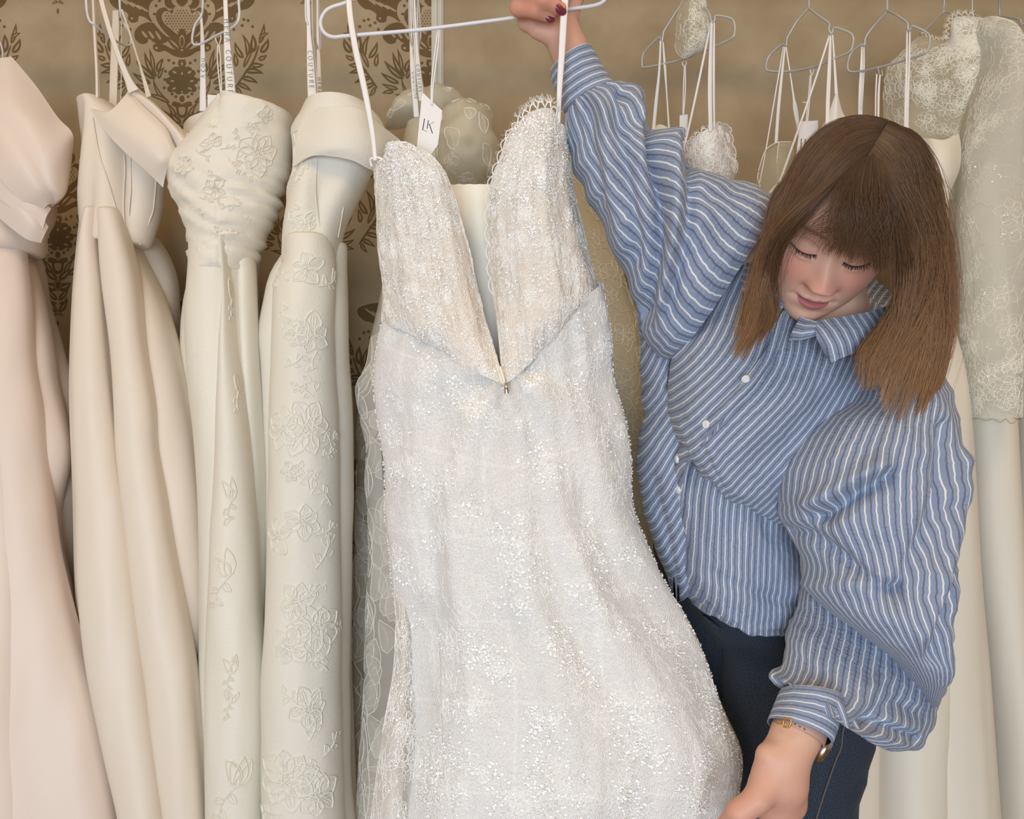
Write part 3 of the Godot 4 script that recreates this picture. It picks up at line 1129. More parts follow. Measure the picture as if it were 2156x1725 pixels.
func dress_satin_straps() -> void:
	var t := thing("wedding_dress", "plain cream satin dress with thin straps and a folded band across the bust", "dress")
	var mb := MB.new()
	var bod := fall([[229, 184, 252], [262, 180, 300], [300, 178, 330], [360, 177, 343], [420, 179, 341], [446, 183, 338], [480, 186, 332], [515, 190, 324]], 0.26, 0.26, 0.075, 0.07, 64, func(_a, _t, px, py): return -0.02 * smoothstep(0.0, 60.0, px - 252.0) * smoothstep(240.0, 330.0, py) * (1.0 - smoothstep(300.0, 345.0, px)) + 0.006 * sin(px * 0.09 + py * 0.02) * (1.0 - smoothstep(220.0, 250.0, px)), 1.0, 0.012, 1)
	mb.grid(bod)
	cap(mb, bod, 0, true)
	obj("bodice", mb.mesh(), mat.satin, t)
	# boning and the waist seam
	for s in [[[[264, 318], [263, 370], [262, 440], [270, 508]], 0.0012], [[[273, 332], [271, 380], [270, 445], [278, 512]], 0.0012], [[[330, 384], [322, 430], [312, 470], [308, 514]], 0.0012], [[[203, 250], [206, 320], [222, 372], [238, 446]], 0.0012]]:
		mb = MB.new()
		var q := PackedVector3Array()
		for e in s[0]:
			var c := bod.find(e[0], e[1], 0.02, 0.48)
			q.append(bod.at(c.x, c.y) + bod.nat(c.x, c.y) * 0.001)
		mb.wire(smooth(q, 6), s[1], 6)
		obj("boning", mb.mesh(), mat.satin, t)
	# the folded band
	mb = MB.new()
	thick(mb, loft([
		[[187, 226, 0.335], [226, 236, 0.35], [262, 203, 0.345], [272, 190, 0.33]],
		[[225, 280, 0.345], [258, 268, 0.36], [290, 235, 0.355], [300, 222, 0.345]],
		[[261, 318, 0.35], [300, 300, 0.365], [338, 280, 0.36], [348, 268, 0.35]],
		[[310, 362, 0.345], [338, 338, 0.36], [360, 318, 0.355], [368, 308, 0.345]],
		[[343, 395, 0.33], [354, 352, 0.345], [372, 338, 0.34], [381, 326, 0.33]]], 30, 40), 0.004)
	thick(mb, loft([
		[[262, 203, 0.325], [272, 188, 0.335], [290, 184, 0.32]],
		[[296, 224, 0.335], [316, 214, 0.345], [342, 232, 0.325]],
		[[340, 268, 0.34], [362, 264, 0.35], [386, 274, 0.325]],
		[[366, 304, 0.335], [388, 300, 0.34], [406, 297, 0.315]],
		[[378, 330, 0.325], [392, 318, 0.325], [402, 308, 0.315]]], 24, 36), 0.004)
	obj("folded_band", mb.mesh(), mat.satin, t)
	# skirt
	mb = MB.new()
	var w := wrinkles(0.005, 0.008, 1.0, 0.15, 8)
	mb.grid(fall([[500, 200, 325], [540, 195, 352], [597, 190, 370], [695, 185, 375], [800, 180, 390], [950, 178, 412], [1107, 190, 420], [1400, 220, 424], [1760, 270, 428]], 0.17, 0.20, 0.06, 0.09, 64, w))
	mb.grid(fall([[446, 184, 250], [470, 182, 262], [520, 175, 290], [607, 166, 330], [721, 159, 368], [841, 156, 396], [1020, 162, 424], [1107, 167, 431], [1200, 174, 436], [1289, 182, 437], [1419, 197, 437], [1552, 223, 436], [1760, 262, 436]], 0.24, 0.27, 0.06, 0.08, 64, w, 0.6))
	# right-hand fold, centre fold, left fold
	mb.grid(fall([[450, 212, 258], [520, 214, 274], [591, 220, 290], [727, 236, 308], [857, 246, 326], [948, 252, 332], [1060, 266, 348], [1107, 272, 356], [1308, 296, 393], [1475, 318, 419], [1642, 340, 434], [1760, 358, 442]], 0.305, 0.34, 0.034, 0.045, 64, w, 0.6, 0.012, 2))
	mb.grid(fall([[448, 185, 217], [500, 176, 213], [607, 165, 222], [662, 162, 226], [808, 156, 240], [987, 160, 257], [1060, 165, 269], [1115, 168, 276], [1308, 184, 298], [1512, 214, 324], [1760, 262, 357]], 0.305, 0.36, 0.034, 0.045, 64, w, 0.6, 0.012, 2))
	obj("skirt", mb.mesh(), mat.satin, t)
	for s in [[[[200, -40, 0.31, 0.0012], [202, 60, 0.31, 0.0012], [208, 160, 0.31, 0.0012], [209, 226, 0.31, 0.0012]]], [[[194, -40, 0.32, 0.0022], [198, 60, 0.32, 0.0022], [203, 150, 0.32, 0.0022], [204, 228, 0.325, 0.0022]]], [[[205, -40, 0.37, 0.0042], [218, 20, 0.37, 0.0042], [243, 100, 0.365, 0.0044], [268, 164, 0.35, 0.006], [281, 192, 0.345, 0.0105]]], [[[256, 20, 0.27, 0.0018], [270, 60, 0.28, 0.002], [292, 130, 0.3, 0.002], [308, 185, 0.32, 0.004], [313, 204, 0.33, 0.005]]], [[[243, 22, 0.2, 0.006], [243, 60, 0.2, 0.0075], [240, 140, 0.21, 0.0078], [237, 240, 0.22, 0.0082]]], [[[256, 30, 0.22, 0.0008], [256, 110, 0.22, 0.0008], [254, 220, 0.23, 0.0008]]]]:
		mb = MB.new()
		ribbon(mb, s[0])
		obj("strap", mb.mesh(), mat.satin, t)
	hanger("grey wire hanger of the plain satin dress with straps", "wire", 0.36, [["wire", [[181, -60, 0.36], [182, 10, 0.36], [188, 42, 0.37], [200, 52, 0.37], [226, 74, 0.33], [254, 92, 0.28], [270, 95, 0.26], [276, 90, 0.25], [274, 70, 0.24], [262, 50, 0.23], [253, 20, 0.25], [251, -60, 0.26]]]])

func dress_rose() -> void:
	var t := thing("wedding_dress", "ivory strapless dress with embossed roses and a gathered bodice", "dress")
	var gather := FastNoiseLite.new()
	gather.frequency = 0.03
	gather.fractal_octaves = 2
	var mb := MB.new()
	var bod := fall([[231, 470, 548], [243, 446, 613], [270, 424, 614], [300, 400, 613], [330, 372, 611], [352, 352, 608], [385, 357, 603], [415, 366, 592], [455, 386, 580], [490, 397, 562], [520, 403, 551], [545, 408, 540], [575, 418, 522]], 0.30, 0.29, 0.085, 0.075, 96, func(_a, _t, px, py):
		var low: float = smoothstep(330.0, 400.0, py)
		var slant: float = py + (0.5 * absf(px - 493.0) if px < 493 else -0.08 * (px - 493.0))
		var g: float = low * (0.0075 * gather.get_noise_2d(px * 0.16, slant * 1.25) + 0.0025 * sin(slant * 0.2 + 3.0 * gather.get_noise_2d(px * 0.3, py * 0.3))) + 0.002 * gather.get_noise_2d(px, py * 1.4)
		return g - 0.004 * exp(-pow((px - 493.0) / 2.6, 2.0)), 1.0, 0.006, 1)
	mb.grid(bod)
	cap(mb, bod, 0, true)
	obj("bodice", mb.mesh(), mat.ivory, t)
	# skirt
	mb = MB.new()
	var w := wrinkles(0.006, 0.007, 1.0, 0.2, 12)
	mb.grid(fall([[545, 402, 536], [581, 406, 536], [640, 395, 538], [700, 388, 540], [776, 388, 549], [922, 412, 560], [1060, 432, 560], [1300, 438, 558], [1760, 440, 556]], 0.19, 0.20, 0.06, 0.08, 64, w))
	mb.grid(fall([[520, 412, 540], [575, 412, 532], [620, 409, 534], [679, 406, 538], [792, 409, 550], [906, 419, 552], [1060, 426, 556], [1300, 432, 558], [1760, 434, 560]], 0.275, 0.25, 0.09, 0.08, 64, w))
	var front := fall([[505, 468, 492], [550, 476, 494], [620, 478, 499], [727, 468, 506], [841, 462, 516], [922, 458, 525], [1060, 450, 536], [1107, 446, 540], [1270, 440, 549], [1382, 438, 557], [1500, 437, 557], [1760, 436, 556]], 0.325, 0.35, 0.045, 0.055, 72, w, 1.0, 0.012, 2)
	mb.grid(front)
	mb.grid(fall([[497, 494, 528], [560, 500, 535], [650, 504, 538], [776, 510, 547], [922, 520, 556], [1060, 530, 560], [1300, 540, 558], [1760, 545, 558]], 0.30, 0.29, 0.03, 0.04, 40, w, 1.0, 0.012, 2))
	obj("skirt", mb.mesh(), mat.ivory, t)
	# embossed roses
	mb = MB.new()
	for s in [[548, 330, 0.036, 8], [440, 300, 0.018, 5], [395, 345, 0.02, 5], [450, 390, 0.022, 5], [560, 250, 0.016, 5]]:
		var c := bod.find(s[0], s[1], 0.02, 0.48)
		flower(mb, bod, c, s[2], 0.0013, s[3], 1, 0.4)
	for k in 26:
		var c := bod.find(rng.randf_range(385, 590), rng.randf_range(260, 500), 0.03, 0.47)
		sprig(mb, bod, c, rng.randf_range(-0.7, 0.7) + (PI if k % 2 else 0.0), rng.randf_range(0.014, 0.03), 0.0012, 2)
	for s in [[490, 620, 0.03], [500, 830, 0.03], [485, 1040, 0.032], [480, 1220, 0.055], [486, 1410, 0.03], [480, 1500, 0.022], [500, 1650, 0.06]]:
		var c := front.find(s[0], s[1], 0.03, 0.47)
		sprig(mb, front, c, PI / 2 + rng.randf_range(-0.4, 0.4), s[2], 0.0013, 4)
		var f := frame(front, c.x, c.y)
		for k in 4:
			var g := -PI / 2 + rng.randf_range(-0.7, 0.7)
			petal(mb, front, c.x, c.y, f, Vector2.ZERO, Vector2(cos(g), sin(g)) * s[2] * rng.randf_range(0.6, 1.0), s[2] * 0.16, 0.0012, 0)
	stuff(obj("embroidery", mb.mesh(), mat.ivory_plain, t, "embossed roses and sprigs"))
	# hanging ribbons with lettering
	for s in [[[[473, -40, 0.36, 0.004], [476, 40, 0.36, 0.004], [479, 110, 0.36, 0.0065], [484, 170, 0.36, 0.0085], [486, 228, 0.365, 0.0088]]], [[[423, 30, 0.2, 0.002], [425, 60, 0.2, 0.003], [427, 130, 0.21, 0.005], [427, 234, 0.22, 0.0068]]]]:
		mb = MB.new()
		ribbon(mb, s[0])
		var rb: Node3D = obj("hanging_ribbon", mb.mesh(), mat.satin_ribbon, t)
		if s[0][0][0] > 450:
			lettering(rb, "H E R A    C O U T U R E", P(481, 118, 0.372), 0.0088, Basis(Vector3(0, 0, 1), -PI / 2 + 0.05), "teal_ink")
		else:
			lettering(rb, "H E R A  C O U", P(427, 158, 0.214), 0.0072, Basis(Vector3(0, 0, 1), PI / 2 - 0.03), "teal_ink")
	mb = MB.new()
	thick(mb, loft([[[386, 262, 0.21], [400, 246, 0.22], [436, 232, 0.22]], [[384, 285, 0.23], [404, 290, 0.24], [440, 280, 0.23]], [[370, 330, 0.22], [400, 340, 0.23], [440, 340, 0.22]]], 16, 16), 0.004)
	obj("bust_cup", mb.mesh(), mat.ivory_plain, t)
	hanger("white wire hanger of the embossed rose dress", "wire", 0.32, [["wire", [[428, -60, 0.27], [427, 10, 0.25], [424, 32, 0.24], [411, 52, 0.25], [405, 78, 0.26], [407, 92, 0.27], [418, 94, 0.28], [432, 88, 0.29], [455, 75, 0.32], [482, 62, 0.36], [498, 50, 0.38], [504, 32, 0.385], [503, 5, 0.38], [500, -60, 0.37]]]])
	card("blank-fronted white card on a string, half behind the embossed rose bodice", [[437, 199], [475, 202], [482, 260], [438, 262]], 0.27, [[[459, 92], [458, 130], [463, 180], [466, 210]], [[461, 92], [464, 120], [466, 170], [467, 206]], [[456, 74], [454, 82], [460, 94], [465, 82], [464, 72]]], [])

func dress_floral() -> void:
	var t := thing("wedding_dress", "ivory strapless column dress with large embroidered flowers down the front", "dress")
	var w := wrinkles(0.006, 0.006, 1.0, 0.25, 15)
	var mb := MB.new()
	var bod := fall([[227, 645, 778], [250, 632, 800], [276, 615, 812], [310, 618, 806], [360, 617, 796], [400, 602, 778], [440, 601, 755], [477, 601, 737], [520, 602, 730], [560, 600, 727]], 0.33, 0.32, 0.07, 0.065, 72, func(_a, _t, px, py):
		return -0.010 * smoothstep(322.0, 336.0, py + 0.0013 * pow(px - 690.0, 2.0)) * smoothstep(660.0, 690.0, px) + 0.004 * sin(px * 0.07 + py * 0.03) * smoothstep(340.0, 400.0, py), 1.0, 0.008, 1)
	mb.grid(bod)
	cap(mb, bod, 0, true)
	obj("bodice", mb.mesh(), mat.ivory, t)
	mb = MB.new()
	thick(mb, loft([
		[[648, 226, 0.385], [700, 224, 0.405], [757, 230, 0.40], [800, 262, 0.37], [842, 294, 0.33]],
		[[630, 270, 0.39], [690, 272, 0.415], [750, 275, 0.412], [800, 296, 0.385], [836, 312, 0.34]],
		[[622, 305, 0.39], [680, 308, 0.415], [745, 312, 0.412], [795, 332, 0.385], [826, 336, 0.34]],
		[[616, 352, 0.375], [660, 328, 0.405], [735, 336, 0.405], [782, 358, 0.38], [812, 362, 0.34]]], 40, 30), 0.004)
	obj("folded_band", mb.mesh(), mat.ivory, t)
	mb = MB.new()
	mb.grid(fall([[540, 600, 727], [600, 570, 729], [700, 548, 731], [760, 552, 734], [841, 555, 738], [1000, 558, 741], [1300, 558, 742], [1760, 558, 748]], 0.26, 0.24, 0.06, 0.08, 64, w))
	mb.grid(fall([[520, 640, 730], [600, 650, 729], [727, 660, 732], [841, 668, 737], [1060, 680, 742], [1196, 690, 741], [1450, 700, 739], [1641, 705, 738], [1760, 706, 748]], 0.30, 0.31, 0.04, 0.05, 48, w, 1.0, 0.012, 2))
	var front := fall([[505, 603, 700], [555, 600, 706], [597, 584, 705], [695, 578, 702], [792, 573, 704], [890, 570, 710], [1060, 566, 716], [1308, 560, 722], [1456, 556, 722], [1760, 557, 724]], 0.345, 0.37, 0.05, 0.06, 72, w, 1.0, 0.012, 2)
	mb.grid(front)
	obj("skirt", mb.mesh(), mat.ivory, t)
	mb = MB.new()
	for s in [[630, 300, 0.024, 5], [756, 290, 0.03, 6], [735, 265, 0.02, 5], [640, 480, 0.02, 5]]:
		flower(mb, bod, bod.find(s[0], s[1], 0.02, 0.48), s[2], 0.0012, s[3], 2)
	for k in 14:
		sprig(mb, bod, bod.find(rng.randf_range(610, 660), rng.randf_range(330, 550), 0.02, 0.48), rng.randf_range(0.8, 2.3), rng.randf_range(0.02, 0.04), 0.0012, 4)
	for s in [[640, 560, 0.032, 5], [620, 700, 0.026, 5], [655, 700, 0.036, 6], [600, 900, 0.036, 7], [655, 900, 0.044, 7], [610, 1010, 0.02, 5], [640, 1110, 0.03, 6], [590, 1120, 0.03, 5], [620, 1260, 0.034, 6], [665, 1330, 0.052, 8], [600, 1380, 0.034, 6], [645, 1500, 0.032, 7], [600, 1640, 0.05, 8], [665, 1690, 0.04, 7]]:
		flower(mb, front, front.find(s[0], s[1], 0.03, 0.47), s[2], 0.0013, s[3], 3, rng.randf() * 2.0)
	for k in 30:
		sprig(mb, front, front.find(rng.randf_range(575, 700), 570 + k * 39.0, 0.03, 0.47), rng.randf_range(0.0, TAU), rng.randf_range(0.025, 0.055), 0.0012, 4)
	stuff(obj("embroidery", mb.mesh(), mat.thread, t, "corded flowers and sprigs in white thread"))
	for s in [[[[648, -40, 0.36, 0.003], [650, 60, 0.36, 0.0035], [653, 120, 0.365, 0.006], [656, 180, 0.37, 0.0075], [658, 226, 0.385, 0.0076]]], [[[668, -40, 0.30, 0.002], [669, 70, 0.30, 0.0025], [671, 130, 0.31, 0.0035], [673, 226, 0.33, 0.005]]], [[[656, -40, 0.35, 0.0015], [658, 70, 0.35, 0.0015], [664, 150, 0.36, 0.0022], [667, 226, 0.37, 0.003]]]]:
		mb = MB.new()
		ribbon(mb, s[0])
		var rb: Node3D = obj("hanging_ribbon", mb.mesh(), mat.satin_ribbon, t)
		if s[0][0][0] == 648:
			lettering(rb, "C O U T U R E", P(654, 146, 0.378), 0.0076, Basis(Vector3(0, 0, 1), -PI / 2 + 0.04), "teal_ink")
		elif s[0][0][0] == 668:
			lettering(rb, "H E R A", P(672, 180, 0.327), 0.0064, Basis(Vector3(0, 0, 1), -PI / 2 + 0.04), "teal_ink")
	for a in [[[668, 338], [664, 400], [672, 470], [684, 540]], [[736, 350], [726, 420], [712, 500]]]:
		mb = MB.new()
		var q := PackedVector3Array()
		for e in a:
			var c := bod.find(e[0], e[1], 0.02, 0.48)
			q.append(P(e[0], e[1], bod.at(c.x, c.y).z + 0.001))
		mb.wire(smooth(q, 6), 0.0011, 6)
		obj("boning", mb.mesh(), mat.ivory, t)
	hanger("grey wire hanger end above the embroidered column dress", "wire", 0.34, [["wire", [[644, -60, 0.36], [644, 30, 0.36], [648, 50, 0.36], [656, 66, 0.35], [662, 84, 0.33], [670, 104, 0.3], [675, 100, 0.29], [674, 60, 0.29], [668, -60, 0.3]]]])
	card("narrow white card edge behind the ribbons of the embroidered column dress", [[639, 219], [650, 221], [650, 240], [639, 240]], 0.3, [], [])

# leaves of lace on a sheer skirt
func leaf_field(s: Surf, a0: float, a1: float, t0: float, t1: float, count: int, size: float, line_mb: MB, fill_mb: MB) -> void:
	for k in count:
		var c := Vector2(rng.randf_range(a0, a1), lerpf(t0, t1, (k + rng.randf()) / count))
		var f := frame(s, c.x, c.y)
		var g := rng.randf_range(-2.6, -0.5)
		var l := size * rng.randf_range(0.7, 1.2)
		var d := Vector2(cos(g), sin(g)) * l
		petal(line_mb, s, c.x, c.y, f, Vector2.ZERO, d, l * 0.30, 0.0008, 1, 0.3)
		# the leaf itself, a little raised
		var nrm := Vector2(-d.y, d.x).normalized()
		var prev_l := Vector3.ZERO
		var prev_r := Vector3.ZERO
		for e in 8:
			var h := e / 7.0
			var mid := d * h + nrm * (0.25 * l * sin(PI * h) * 0.5)
			var ww := l * 0.27 * pow(sin(PI * pow(h, 0.8)), 0.8)
			var pl := on(s, c.x, c.y, f, mid.x - nrm.x * ww, mid.y - nrm.y * ww, 0.0012)
			var pr := on(s, c.x, c.y, f, mid.x + nrm.x * ww, mid.y + nrm.y * ww, 0.0012)
			if e:
				fill_mb.quad(prev_l, prev_r, pr, pl)
			prev_l = pl
			prev_r = pr

func dress_leaf_lace() -> void:
	var t := thing("wedding_dress", "sheer dress of leaf lace with puffed sleeves, hanging behind the held dress", "dress")
	var w := wrinkles(0.008, 0.006, 1.0, 0.3, 18)
	# lining far back, then two sheer layers
	var mb := MB.new()
	var under := fall([[640, 800, 980], [800, 770, 1040], [900, 750, 1090], [1085, 746, 1120], [1400, 742, 1130], [1760, 746, 1140]], 0.16, 0.14, 0.04, 0.06, 64, w)
	mb.grid(under)
	obj("underskirt", mb.mesh(), mat.net, t)
	mb = MB.new()
	var over := fall([[600, 806, 960], [656, 793, 1000], [769, 775, 1030], [812, 753, 1050], [873, 756, 1070], [938, 770, 1080], [1019, 767, 1100], [1085, 775, 1110], [1270, 772, 1120], [1456, 766, 1130], [1641, 754, 1130], [1760, 750, 1130]], 0.26, 0.27, 0.06, 0.08, 72, w)
	mb.grid(over)
	obj("skirt", mb.mesh(), mat.tulle, t)
	var lines := MB.new()
	var fills := MB.new()
	leaf_field(under, 0.0, 0.16, 0.12, 1.0, 44, 0.085, lines, fills)
	leaf_field(over, 0.0, 0.16, 0.14, 1.0, 64, 0.075, lines, fills)
	stuff(obj("lace_outline", lines.mesh(), mat.thread, t))
	stuff(obj("lace_leaves", fills.mesh(), mat.petal, t))
	# puffed sleeves
	var puff := wrinkles(0.012, 0.012, 1.0, 1.0, 23)
	mb = MB.new()
	var p1 := tube([[960, 222, 990, 214, 0.22, 0.02], [925, 250, 1030, 232, 0.24, 0.07], [915, 300, 1047, 275, 0.26, 0.09], [915, 345, 1052, 325, 0.26, 0.09], [930, 385, 1040, 380, 0.25, 0.08], [970, 418, 1010, 416, 0.23, 0.03]], 56, 0.006, puff)
	mb.grid(p1)
	obj("puffed_sleeve", mb.mesh(), mat.organza, t)
	mb = MB.new()
	var p2 := tube([[812, 268, 822, 250, 0.16, 0.015], [826, 262, 850, 205, 0.17, 0.05], [860, 262, 890, 190, 0.18, 0.06], [920, 262, 930, 190, 0.18, 0.06], [965, 240, 985, 214, 0.17, 0.03]], 48, 0.006, puff)
	mb.grid(p2)
	obj("puffed_sleeve", mb.mesh(), mat.organza, t)
	mb = MB.new()
	var bod := fall([[268, 862, 930], [320, 850, 1010], [420, 845, 1020], [520, 840, 1000], [620, 830, 980], [660, 815, 985]], 0.2, 0.2, 0.05, 0.05, 48, w)
	mb.grid(bod)
	obj("bodice", mb.mesh(), mat.organza, t)
	lines = MB.new()
	fills = MB.new()
	leaf_field(p1, 0.05, 0.45, 0.15, 0.95, 12, 0.04, lines, fills)
	leaf_field(p2, 0.05, 0.45, 0.15, 0.95, 8, 0.024, lines, fills)
	for s in [[985, 385, 0.022], [1010, 400, 0.02], [945, 340, 0.02]]:
		flower(lines, p1, p1.find(s[0], s[1], 0.05, 0.45), s[2], 0.0006, 5, 3)
	stuff(obj("sleeve_embroidery", lines.mesh(), mat.fine_thread, t))
	for s in [[[[863, -40, 0.3, 0.0018], [866, 100, 0.3, 0.003], [870, 160, 0.3, 0.005], [877, 246, 0.28, 0.0052]]], [[[871, -40, 0.34, 0.0018], [876, 80, 0.34, 0.0022], [881, 150, 0.335, 0.0046], [888, 212, 0.33, 0.005]]], [[[878, -40, 0.33, 0.0014], [881, 110, 0.33, 0.0014], [893, 204, 0.32, 0.0022]]], [[[866, -40, 0.32, 0.0012], [872, 90, 0.32, 0.0012], [874, 200, 0.31, 0.0014]]]]:
		mb = MB.new()
		ribbon(mb, s[0])
		var rb: Node3D = obj("hanging_ribbon", mb.mesh(), mat.satin_ribbon, t)
		if s[0][0][0] == 863:
			lettering(rb, "C O U T U R E", P(873, 180, 0.303), 0.0058, Basis(Vector3(0, 0, 1), -PI / 2 + 0.1), "teal_ink")
		elif s[0][0][0] == 871:
			lettering(rb, "C O U T U R E", P(882, 165, 0.342), 0.0058, Basis(Vector3(0, 0, 1), -PI / 2 + 0.1), "teal_ink")
	hanger("grey wire hanger above the leaf lace dress with puffed sleeves", "grey_wire", 0.31, [["wire", [[862, -60, 0.3], [862, 50, 0.3], [866, 90, 0.3], [874, 104, 0.3], [884, 88, 0.32], [884, 40, 0.33], [874, -60, 0.34]]]])
	card("white card with a pointed end and a dark monogram, hanging beside the held dress", [[888, 203], [892, 197], [911, 215], [931, 233], [922, 305], [905, 330], [878, 308]], 0.60, [[[926, 54, 0.623], [921, 110, 0.615], [912, 180, 0.605], [910, 222, 0.601]], [[923, 54, 0.623], [917, 100, 0.615], [909, 170, 0.605], [908, 220, 0.601]]], [894, 250, 912, 256, 890, 274])

# ------------------------------------------------------------------ the right half of the rail

# lace: meandering threads and small flowers, stitched on a surface
func lace(mb: MB, s: Surf, a0: float, a1: float, t0: float, t1: float, flowers: int, size: float, threads: int, r: float) -> void:
	for k in flowers:
		flower(mb, s, Vector2(rng.randf_range(a0, a1), rng.randf_range(t0, t1)), size * rng.randf_range(0.6, 1.2), r, 5, 1, rng.randf() * 3.0)
	for k in threads:
		var c := Vector2(rng.randf_range(a0, a1), rng.randf_range(t0, t1))
		var f := frame(s, c.x, c.y)
		var q := PackedVector3Array()
		var o := Vector2.ZERO
		var g := rng.randf() * TAU
		for e in 10:
			q.append(on(s, c.x, c.y, f, o.x, o.y, r))
			g += rng.randf_range(-1.3, 1.3)
			o += Vector2(cos(g), sin(g)) * size * 0.28
		mb.wire(q, r * 0.8, 4)

# a scalloped edge with fine lashes along a line of points; out is the outward direction in the picture
func scallops(mb: MB, a: PackedVector3Array, n: int, h: float, r: float, lashes := 0) -> void:
	var q := PackedVector3Array()
	for k in n * 6 + 1:
		var x := float(k) / (n * 6) * (a.size() - 1)
		var i := mini(int(x), a.size() - 2)
		var p := a[i].lerp(a[i + 1], x - i)
		var d := (a[i + 1] - a[i]).normalized()
		var o := Vector3(-d.y, d.x, 0)
		q.append(p + o * h * absf(sin(PI * k / 6.0)))
		if lashes and k % 6 > 0:
			for e in lashes:
				var w := PackedVector3Array([p + o * h * 0.9, p + (o + d * rng.randf_range(-0.5, 0.5)) * h * rng.randf_range(1.3, 2.1)])
				mb.wire(w, r * 0.25, 3)
	mb.wire(q, r, 5)

func discs(where: Array, s: Surf, c: Vector2, r: float, n: int, size: float, petals := 6) -> void:
	var f := frame(s, c.x, c.y)
	for k in n:
		var g := rng.randf() * TAU
		var rad := r * sqrt(rng.randf()) * (0.55 + 0.45 * absf(cos(g * petals * 0.5 + c.x * 40.0)))
		var o := Vector2(cos(g), sin(g)) * rad
		put_disc(where, s, c, f, o, size)

func put_disc(where: Array, s: Surf, c: Vector2, f: Array, o: Vector2, size: float) -> void:
	var aa = c.x + o.x * f[0]
	var tt = c.y + o.y * f[1]
	if tt < 0.003 or tt > 0.997:
		return
	var n := (s.nat(aa, tt) + Vector3(rng.randf_range(-0.55, 0.55), rng.randf_range(-0.55, 0.55), rng.randf_range(-0.3, 0.3))).normalized()
	var x := n.cross(Vector3(0.3, 1, 0)).normalized()
	var y := n.cross(x)
	var k := size * rng.randf_range(0.6, 1.25)
	where.append(Transform3D(Basis(x * k, y * k, n * k), s.at(aa, tt) + s.nat(aa, tt) * 0.0012))

func disc_mesh() -> ArrayMesh:
	var mb := MB.new()
	for k in 7:
		var a := Vector3(cos(TAU * k / 7), sin(TAU * k / 7), 0)
		var b := Vector3(cos(TAU * (k + 1) / 7), sin(TAU * (k + 1) / 7), 0)
		mb.tri(Vector3(0, 0, 0.25), b, a)
		mb.tri(Vector3(0, 0, -0.05), a, b)
	return mb.mesh()

func bead_mesh() -> ArrayMesh:
	var mb := MB.new()
	var s := SphereMesh.new()
	s.radius = 1.0
	s.height = 2.0
	s.radial_segments = 6
	s.rings = 3
	var a := s.surface_get_arrays(0)
	var m := ArrayMesh.new()
	m.add_surface_from_arrays(Mesh.PRIMITIVE_TRIANGLES, a)
	return m

func straps(t: Node3D, list: Array, material := "satin_ribbon") -> void:
	for s in list:
		var mb := MB.new()
		ribbon(mb, s)
		obj("strap", mb.mesh(), mat[material], t)

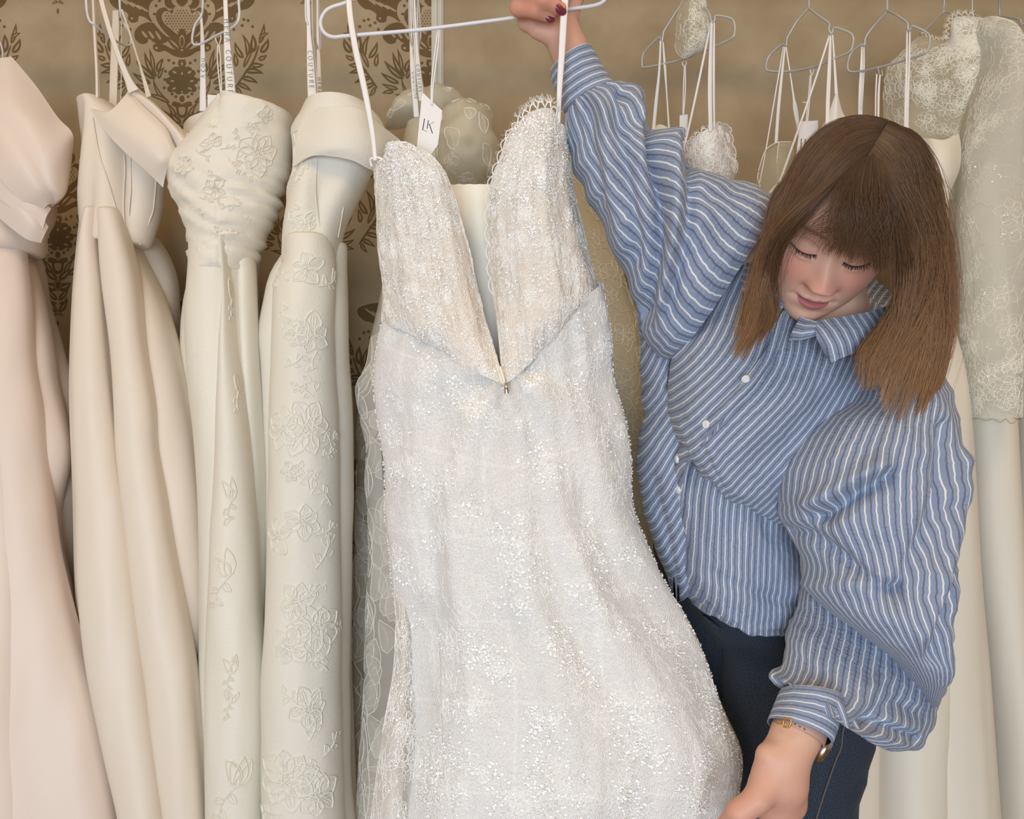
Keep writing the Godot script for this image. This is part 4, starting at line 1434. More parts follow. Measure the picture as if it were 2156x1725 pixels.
func right_side() -> void:
	var w := wrinkles(0.006, 0.006, 1.0, 0.25, 31)
	# the greyish lace dress right behind the held one
	var t := thing("wedding_dress", "greyish ivory lace dress seen between the held dress and the striped shirt", "dress")
	var mb := MB.new()
	var s := fall([[300, 1172, 1228], [380, 1172, 1250], [450, 1172, 1270], [500, 1172, 1284], [565, 1172, 1307], [630, 1172, 1327], [682, 1172, 1344], [760, 1172, 1354], [900, 1172, 1366], [1085, 1172, 1380], [1300, 1172, 1450], [1760, 1172, 1520]], 0.22, 0.24, 0.07, 0.09, 72, w)
	mb.grid(s)
	obj("gown", mb.mesh(), mat.organza, t)
	mb = MB.new()
	mb.grid(fall([[300, 1178, 1222], [450, 1178, 1262], [630, 1178, 1318], [760, 1178, 1346], [1085, 1178, 1372], [1760, 1178, 1510]], 0.21, 0.22, 0.05, 0.07, 48))
	obj("lining", mb.mesh(), mat.ivory_plain, t)
	mb = MB.new()
	lace(mb, s, 0.2, 0.49, 0.02, 0.75, 46, 0.026, 150, 0.0007)
	stuff(obj("lace_embroidery", mb.mesh(), mat.fine_thread, t))
	straps(t, [[[1211, -40, 0.30, 0.0012], [1212, 20, 0.30, 0.0012], [1216, 48, 0.30, 0.001], [1219, 120, 0.28, 0.001], [1212, 300, 0.25, 0.001]], [[1217, -40, 0.31, 0.001], [1218, 20, 0.31, 0.0012], [1219, 45, 0.31, 0.001], [1224, 150, 0.28, 0.001], [1222, 300, 0.25, 0.001]]])
	# first hanger: a corset of white lace with a sheer lace piece hung over the hanger
	t = thing("wedding_dress", "white lace corset with an eyelash edge, hung by flat straps above the shoulder", "dress")
	mb = MB.new()
	s = loft([
		[[1432, 306, 0.27], [1450, 298, 0.30], [1470, 284, 0.315], [1495, 270, 0.32], [1512, 262, 0.315], [1535, 267, 0.28]],
		[[1434, 330, 0.27], [1454, 325, 0.305], [1476, 318, 0.325], [1500, 308, 0.33], [1520, 300, 0.32], [1541, 298, 0.28]],
		[[1440, 350, 0.27], [1460, 352, 0.305], [1482, 350, 0.325], [1506, 345, 0.33], [1528, 340, 0.32], [1550, 352, 0.28]],
		[[1445, 420, 0.27], [1462, 420, 0.30], [1480, 420, 0.32], [1500, 420, 0.32], [1520, 415, 0.315], [1541, 400, 0.28]]], 40, 30)
	thick(mb, s, 0.005)
	obj("corset", mb.mesh(), mat.lace_base, t)
	mb = MB.new()
	lace(mb, s, 0.03, 0.97, 0.03, 0.8, 22, 0.016, 70, 0.0007)
	var edge := PackedVector3Array()
	for k in 20:
		edge.append(s.at(k / 19.0, 0.0))
	scallops(mb, edge, 9, 0.005, 0.0008, 3)
	edge = PackedVector3Array()
	for k in 10:
		edge.append(s.at(1.0, k / 12.0))
	scallops(mb, edge, 4, 0.003, 0.0008, 1)
	stuff(obj("lace_embroidery", mb.mesh(), mat.lace_thread, t))
	mb = MB.new()
	thick(mb, loft([[[1372, 268, 0.22], [1390, 262, 0.235], [1409, 270, 0.24], [1428, 285, 0.23]], [[1370, 300, 0.23], [1392, 300, 0.25], [1414, 305, 0.255], [1436, 310, 0.24]], [[1380, 345, 0.23], [1400, 350, 0.245], [1420, 352, 0.25], [1440, 350, 0.24]]], 16, 14), 0.004)
	obj("bust_cup", mb.mesh(), mat.ivory_plain, t)
	straps(t, [[[1391, 86, 0.26, 0.0018], [1388, 150, 0.255, 0.0022], [1382, 210, 0.245, 0.0032], [1376, 272, 0.23, 0.0034]],
		[[1396, 88, 0.265, 0.0012], [1400, 140, 0.26, 0.0024], [1404, 200, 0.25, 0.0014], [1409, 276, 0.245, 0.002]],
		[[1498, 44, 0.335, 0.0018], [1480, 130, 0.33, 0.002], [1460, 225, 0.31, 0.002], [1439, 318, 0.285, 0.002]],
		[[1499, 46, 0.34, 0.002], [1497, 100, 0.34, 0.0032], [1495, 180, 0.338, 0.004], [1496, 276, 0.325, 0.0034]],
		[[1504, 48, 0.345, 0.0012], [1503, 120, 0.345, 0.002], [1503, 200, 0.34, 0.0018], [1504, 268, 0.325, 0.0016]]])
	t = thing("lace_topper", "sheer ivory lace piece draped over the hanger of the white lace corset", "lace top")
	mb = MB.new()
	s = loft([[[1446, -30, 0.30], [1462, -34, 0.325], [1482, -30, 0.32]], [[1428, 20, 0.30], [1456, 16, 0.335], [1488, 22, 0.32]], [[1422, 70, 0.30], [1456, 66, 0.34], [1494, 64, 0.32]], [[1423, 104, 0.30], [1452, 100, 0.33], [1486, 96, 0.315]], [[1436, 122, 0.305], [1444, 122, 0.315], [1462, 112, 0.31]]], 24, 36)
	thick(mb, s, 0.002)
	obj("lace_ground", mb.mesh(), mat.net, t)
	mb = MB.new()
	lace(mb, s, 0.4, 0.98, 0.05, 0.95, 14, 0.014, 90, 0.0006)
	for k in 26:
		var q := PackedVector3Array()
		for e in 9:
			q.append(s.at(lerpf(0.42, 0.99, e / 8.0), 0.1 + k * 0.032 + 0.025 * sin(e * 1.4 + k * 1.3)) + Vector3(0, 0, 0.001))
		mb.wire(q, 0.0005, 4)
	stuff(obj("lace_embroidery", mb.mesh(), mat.thread, t))
	hanger("grey wire hanger that carries the white lace corset", "grey_wire", 0.3, [
		["wire", [[1442, -4, 0.295], [1404, 56, 0.27], [1397, 69, 0.265], [1394, 87, 0.26], [1387, 79, 0.255], [1360, 106, 0.235], [1353, 119, 0.23], [1352, 138, 0.23], [1357, 142, 0.235], [1400, 134, 0.26], [1439, 124, 0.285], [1497, 101, 0.325], [1538, 82, 0.355], [1547, 68, 0.36], [1545, 46, 0.36], [1534, 37, 0.355], [1508, 33, 0.345], [1505, 41, 0.343], [1501, 48, 0.34], [1497, 42, 0.338], [1494, 30, 0.335], [1482, 15, 0.325], [1442, -4, 0.295]]],
		["hook", [[1443, -4, 0.295], [1444, -30, 0.29], [1444, -80, 0.28], [1446, -160, 0.27]]]])
	card("narrow greyish card with a dark monogram, hanging left of the white lace corset", [[1431, 243], [1448, 241], [1446, 318], [1430, 316]], 0.28, [[[1441, 124], [1439, 128], [1437, 134], [1440, 139], [1445, 134], [1443, 128]], [[1441, 138], [1439, 190], [1438, 244]], [[1443, 138], [1443, 190], [1439, 244]]], [1432, 280, 1448, 279, 1431, 302])
	# second hanger
	t = thing("wedding_dress", "sheer dress with corded cups on very thin straps, left of the head", "dress")
	mb = MB.new()
	s = loft([[[1612, 318, 0.23], [1640, 299, 0.25], [1668, 299, 0.25]], [[1602, 350, 0.24], [1638, 345, 0.27], [1676, 342, 0.26]], [[1592, 392, 0.24], [1640, 400, 0.27], [1684, 398, 0.26]], [[1590, 470, 0.24], [1640, 470, 0.26], [1690, 470, 0.26]]], 24, 24)
	thick(mb, s, 0.003)
	obj("sheer_cup", mb.mesh(), mat.net, t)
	mb = MB.new()
	for a in [[[1597, 360], [1606, 330], [1616, 312], [1638, 300], [1666, 299]], [[1597, 362], [1595, 375], [1600, 392], [1596, 408]], [[1640, 300], [1636, 340], [1640, 400]]]:
		mb.wire(line(a, 6, 0.265), 0.0012, 5)
	obj("cord_edge", mb.mesh(), mat.cord, t)
	mb = MB.new()
	thick(mb, loft([[[1612, 412, 0.31], [1630, 392, 0.32], [1648, 378, 0.315]], [[1622, 440, 0.32], [1650, 425, 0.34], [1680, 410, 0.33]], [[1640, 520, 0.31], [1670, 520, 0.33], [1700, 520, 0.32]]], 16, 16), 0.004)
	thick(mb, loft([[[1759, 196, 0.335], [1762, 195, 0.337], [1764, 197, 0.335]], [[1742, 246, 0.335], [1760, 240, 0.345], [1774, 236, 0.33]], [[1722, 286, 0.33], [1756, 276, 0.35], [1792, 266, 0.32]], [[1720, 340, 0.32], [1760, 340, 0.34], [1800, 330, 0.31]]], 16, 20), 0.004)
	obj("satin_cup", mb.mesh(), mat.satin_ribbon, t)
	mb = MB.new()
	mb.grid(fall([[430, 1600, 1690], [600, 1590, 1710], [900, 1600, 1800], [1300, 1650, 1848], [1500, 1700, 1847], [1600, 1720, 1846], [1760, 1700, 1842]], 0.27, 0.33, 0.03, 0.07, 48, w, 0.8, 0.012, 2))
	obj("skirt", mb.mesh(), mat.satin, t)
	straps(t, [[[1650, 97, 0.26, 0.0013], [1634, 190, 0.255, 0.0013], [1617, 290, 0.25, 0.0013], [1600, 384, 0.245, 0.0013]],
		[[1653, 98, 0.265, 0.0014], [1646, 160, 0.26, 0.0024], [1639, 230, 0.255, 0.003], [1634, 302, 0.25, 0.0032]],
		[[1655, 99, 0.267, 0.0013], [1663, 150, 0.265, 0.0013], [1671, 204, 0.262, 0.002], [1675, 230, 0.26, 0.0044], [1682, 275, 0.255, 0.003], [1690, 330, 0.25, 0.003]],
		[[1748, 70, 0.335, 0.0017], [1716, 170, 0.335, 0.0017], [1680, 275, 0.33, 0.0018], [1640, 388, 0.322, 0.002]],
		[[1749, 72, 0.337, 0.0018], [1746, 150, 0.337, 0.0034], [1743, 220, 0.337, 0.0036], [1742, 280, 0.345, 0.0036]],
		[[1753, 73, 0.34, 0.0012], [1757, 130, 0.34, 0.0018], [1761, 198, 0.336, 0.003]]])
	hanger("grey wire hanger carrying the sheer corded dress, left of the head", "grey_wire", 0.3, [
		["wire", [[1703, 17, 0.3], [1680, 42, 0.285], [1664, 68, 0.275], [1657, 81, 0.27], [1655, 96, 0.267], [1646, 94, 0.26], [1620, 117, 0.245], [1613, 140, 0.24], [1618, 149, 0.242], [1651, 151, 0.26], [1680, 148, 0.28], [1716, 140, 0.31], [1758, 123, 0.34], [1787, 110, 0.36], [1795, 97, 0.365], [1796, 78, 0.365], [1787, 68, 0.36], [1758, 58, 0.345], [1754, 64, 0.342], [1750, 71, 0.34], [1745, 62, 0.338], [1745, 49, 0.336], [1722, 32, 0.32], [1703, 17, 0.3]]],
		["hook", [[1703, 18, 0.3], [1703, -10, 0.295], [1703, -90, 0.28], [1706, -160, 0.27]]]])
	card("white card with a dark monogram, partly hidden by the top of the head", [[1685, 256], [1722, 254], [1722, 330], [1675, 336]], 0.30, [[[1709, 140], [1706, 148], [1710, 158], [1713, 146]], [[1706, 158], [1702, 205], [1697, 258]], [[1708, 158], [1705, 205], [1700, 258]], [[1690, 216], [1697, 216], [1704, 214]]], [1687, 292, 1704, 291, 1686, 314])
	# third hanger
	t = thing("wedding_dress", "ivory satin dress with a scooped bodice right of the head and a long folded skirt", "dress")
	mb = MB.new()
	thick(mb, loft([[[1940, 290, 0.30], [1962, 292, 0.32], [1988, 294, 0.325], [2019, 281, 0.30]], [[1940, 330, 0.30], [1970, 330, 0.335], [2000, 325, 0.335], [2024, 315, 0.30]], [[1940, 365, 0.30], [1968, 370, 0.33], [2000, 370, 0.33], [2020, 358, 0.30]], [[1940, 420, 0.29], [1960, 420, 0.31], [1985, 420, 0.31], [1998, 410, 0.29]]], 28, 28), 0.004)
	obj("bodice", mb.mesh(), mat.ivory_plain, t)
	mb = MB.new()
	var w2 := wrinkles(0.005, 0.010, 1.0, 0.12, 41)
	mb.grid(fall([[408, 1940, 1994], [480, 1925, 1990], [640, 1895, 1988], [705, 1880, 2007], [791, 1870, 2027], [900, 1860, 2040], [1122, 1850, 2053], [1271, 1845, 2068], [1400, 1840, 2079], [1567, 1830, 2090], [1760, 1825, 2097]], 0.30, 0.34, 0.03, 0.08, 72, w2, 0.8, 0.012, 2))
	mb.grid(fall([[640, 1900, 1950], [900, 1860, 1985], [1271, 1842, 2000], [1500, 1853, 1995], [1600, 1854, 1985], [1760, 1850, 1982]], 0.33, 0.38, 0.02, 0.055, 48, w2))
	obj("skirt", mb.mesh(), mat.ivory_plain, t)
	straps(t, [[[1815, 94, 0.26, 0.0014], [1814, 150, 0.26, 0.0034], [1812, 200, 0.26, 0.0042], [1811, 300, 0.26, 0.0042]], [[1819, 94, 0.262, 0.0012], [1819, 150, 0.262, 0.0014], [1814, 230, 0.262, 0.0014]],
		[[1910, 64, 0.34, 0.0014], [1909, 150, 0.34, 0.0022], [1909, 220, 0.34, 0.0042], [1908, 300, 0.335, 0.0042]], [[1916, 64, 0.343, 0.0014], [1914, 150, 0.342, 0.0018], [1911, 230, 0.34, 0.0022]],
		[[1846, 156, 0.3, 0.0014], [1844, 200, 0.3, 0.0014], [1843, 290, 0.3, 0.0014]], [[1853, 158, 0.302, 0.0014], [1850, 200, 0.302, 0.002], [1849, 290, 0.302, 0.0016]]])
	hanger("grey wire hanger above the top of the head, in front of the lace dress", "grey_wire", 0.3, [
		["wire", [[1868, 24, 0.3], [1842, 52, 0.282], [1823, 78, 0.27], [1820, 95, 0.265], [1813, 94, 0.262], [1794, 110, 0.25], [1786, 127, 0.245], [1787, 149, 0.245], [1812, 150, 0.26], [1846, 143, 0.29], [1901, 128, 0.33], [1943, 114, 0.36], [1954, 104, 0.365], [1958, 81, 0.367], [1950, 68, 0.362], [1922, 55, 0.35], [1916, 63, 0.345], [1912, 62, 0.343], [1909, 47, 0.34], [1888, 32, 0.325], [1868, 22, 0.3]]],
		["hook", [[1868, 25, 0.3], [1868, -10, 0.295], [1868, -90, 0.28], [1870, -160, 0.27]]],
		["tag_loop", [[1848, 140, 0.295], [1850, 150, 0.297], [1853, 158, 0.3], [1858, 158, 0.302], [1856, 148, 0.3]], 0.001]])
	lace_sleeve_dress()
	satin_skirts()
	# the last hangers
	hanger("grey wire hanger with one bare shoulder, left of the lace shoulder", "grey_wire", 0.2, [["wire", [[1938, 72, 0.24], [1962, 50, 0.22], [1986, 26, 0.2], [2005, 29, 0.22], [2023, 33, 0.24]]], ["hook", [[1986, 27, 0.2], [1988, 0, 0.2], [1988, -90, 0.24], [1990, -160, 0.27]]]])
	hanger("grey wire hanger that carries the lace shoulder", "grey_wire", 0.26, [["wire", [[2010, 60, 0.2], [2046, 32, 0.22], [2072, 41, 0.24], [2096, 52, 0.26]]], ["hook", [[2046, 33, 0.22], [2047, 0, 0.22], [2047, -90, 0.24], [2050, -160, 0.27]]]])
	hanger("grey wire hanger by the right edge, past the lace shoulder", "grey_wire", 0.16, [["wire", [[2105, 33, 0.16], [2145, 40, 0.2], [2150, 52, 0.2], [2156, 50, 0.2], [2185, 58, 0.22], [2186, 96, 0.22], [2143, 118, 0.2], [2080, 140, 0.14], [2060, 110, 0.13], [2105, 33, 0.16]]], ["hook", [[2105, 34, 0.16], [2104, 0, 0.17], [2105, -90, 0.22], [2106, -160, 0.27]]]])
	t = thing("wedding_dress", "beige strip of a dress cut off by the right edge", "dress")
	mb = MB.new()
	mb.grid(fall([[66, 2151, 2190], [140, 2148, 2200], [300, 2147, 2200], [505, 2146, 2200], [700, 2140, 2200], [1000, 2140, 2210], [1760, 2135, 2230]], 0.14, 0.14, 0.03, 0.06, 40, w))
	obj("gown", mb.mesh(), mat.ivory_plain, t)

func lace_sleeve_dress() -> void:
	var t := thing("wedding_dress", "sheer ivory lace dress with a long scalloped sleeve, at the right", "dress")
	var w := wrinkles(0.007, 0.006, 1.0, 0.3, 37)
	var mb := MB.new()
	var s := loft([
		[[1938, 72, 0.22], [1966, 82, 0.24], [1998, 81, 0.25], [2006, 40, 0.27], [2048, 35, 0.28], [2092, 46, 0.28]],
		[[1893, 114, 0.20], [1940, 120, 0.24], [1985, 120, 0.26], [2025, 110, 0.28], [2070, 100, 0.29], [2110, 100, 0.28]],
		[[1864, 156, 0.19], [1920, 170, 0.24], [1970, 180, 0.26], [2020, 180, 0.28], [2060, 170, 0.28], [2110, 170, 0.27]],
		[[1860, 250, 0.19], [1915, 250, 0.23], [1970, 255, 0.25], [2010, 260, 0.26], [2050, 260, 0.26], [2100, 260, 0.25]],
		[[1870, 420, 0.19], [1920, 420, 0.22], [1970, 420, 0.23], [2010, 420, 0.24], [2050, 420, 0.24], [2100, 420, 0.23]]], 50, 60)
	thick(mb, s, 0.002)
	obj("lace_bodice", mb.mesh(), mat.net, t)
	var thread := MB.new()
	lace(thread, s, 0.42, 0.98, 0.0, 0.25, 46, 0.018, 120, 0.00045)
	lace(thread, s, 0.05, 0.8, 0.15, 0.8, 60, 0.018, 130, 0.0005)
	var edge := line([[1998, 81], [2000, 60], [2006, 40], [2024, 33], [2050, 34]], 6, 0.285)
	scallops(thread, edge, 8, 0.006, 0.0008, 3)
	scallops(thread, line([[1938, 72], [1966, 84], [1985, 86], [1998, 81]], 6, 0.255), 6, 0.005, 0.0008, 2)
	mb = MB.new()
	var sl := tube([[2060, 44, 2098, 48, 0.28, 0.02], [2058, 70, 2127, 70, 0.29, 0.045], [2064, 110, 2141, 110, 0.29, 0.06], [2062, 156, 2146, 156, 0.29, 0.065], [2046, 205, 2152, 205, 0.29, 0.068], [2036, 250, 2153, 250, 0.29, 0.07], [2024, 312, 2153, 312, 0.29, 0.07], [2024, 400, 2150, 400, 0.29, 0.07], [2022, 560, 2146, 560, 0.29, 0.07], [2019, 675, 2138, 661, 0.29, 0.07], [2028, 777, 2133, 748, 0.30, 0.065], [2038, 880, 2133, 880, 0.30, 0.06]], 64, 0.008, w)
	mb.grid(sl)
	obj("lace_sleeve", mb.mesh(), mat.sleeve_net, t)
	lace(thread, sl, 0.0, 0.5, 0.02, 0.35, 30, 0.022, 120, 0.00045)
	lace(thread, sl, 0.3, 0.5, 0.0, 0.9, 26, 0.018, 100, 0.00045)
	lace(thread, sl, 0.0, 0.1, 0.2, 0.9, 26, 0.016, 80, 0.00045)
	lace(thread, sl, 0.02, 0.48, 0.86, 0.97, 22, 0.02, 60, 0.0007)
	lace(thread, sl, 0.12, 0.4, 0.4, 0.85, 10, 0.028, 40, 0.00045)
	for side in 2:
		edge = PackedVector3Array()
		for k in 21:
			edge.append(sl.at(0.5 - k * 0.025, 1.0))
		scallops(thread, edge, 7, 0.009, 0.001, 0)
	stuff(obj("lace_embroidery", thread.mesh(), mat.fine_thread, t))
	var where := []
	for k in 26:
		discs(where, sl, Vector2(rng.randf_range(0.04, 0.48), rng.randf_range(0.05, 0.97)), 0.014, 5, 0.0013)
	for k in 6:
		discs(where, s, Vector2(rng.randf_range(0.1, 0.9), rng.randf_range(0.1, 0.6)), 0.02, 1, 0.0016)
	copies("beads", disc_mesh(), mat.sequin, where, t)
	mb = MB.new()
	mb.grid(fall([[300, 1880, 2090], [560, 1890, 2060], [900, 1890, 2040], [1760, 1890, 2060]], 0.13, 0.13, 0.03, 0.05, 48, w))
	obj("skirt", mb.mesh(), mat.organza, t)

func satin_skirts() -> void:
	var w := wrinkles(0.005, 0.010, 1.0, 0.12, 41)
	var t := thing("wedding_dress", "pale satin skirt in the bottom right corner, under the lace sleeve", "dress")
	var mb := MB.new()
	mb.grid(fall([[330, 2010, 2090], [560, 1990, 2110], [760, 1995, 2130], [900, 2030, 2134], [1271, 2050, 2150], [1567, 2075, 2162], [1760, 2085, 2172]], 0.21, 0.24, 0.03, 0.08, 56, w, 0.8, 0.012, 2))
	obj("skirt", mb.mesh(), mat.ivory_plain, t)

# ------------------------------------------------------------------ the dress held up

func held_row(lx: float, ly: float, rx: float, ry: float, cx: float, cy: float, z: float, d: float) -> Array:
	var row := []
	for k in 13:
		var f := k / 12.0
		var px := lerpf(lx, cx, f * 2.0) if f < 0.5 else lerpf(cx, rx, f * 2.0 - 1.0)
		var g := f * 2.0 if f < 0.5 else 2.0 - f * 2.0
		var py := lerpf(ly if f < 0.5 else ry, cy, g)
		row.append([px, py, z + d * pow(1.0 - pow(2.0 * f - 1.0, 2.0), 0.6)])
	for k in range(1, 8):
		var f := 1.0 - k / 8.0
		row.append([lerpf(lx, rx, f), lerpf(ly, ry, f), z - d * 0.8 * pow(1.0 - pow(2.0 * f - 1.0, 2.0), 0.6)])
	return row

func make_held_dress() -> void:
	var t := thing("wedding_dress", "white beaded lace mermaid dress on thin straps, held up by the woman", "dress")
	var n := FastNoiseLite.new()
	n.frequency = 1.0
	n.fractal_octaves = 2
	# hips and skirt
	var mb := MB.new()
	var rows := [
		held_row(806, 636, 1256, 596, 1064, 800, 0.60, 0.074),
		held_row(799, 720, 1288, 715, 1066, 850, 0.60, 0.080),
		held_row(799, 800, 1301, 800, 1066, 900, 0.60, 0.084),
		held_row(801, 890, 1318, 885, 1068, 960, 0.605, 0.08),
		held_row(804, 987, 1332, 975, 1072, 1035, 0.61, 0.085),
		held_row(812, 1060, 1337, 1065, 1078, 1100, 0.615, 0.085),
		held_row(828, 1150, 1357, 1142, 1088, 1175, 0.62, 0.085),
		held_row(838, 1250, 1395, 1230, 1105, 1260, 0.625, 0.085),
		held_row(848, 1330, 1446, 1318, 1130, 1340, 0.63, 0.085),
		held_row(856, 1420, 1496, 1410, 1158, 1425, 0.64, 0.085),
		held_row(855, 1493, 1530, 1495, 1180, 1505, 0.65, 0.085),
		held_row(851, 1590, 1569, 1590, 1200, 1600, 0.66, 0.085),
		held_row(847, 1680, 1560, 1690, 1200, 1700, 0.67, 0.085),
		held_row(840, 1800, 1540, 1800, 1190, 1810, 0.675, 0.085)]
	var folds := func(a: float, tt: float, _x: float, _y: float) -> float:
		# soft drapes that run out from the zip, and long ones that open towards the hem
		var f := a / 0.6
		if f > 1.0:
			return 0.0
		var fall_: float = smoothstep(0.1, 0.5, tt)
		var h := 0.006 * fall_ * sin((f - 0.47) * 26.0 / (0.5 + tt) + 0.8)
		h += 0.006 * (1.0 - smoothstep(0.12, 0.45, tt)) * sin(atan2(f - 0.5, tt + 0.02) * 9.0) * smoothstep(0.02, 0.12, absf(f - 0.5))
		return h + 0.004 * n.get_noise_2d(f * 9.0, tt * 3.5)
	var body := loft(rows, 130, 150, true, folds)
	mb.grid(body)
	obj("skirt", mb.mesh(), mat.white, t)
	# inside of the front
	mb = MB.new()
	var pleat := func(a: float, _t: float, px: float, _py: float) -> float: return 0.0025 * sin(px * 0.28) if a < 0.5 else 0.0
	var inner := fall([[398, 800, 1200], [440, 797, 1212], [520, 798, 1232], [620, 808, 1252], [720, 810, 1270], [830, 812, 1290]], 0.545, 0.57, 0.025, 0.03, 120, pleat, 0.7)
	mb.grid(inner)
	obj("lining", mb.mesh(), mat.white_lining, t)
	var bone := func(f: float, tt: float, _x: float, _y: float) -> float:
		return 0.0028 * pow(absf(sin(f * 13.0)), 3.0) * smoothstep(0.02, 0.3, tt) + 0.002 * n.get_noise_2d(f * 14.0, tt * 5.0)
	var left := loft([
		[[786, 344, 0.585], [796, 340, 0.61], [808, 332, 0.63], [815, 303, 0.645], [830, 298, 0.65], [849, 299, 0.65], [872, 308, 0.648]],
		[[788, 372, 0.58], [802, 366, 0.615], [824, 356, 0.64], [845, 344, 0.655], [868, 336, 0.66], [895, 332, 0.655], [918, 338, 0.645]],
		[[790, 400, 0.58], [804, 398, 0.615], [830, 394, 0.64], [858, 388, 0.655], [888, 384, 0.66], [922, 384, 0.655], [950, 392, 0.64]],
		[[793, 475, 0.58], [808, 474, 0.615], [836, 472, 0.64], [868, 470, 0.655], [902, 468, 0.66], [940, 468, 0.65], [975, 476, 0.63]],
		[[797, 545, 0.58], [813, 545, 0.62], [844, 548, 0.645], [880, 550, 0.66], [918, 550, 0.66], [960, 550, 0.65], [994, 552, 0.625]],
		[[806, 610, 0.585], [824, 615, 0.625], [856, 625, 0.65], [894, 632, 0.665], [934, 634, 0.668], [978, 634, 0.655], [1012, 636, 0.63]],
		[[803, 650, 0.598], [830, 662, 0.637], [870, 682, 0.660], [912, 700, 0.673], [954, 712, 0.677], [1000, 714, 0.669], [1032, 706, 0.645]],
		[[804, 680, 0.602], [836, 690, 0.634], [880, 708, 0.653], [930, 738, 0.666], [980, 770, 0.674], [1030, 798, 0.678], [1062, 810, 0.677]]], 90, 90, false, bone)
	mb = MB.new()
	thick(mb, left, 0.004)
	obj("bodice", mb.mesh(), mat.blush, t, "left half of the open beaded back")
	var right := loft([
		[[1090, 258, 0.64], [1106, 244, 0.652], [1128, 232, 0.66], [1150, 228, 0.66], [1166, 236, 0.655], [1182, 262, 0.635], [1194, 274, 0.60]],
		[[1066, 292, 0.64], [1086, 284, 0.655], [1112, 276, 0.665], [1140, 272, 0.668], [1164, 276, 0.66], [1184, 288, 0.635], [1197, 300, 0.60]],
		[[1050, 342, 0.635], [1074, 338, 0.655], [1102, 334, 0.668], [1132, 330, 0.67], [1160, 328, 0.66], [1184, 328, 0.635], [1199, 330, 0.60]],
		[[1030, 400, 0.63], [1058, 400, 0.655], [1090, 398, 0.67], [1124, 396, 0.672], [1156, 394, 0.662], [1186, 392, 0.635], [1208, 392, 0.60]],
		[[1028, 475, 0.625], [1058, 475, 0.655], [1092, 473, 0.672], [1128, 470, 0.675], [1164, 466, 0.665], [1198, 462, 0.635], [1222, 460, 0.60]],
		[[1030, 550, 0.625], [1062, 550, 0.655], [1098, 548, 0.672], [1136, 545, 0.676], [1174, 541, 0.668], [1212, 537, 0.64], [1241, 536, 0.60]],
		[[1038, 620, 0.63], [1072, 622, 0.66], [1108, 622, 0.675], [1146, 618, 0.68], [1184, 608, 0.672], [1222, 594, 0.645], [1252, 584, 0.605]],
		[[1048, 700, 0.645], [1080, 702, 0.670], [1112, 698, 0.681], [1148, 684, 0.682], [1186, 660, 0.672], [1226, 628, 0.646], [1257, 604, 0.603]],
		[[1062, 810, 0.677], [1084, 796, 0.677], [1112, 768, 0.675], [1146, 732, 0.669], [1186, 692, 0.658], [1228, 650, 0.638], [1260, 620, 0.602]]], 90, 90, false, bone)
	mb = MB.new()
	thick(mb, right, 0.004)
	obj("bodice", mb.mesh(), mat.blush, t, "right half of the open beaded back")
	mb = MB.new()
	var run := PackedVector3Array()
	for e in [[1052, 772], [1058, 790], [1062, 806], [1064, 822]]:
		run.append(P(e[0], e[1], 0.682))
	mb.wire(smooth(run, 5), 0.0018, 6)
	obj("zip", mb.mesh(), mat.white_lining, t)
	mb = MB.new()
	mb.wire(line([[1065, 808, 0.69], [1066, 818, 0.694], [1067, 828, 0.694]], 4), 0.0022, 8, 0.0034)
	obj("zip_puller", mb.mesh(), mat.steel, t, "small silver zip puller")
	# straps
	for s in [[[[733, -30, 0.625, 0.004], [737, 30, 0.63, 0.004], [748, 100, 0.628, 0.0042], [768, 190, 0.62, 0.0042], [784, 280, 0.61, 0.0036], [790, 338, 0.61, 0.0028]]], [[[1192, -40, 0.665, 0.0052], [1188, 20, 0.665, 0.0048], [1183, 110, 0.66, 0.0044], [1178, 190, 0.652, 0.0036], [1176, 262, 0.645, 0.0024]]]]:
		mb = MB.new()
		ribbon(mb, s[0], 0.0014)
		obj("strap", mb.mesh(), mat.satin_ribbon, t)
	# a sheer overlayer that hangs past the opaque skirt, left and right
	mb = MB.new()
	var veil := loft([
		[[826, 1180, 0.628], [838, 1180, 0.615], [870, 1180, 0.61], [900, 1180, 0.60]],
		[[833, 1300, 0.642], [850, 1300, 0.655], [880, 1300, 0.63], [905, 1300, 0.61]],
		[[829, 1410, 0.652], [850, 1412, 0.67], [880, 1414, 0.645], [910, 1414, 0.62]],
		[[817, 1480, 0.658], [842, 1482, 0.682], [876, 1484, 0.66], [910, 1484, 0.63]],
		[[803, 1560, 0.664], [834, 1560, 0.692], [874, 1560, 0.67], [910, 1560, 0.635]],
		[[790, 1660, 0.668], [826, 1660, 0.70], [870, 1660, 0.675], [910, 1660, 0.64]],
		[[774, 1780, 0.67], [818, 1780, 0.705], [866, 1780, 0.68], [910, 1780, 0.645]]], 40, 60, false)
	thick(mb, veil, 0.001)
	obj("sheer_overlay", mb.mesh(), mat.tulle, t)
	# stitching: threads, sequins and beads
	var th := MB.new()
	var where := []
	var beads := []
	var dense := func(s: Surf, c: Vector2, r: float, m: int) -> void:
		discs(where, s, c, r, m, 0.00155)
		discs(beads, s, c, r * 0.8, m / 2, 0.0010)
		lace(th, s, clampf(c.x - r * 1.1, 0.0, 1.0), c.x + r * 1.1, c.y - r * 0.9, c.y + r * 0.9, 1, r * 0.75, 4, 0.00045)
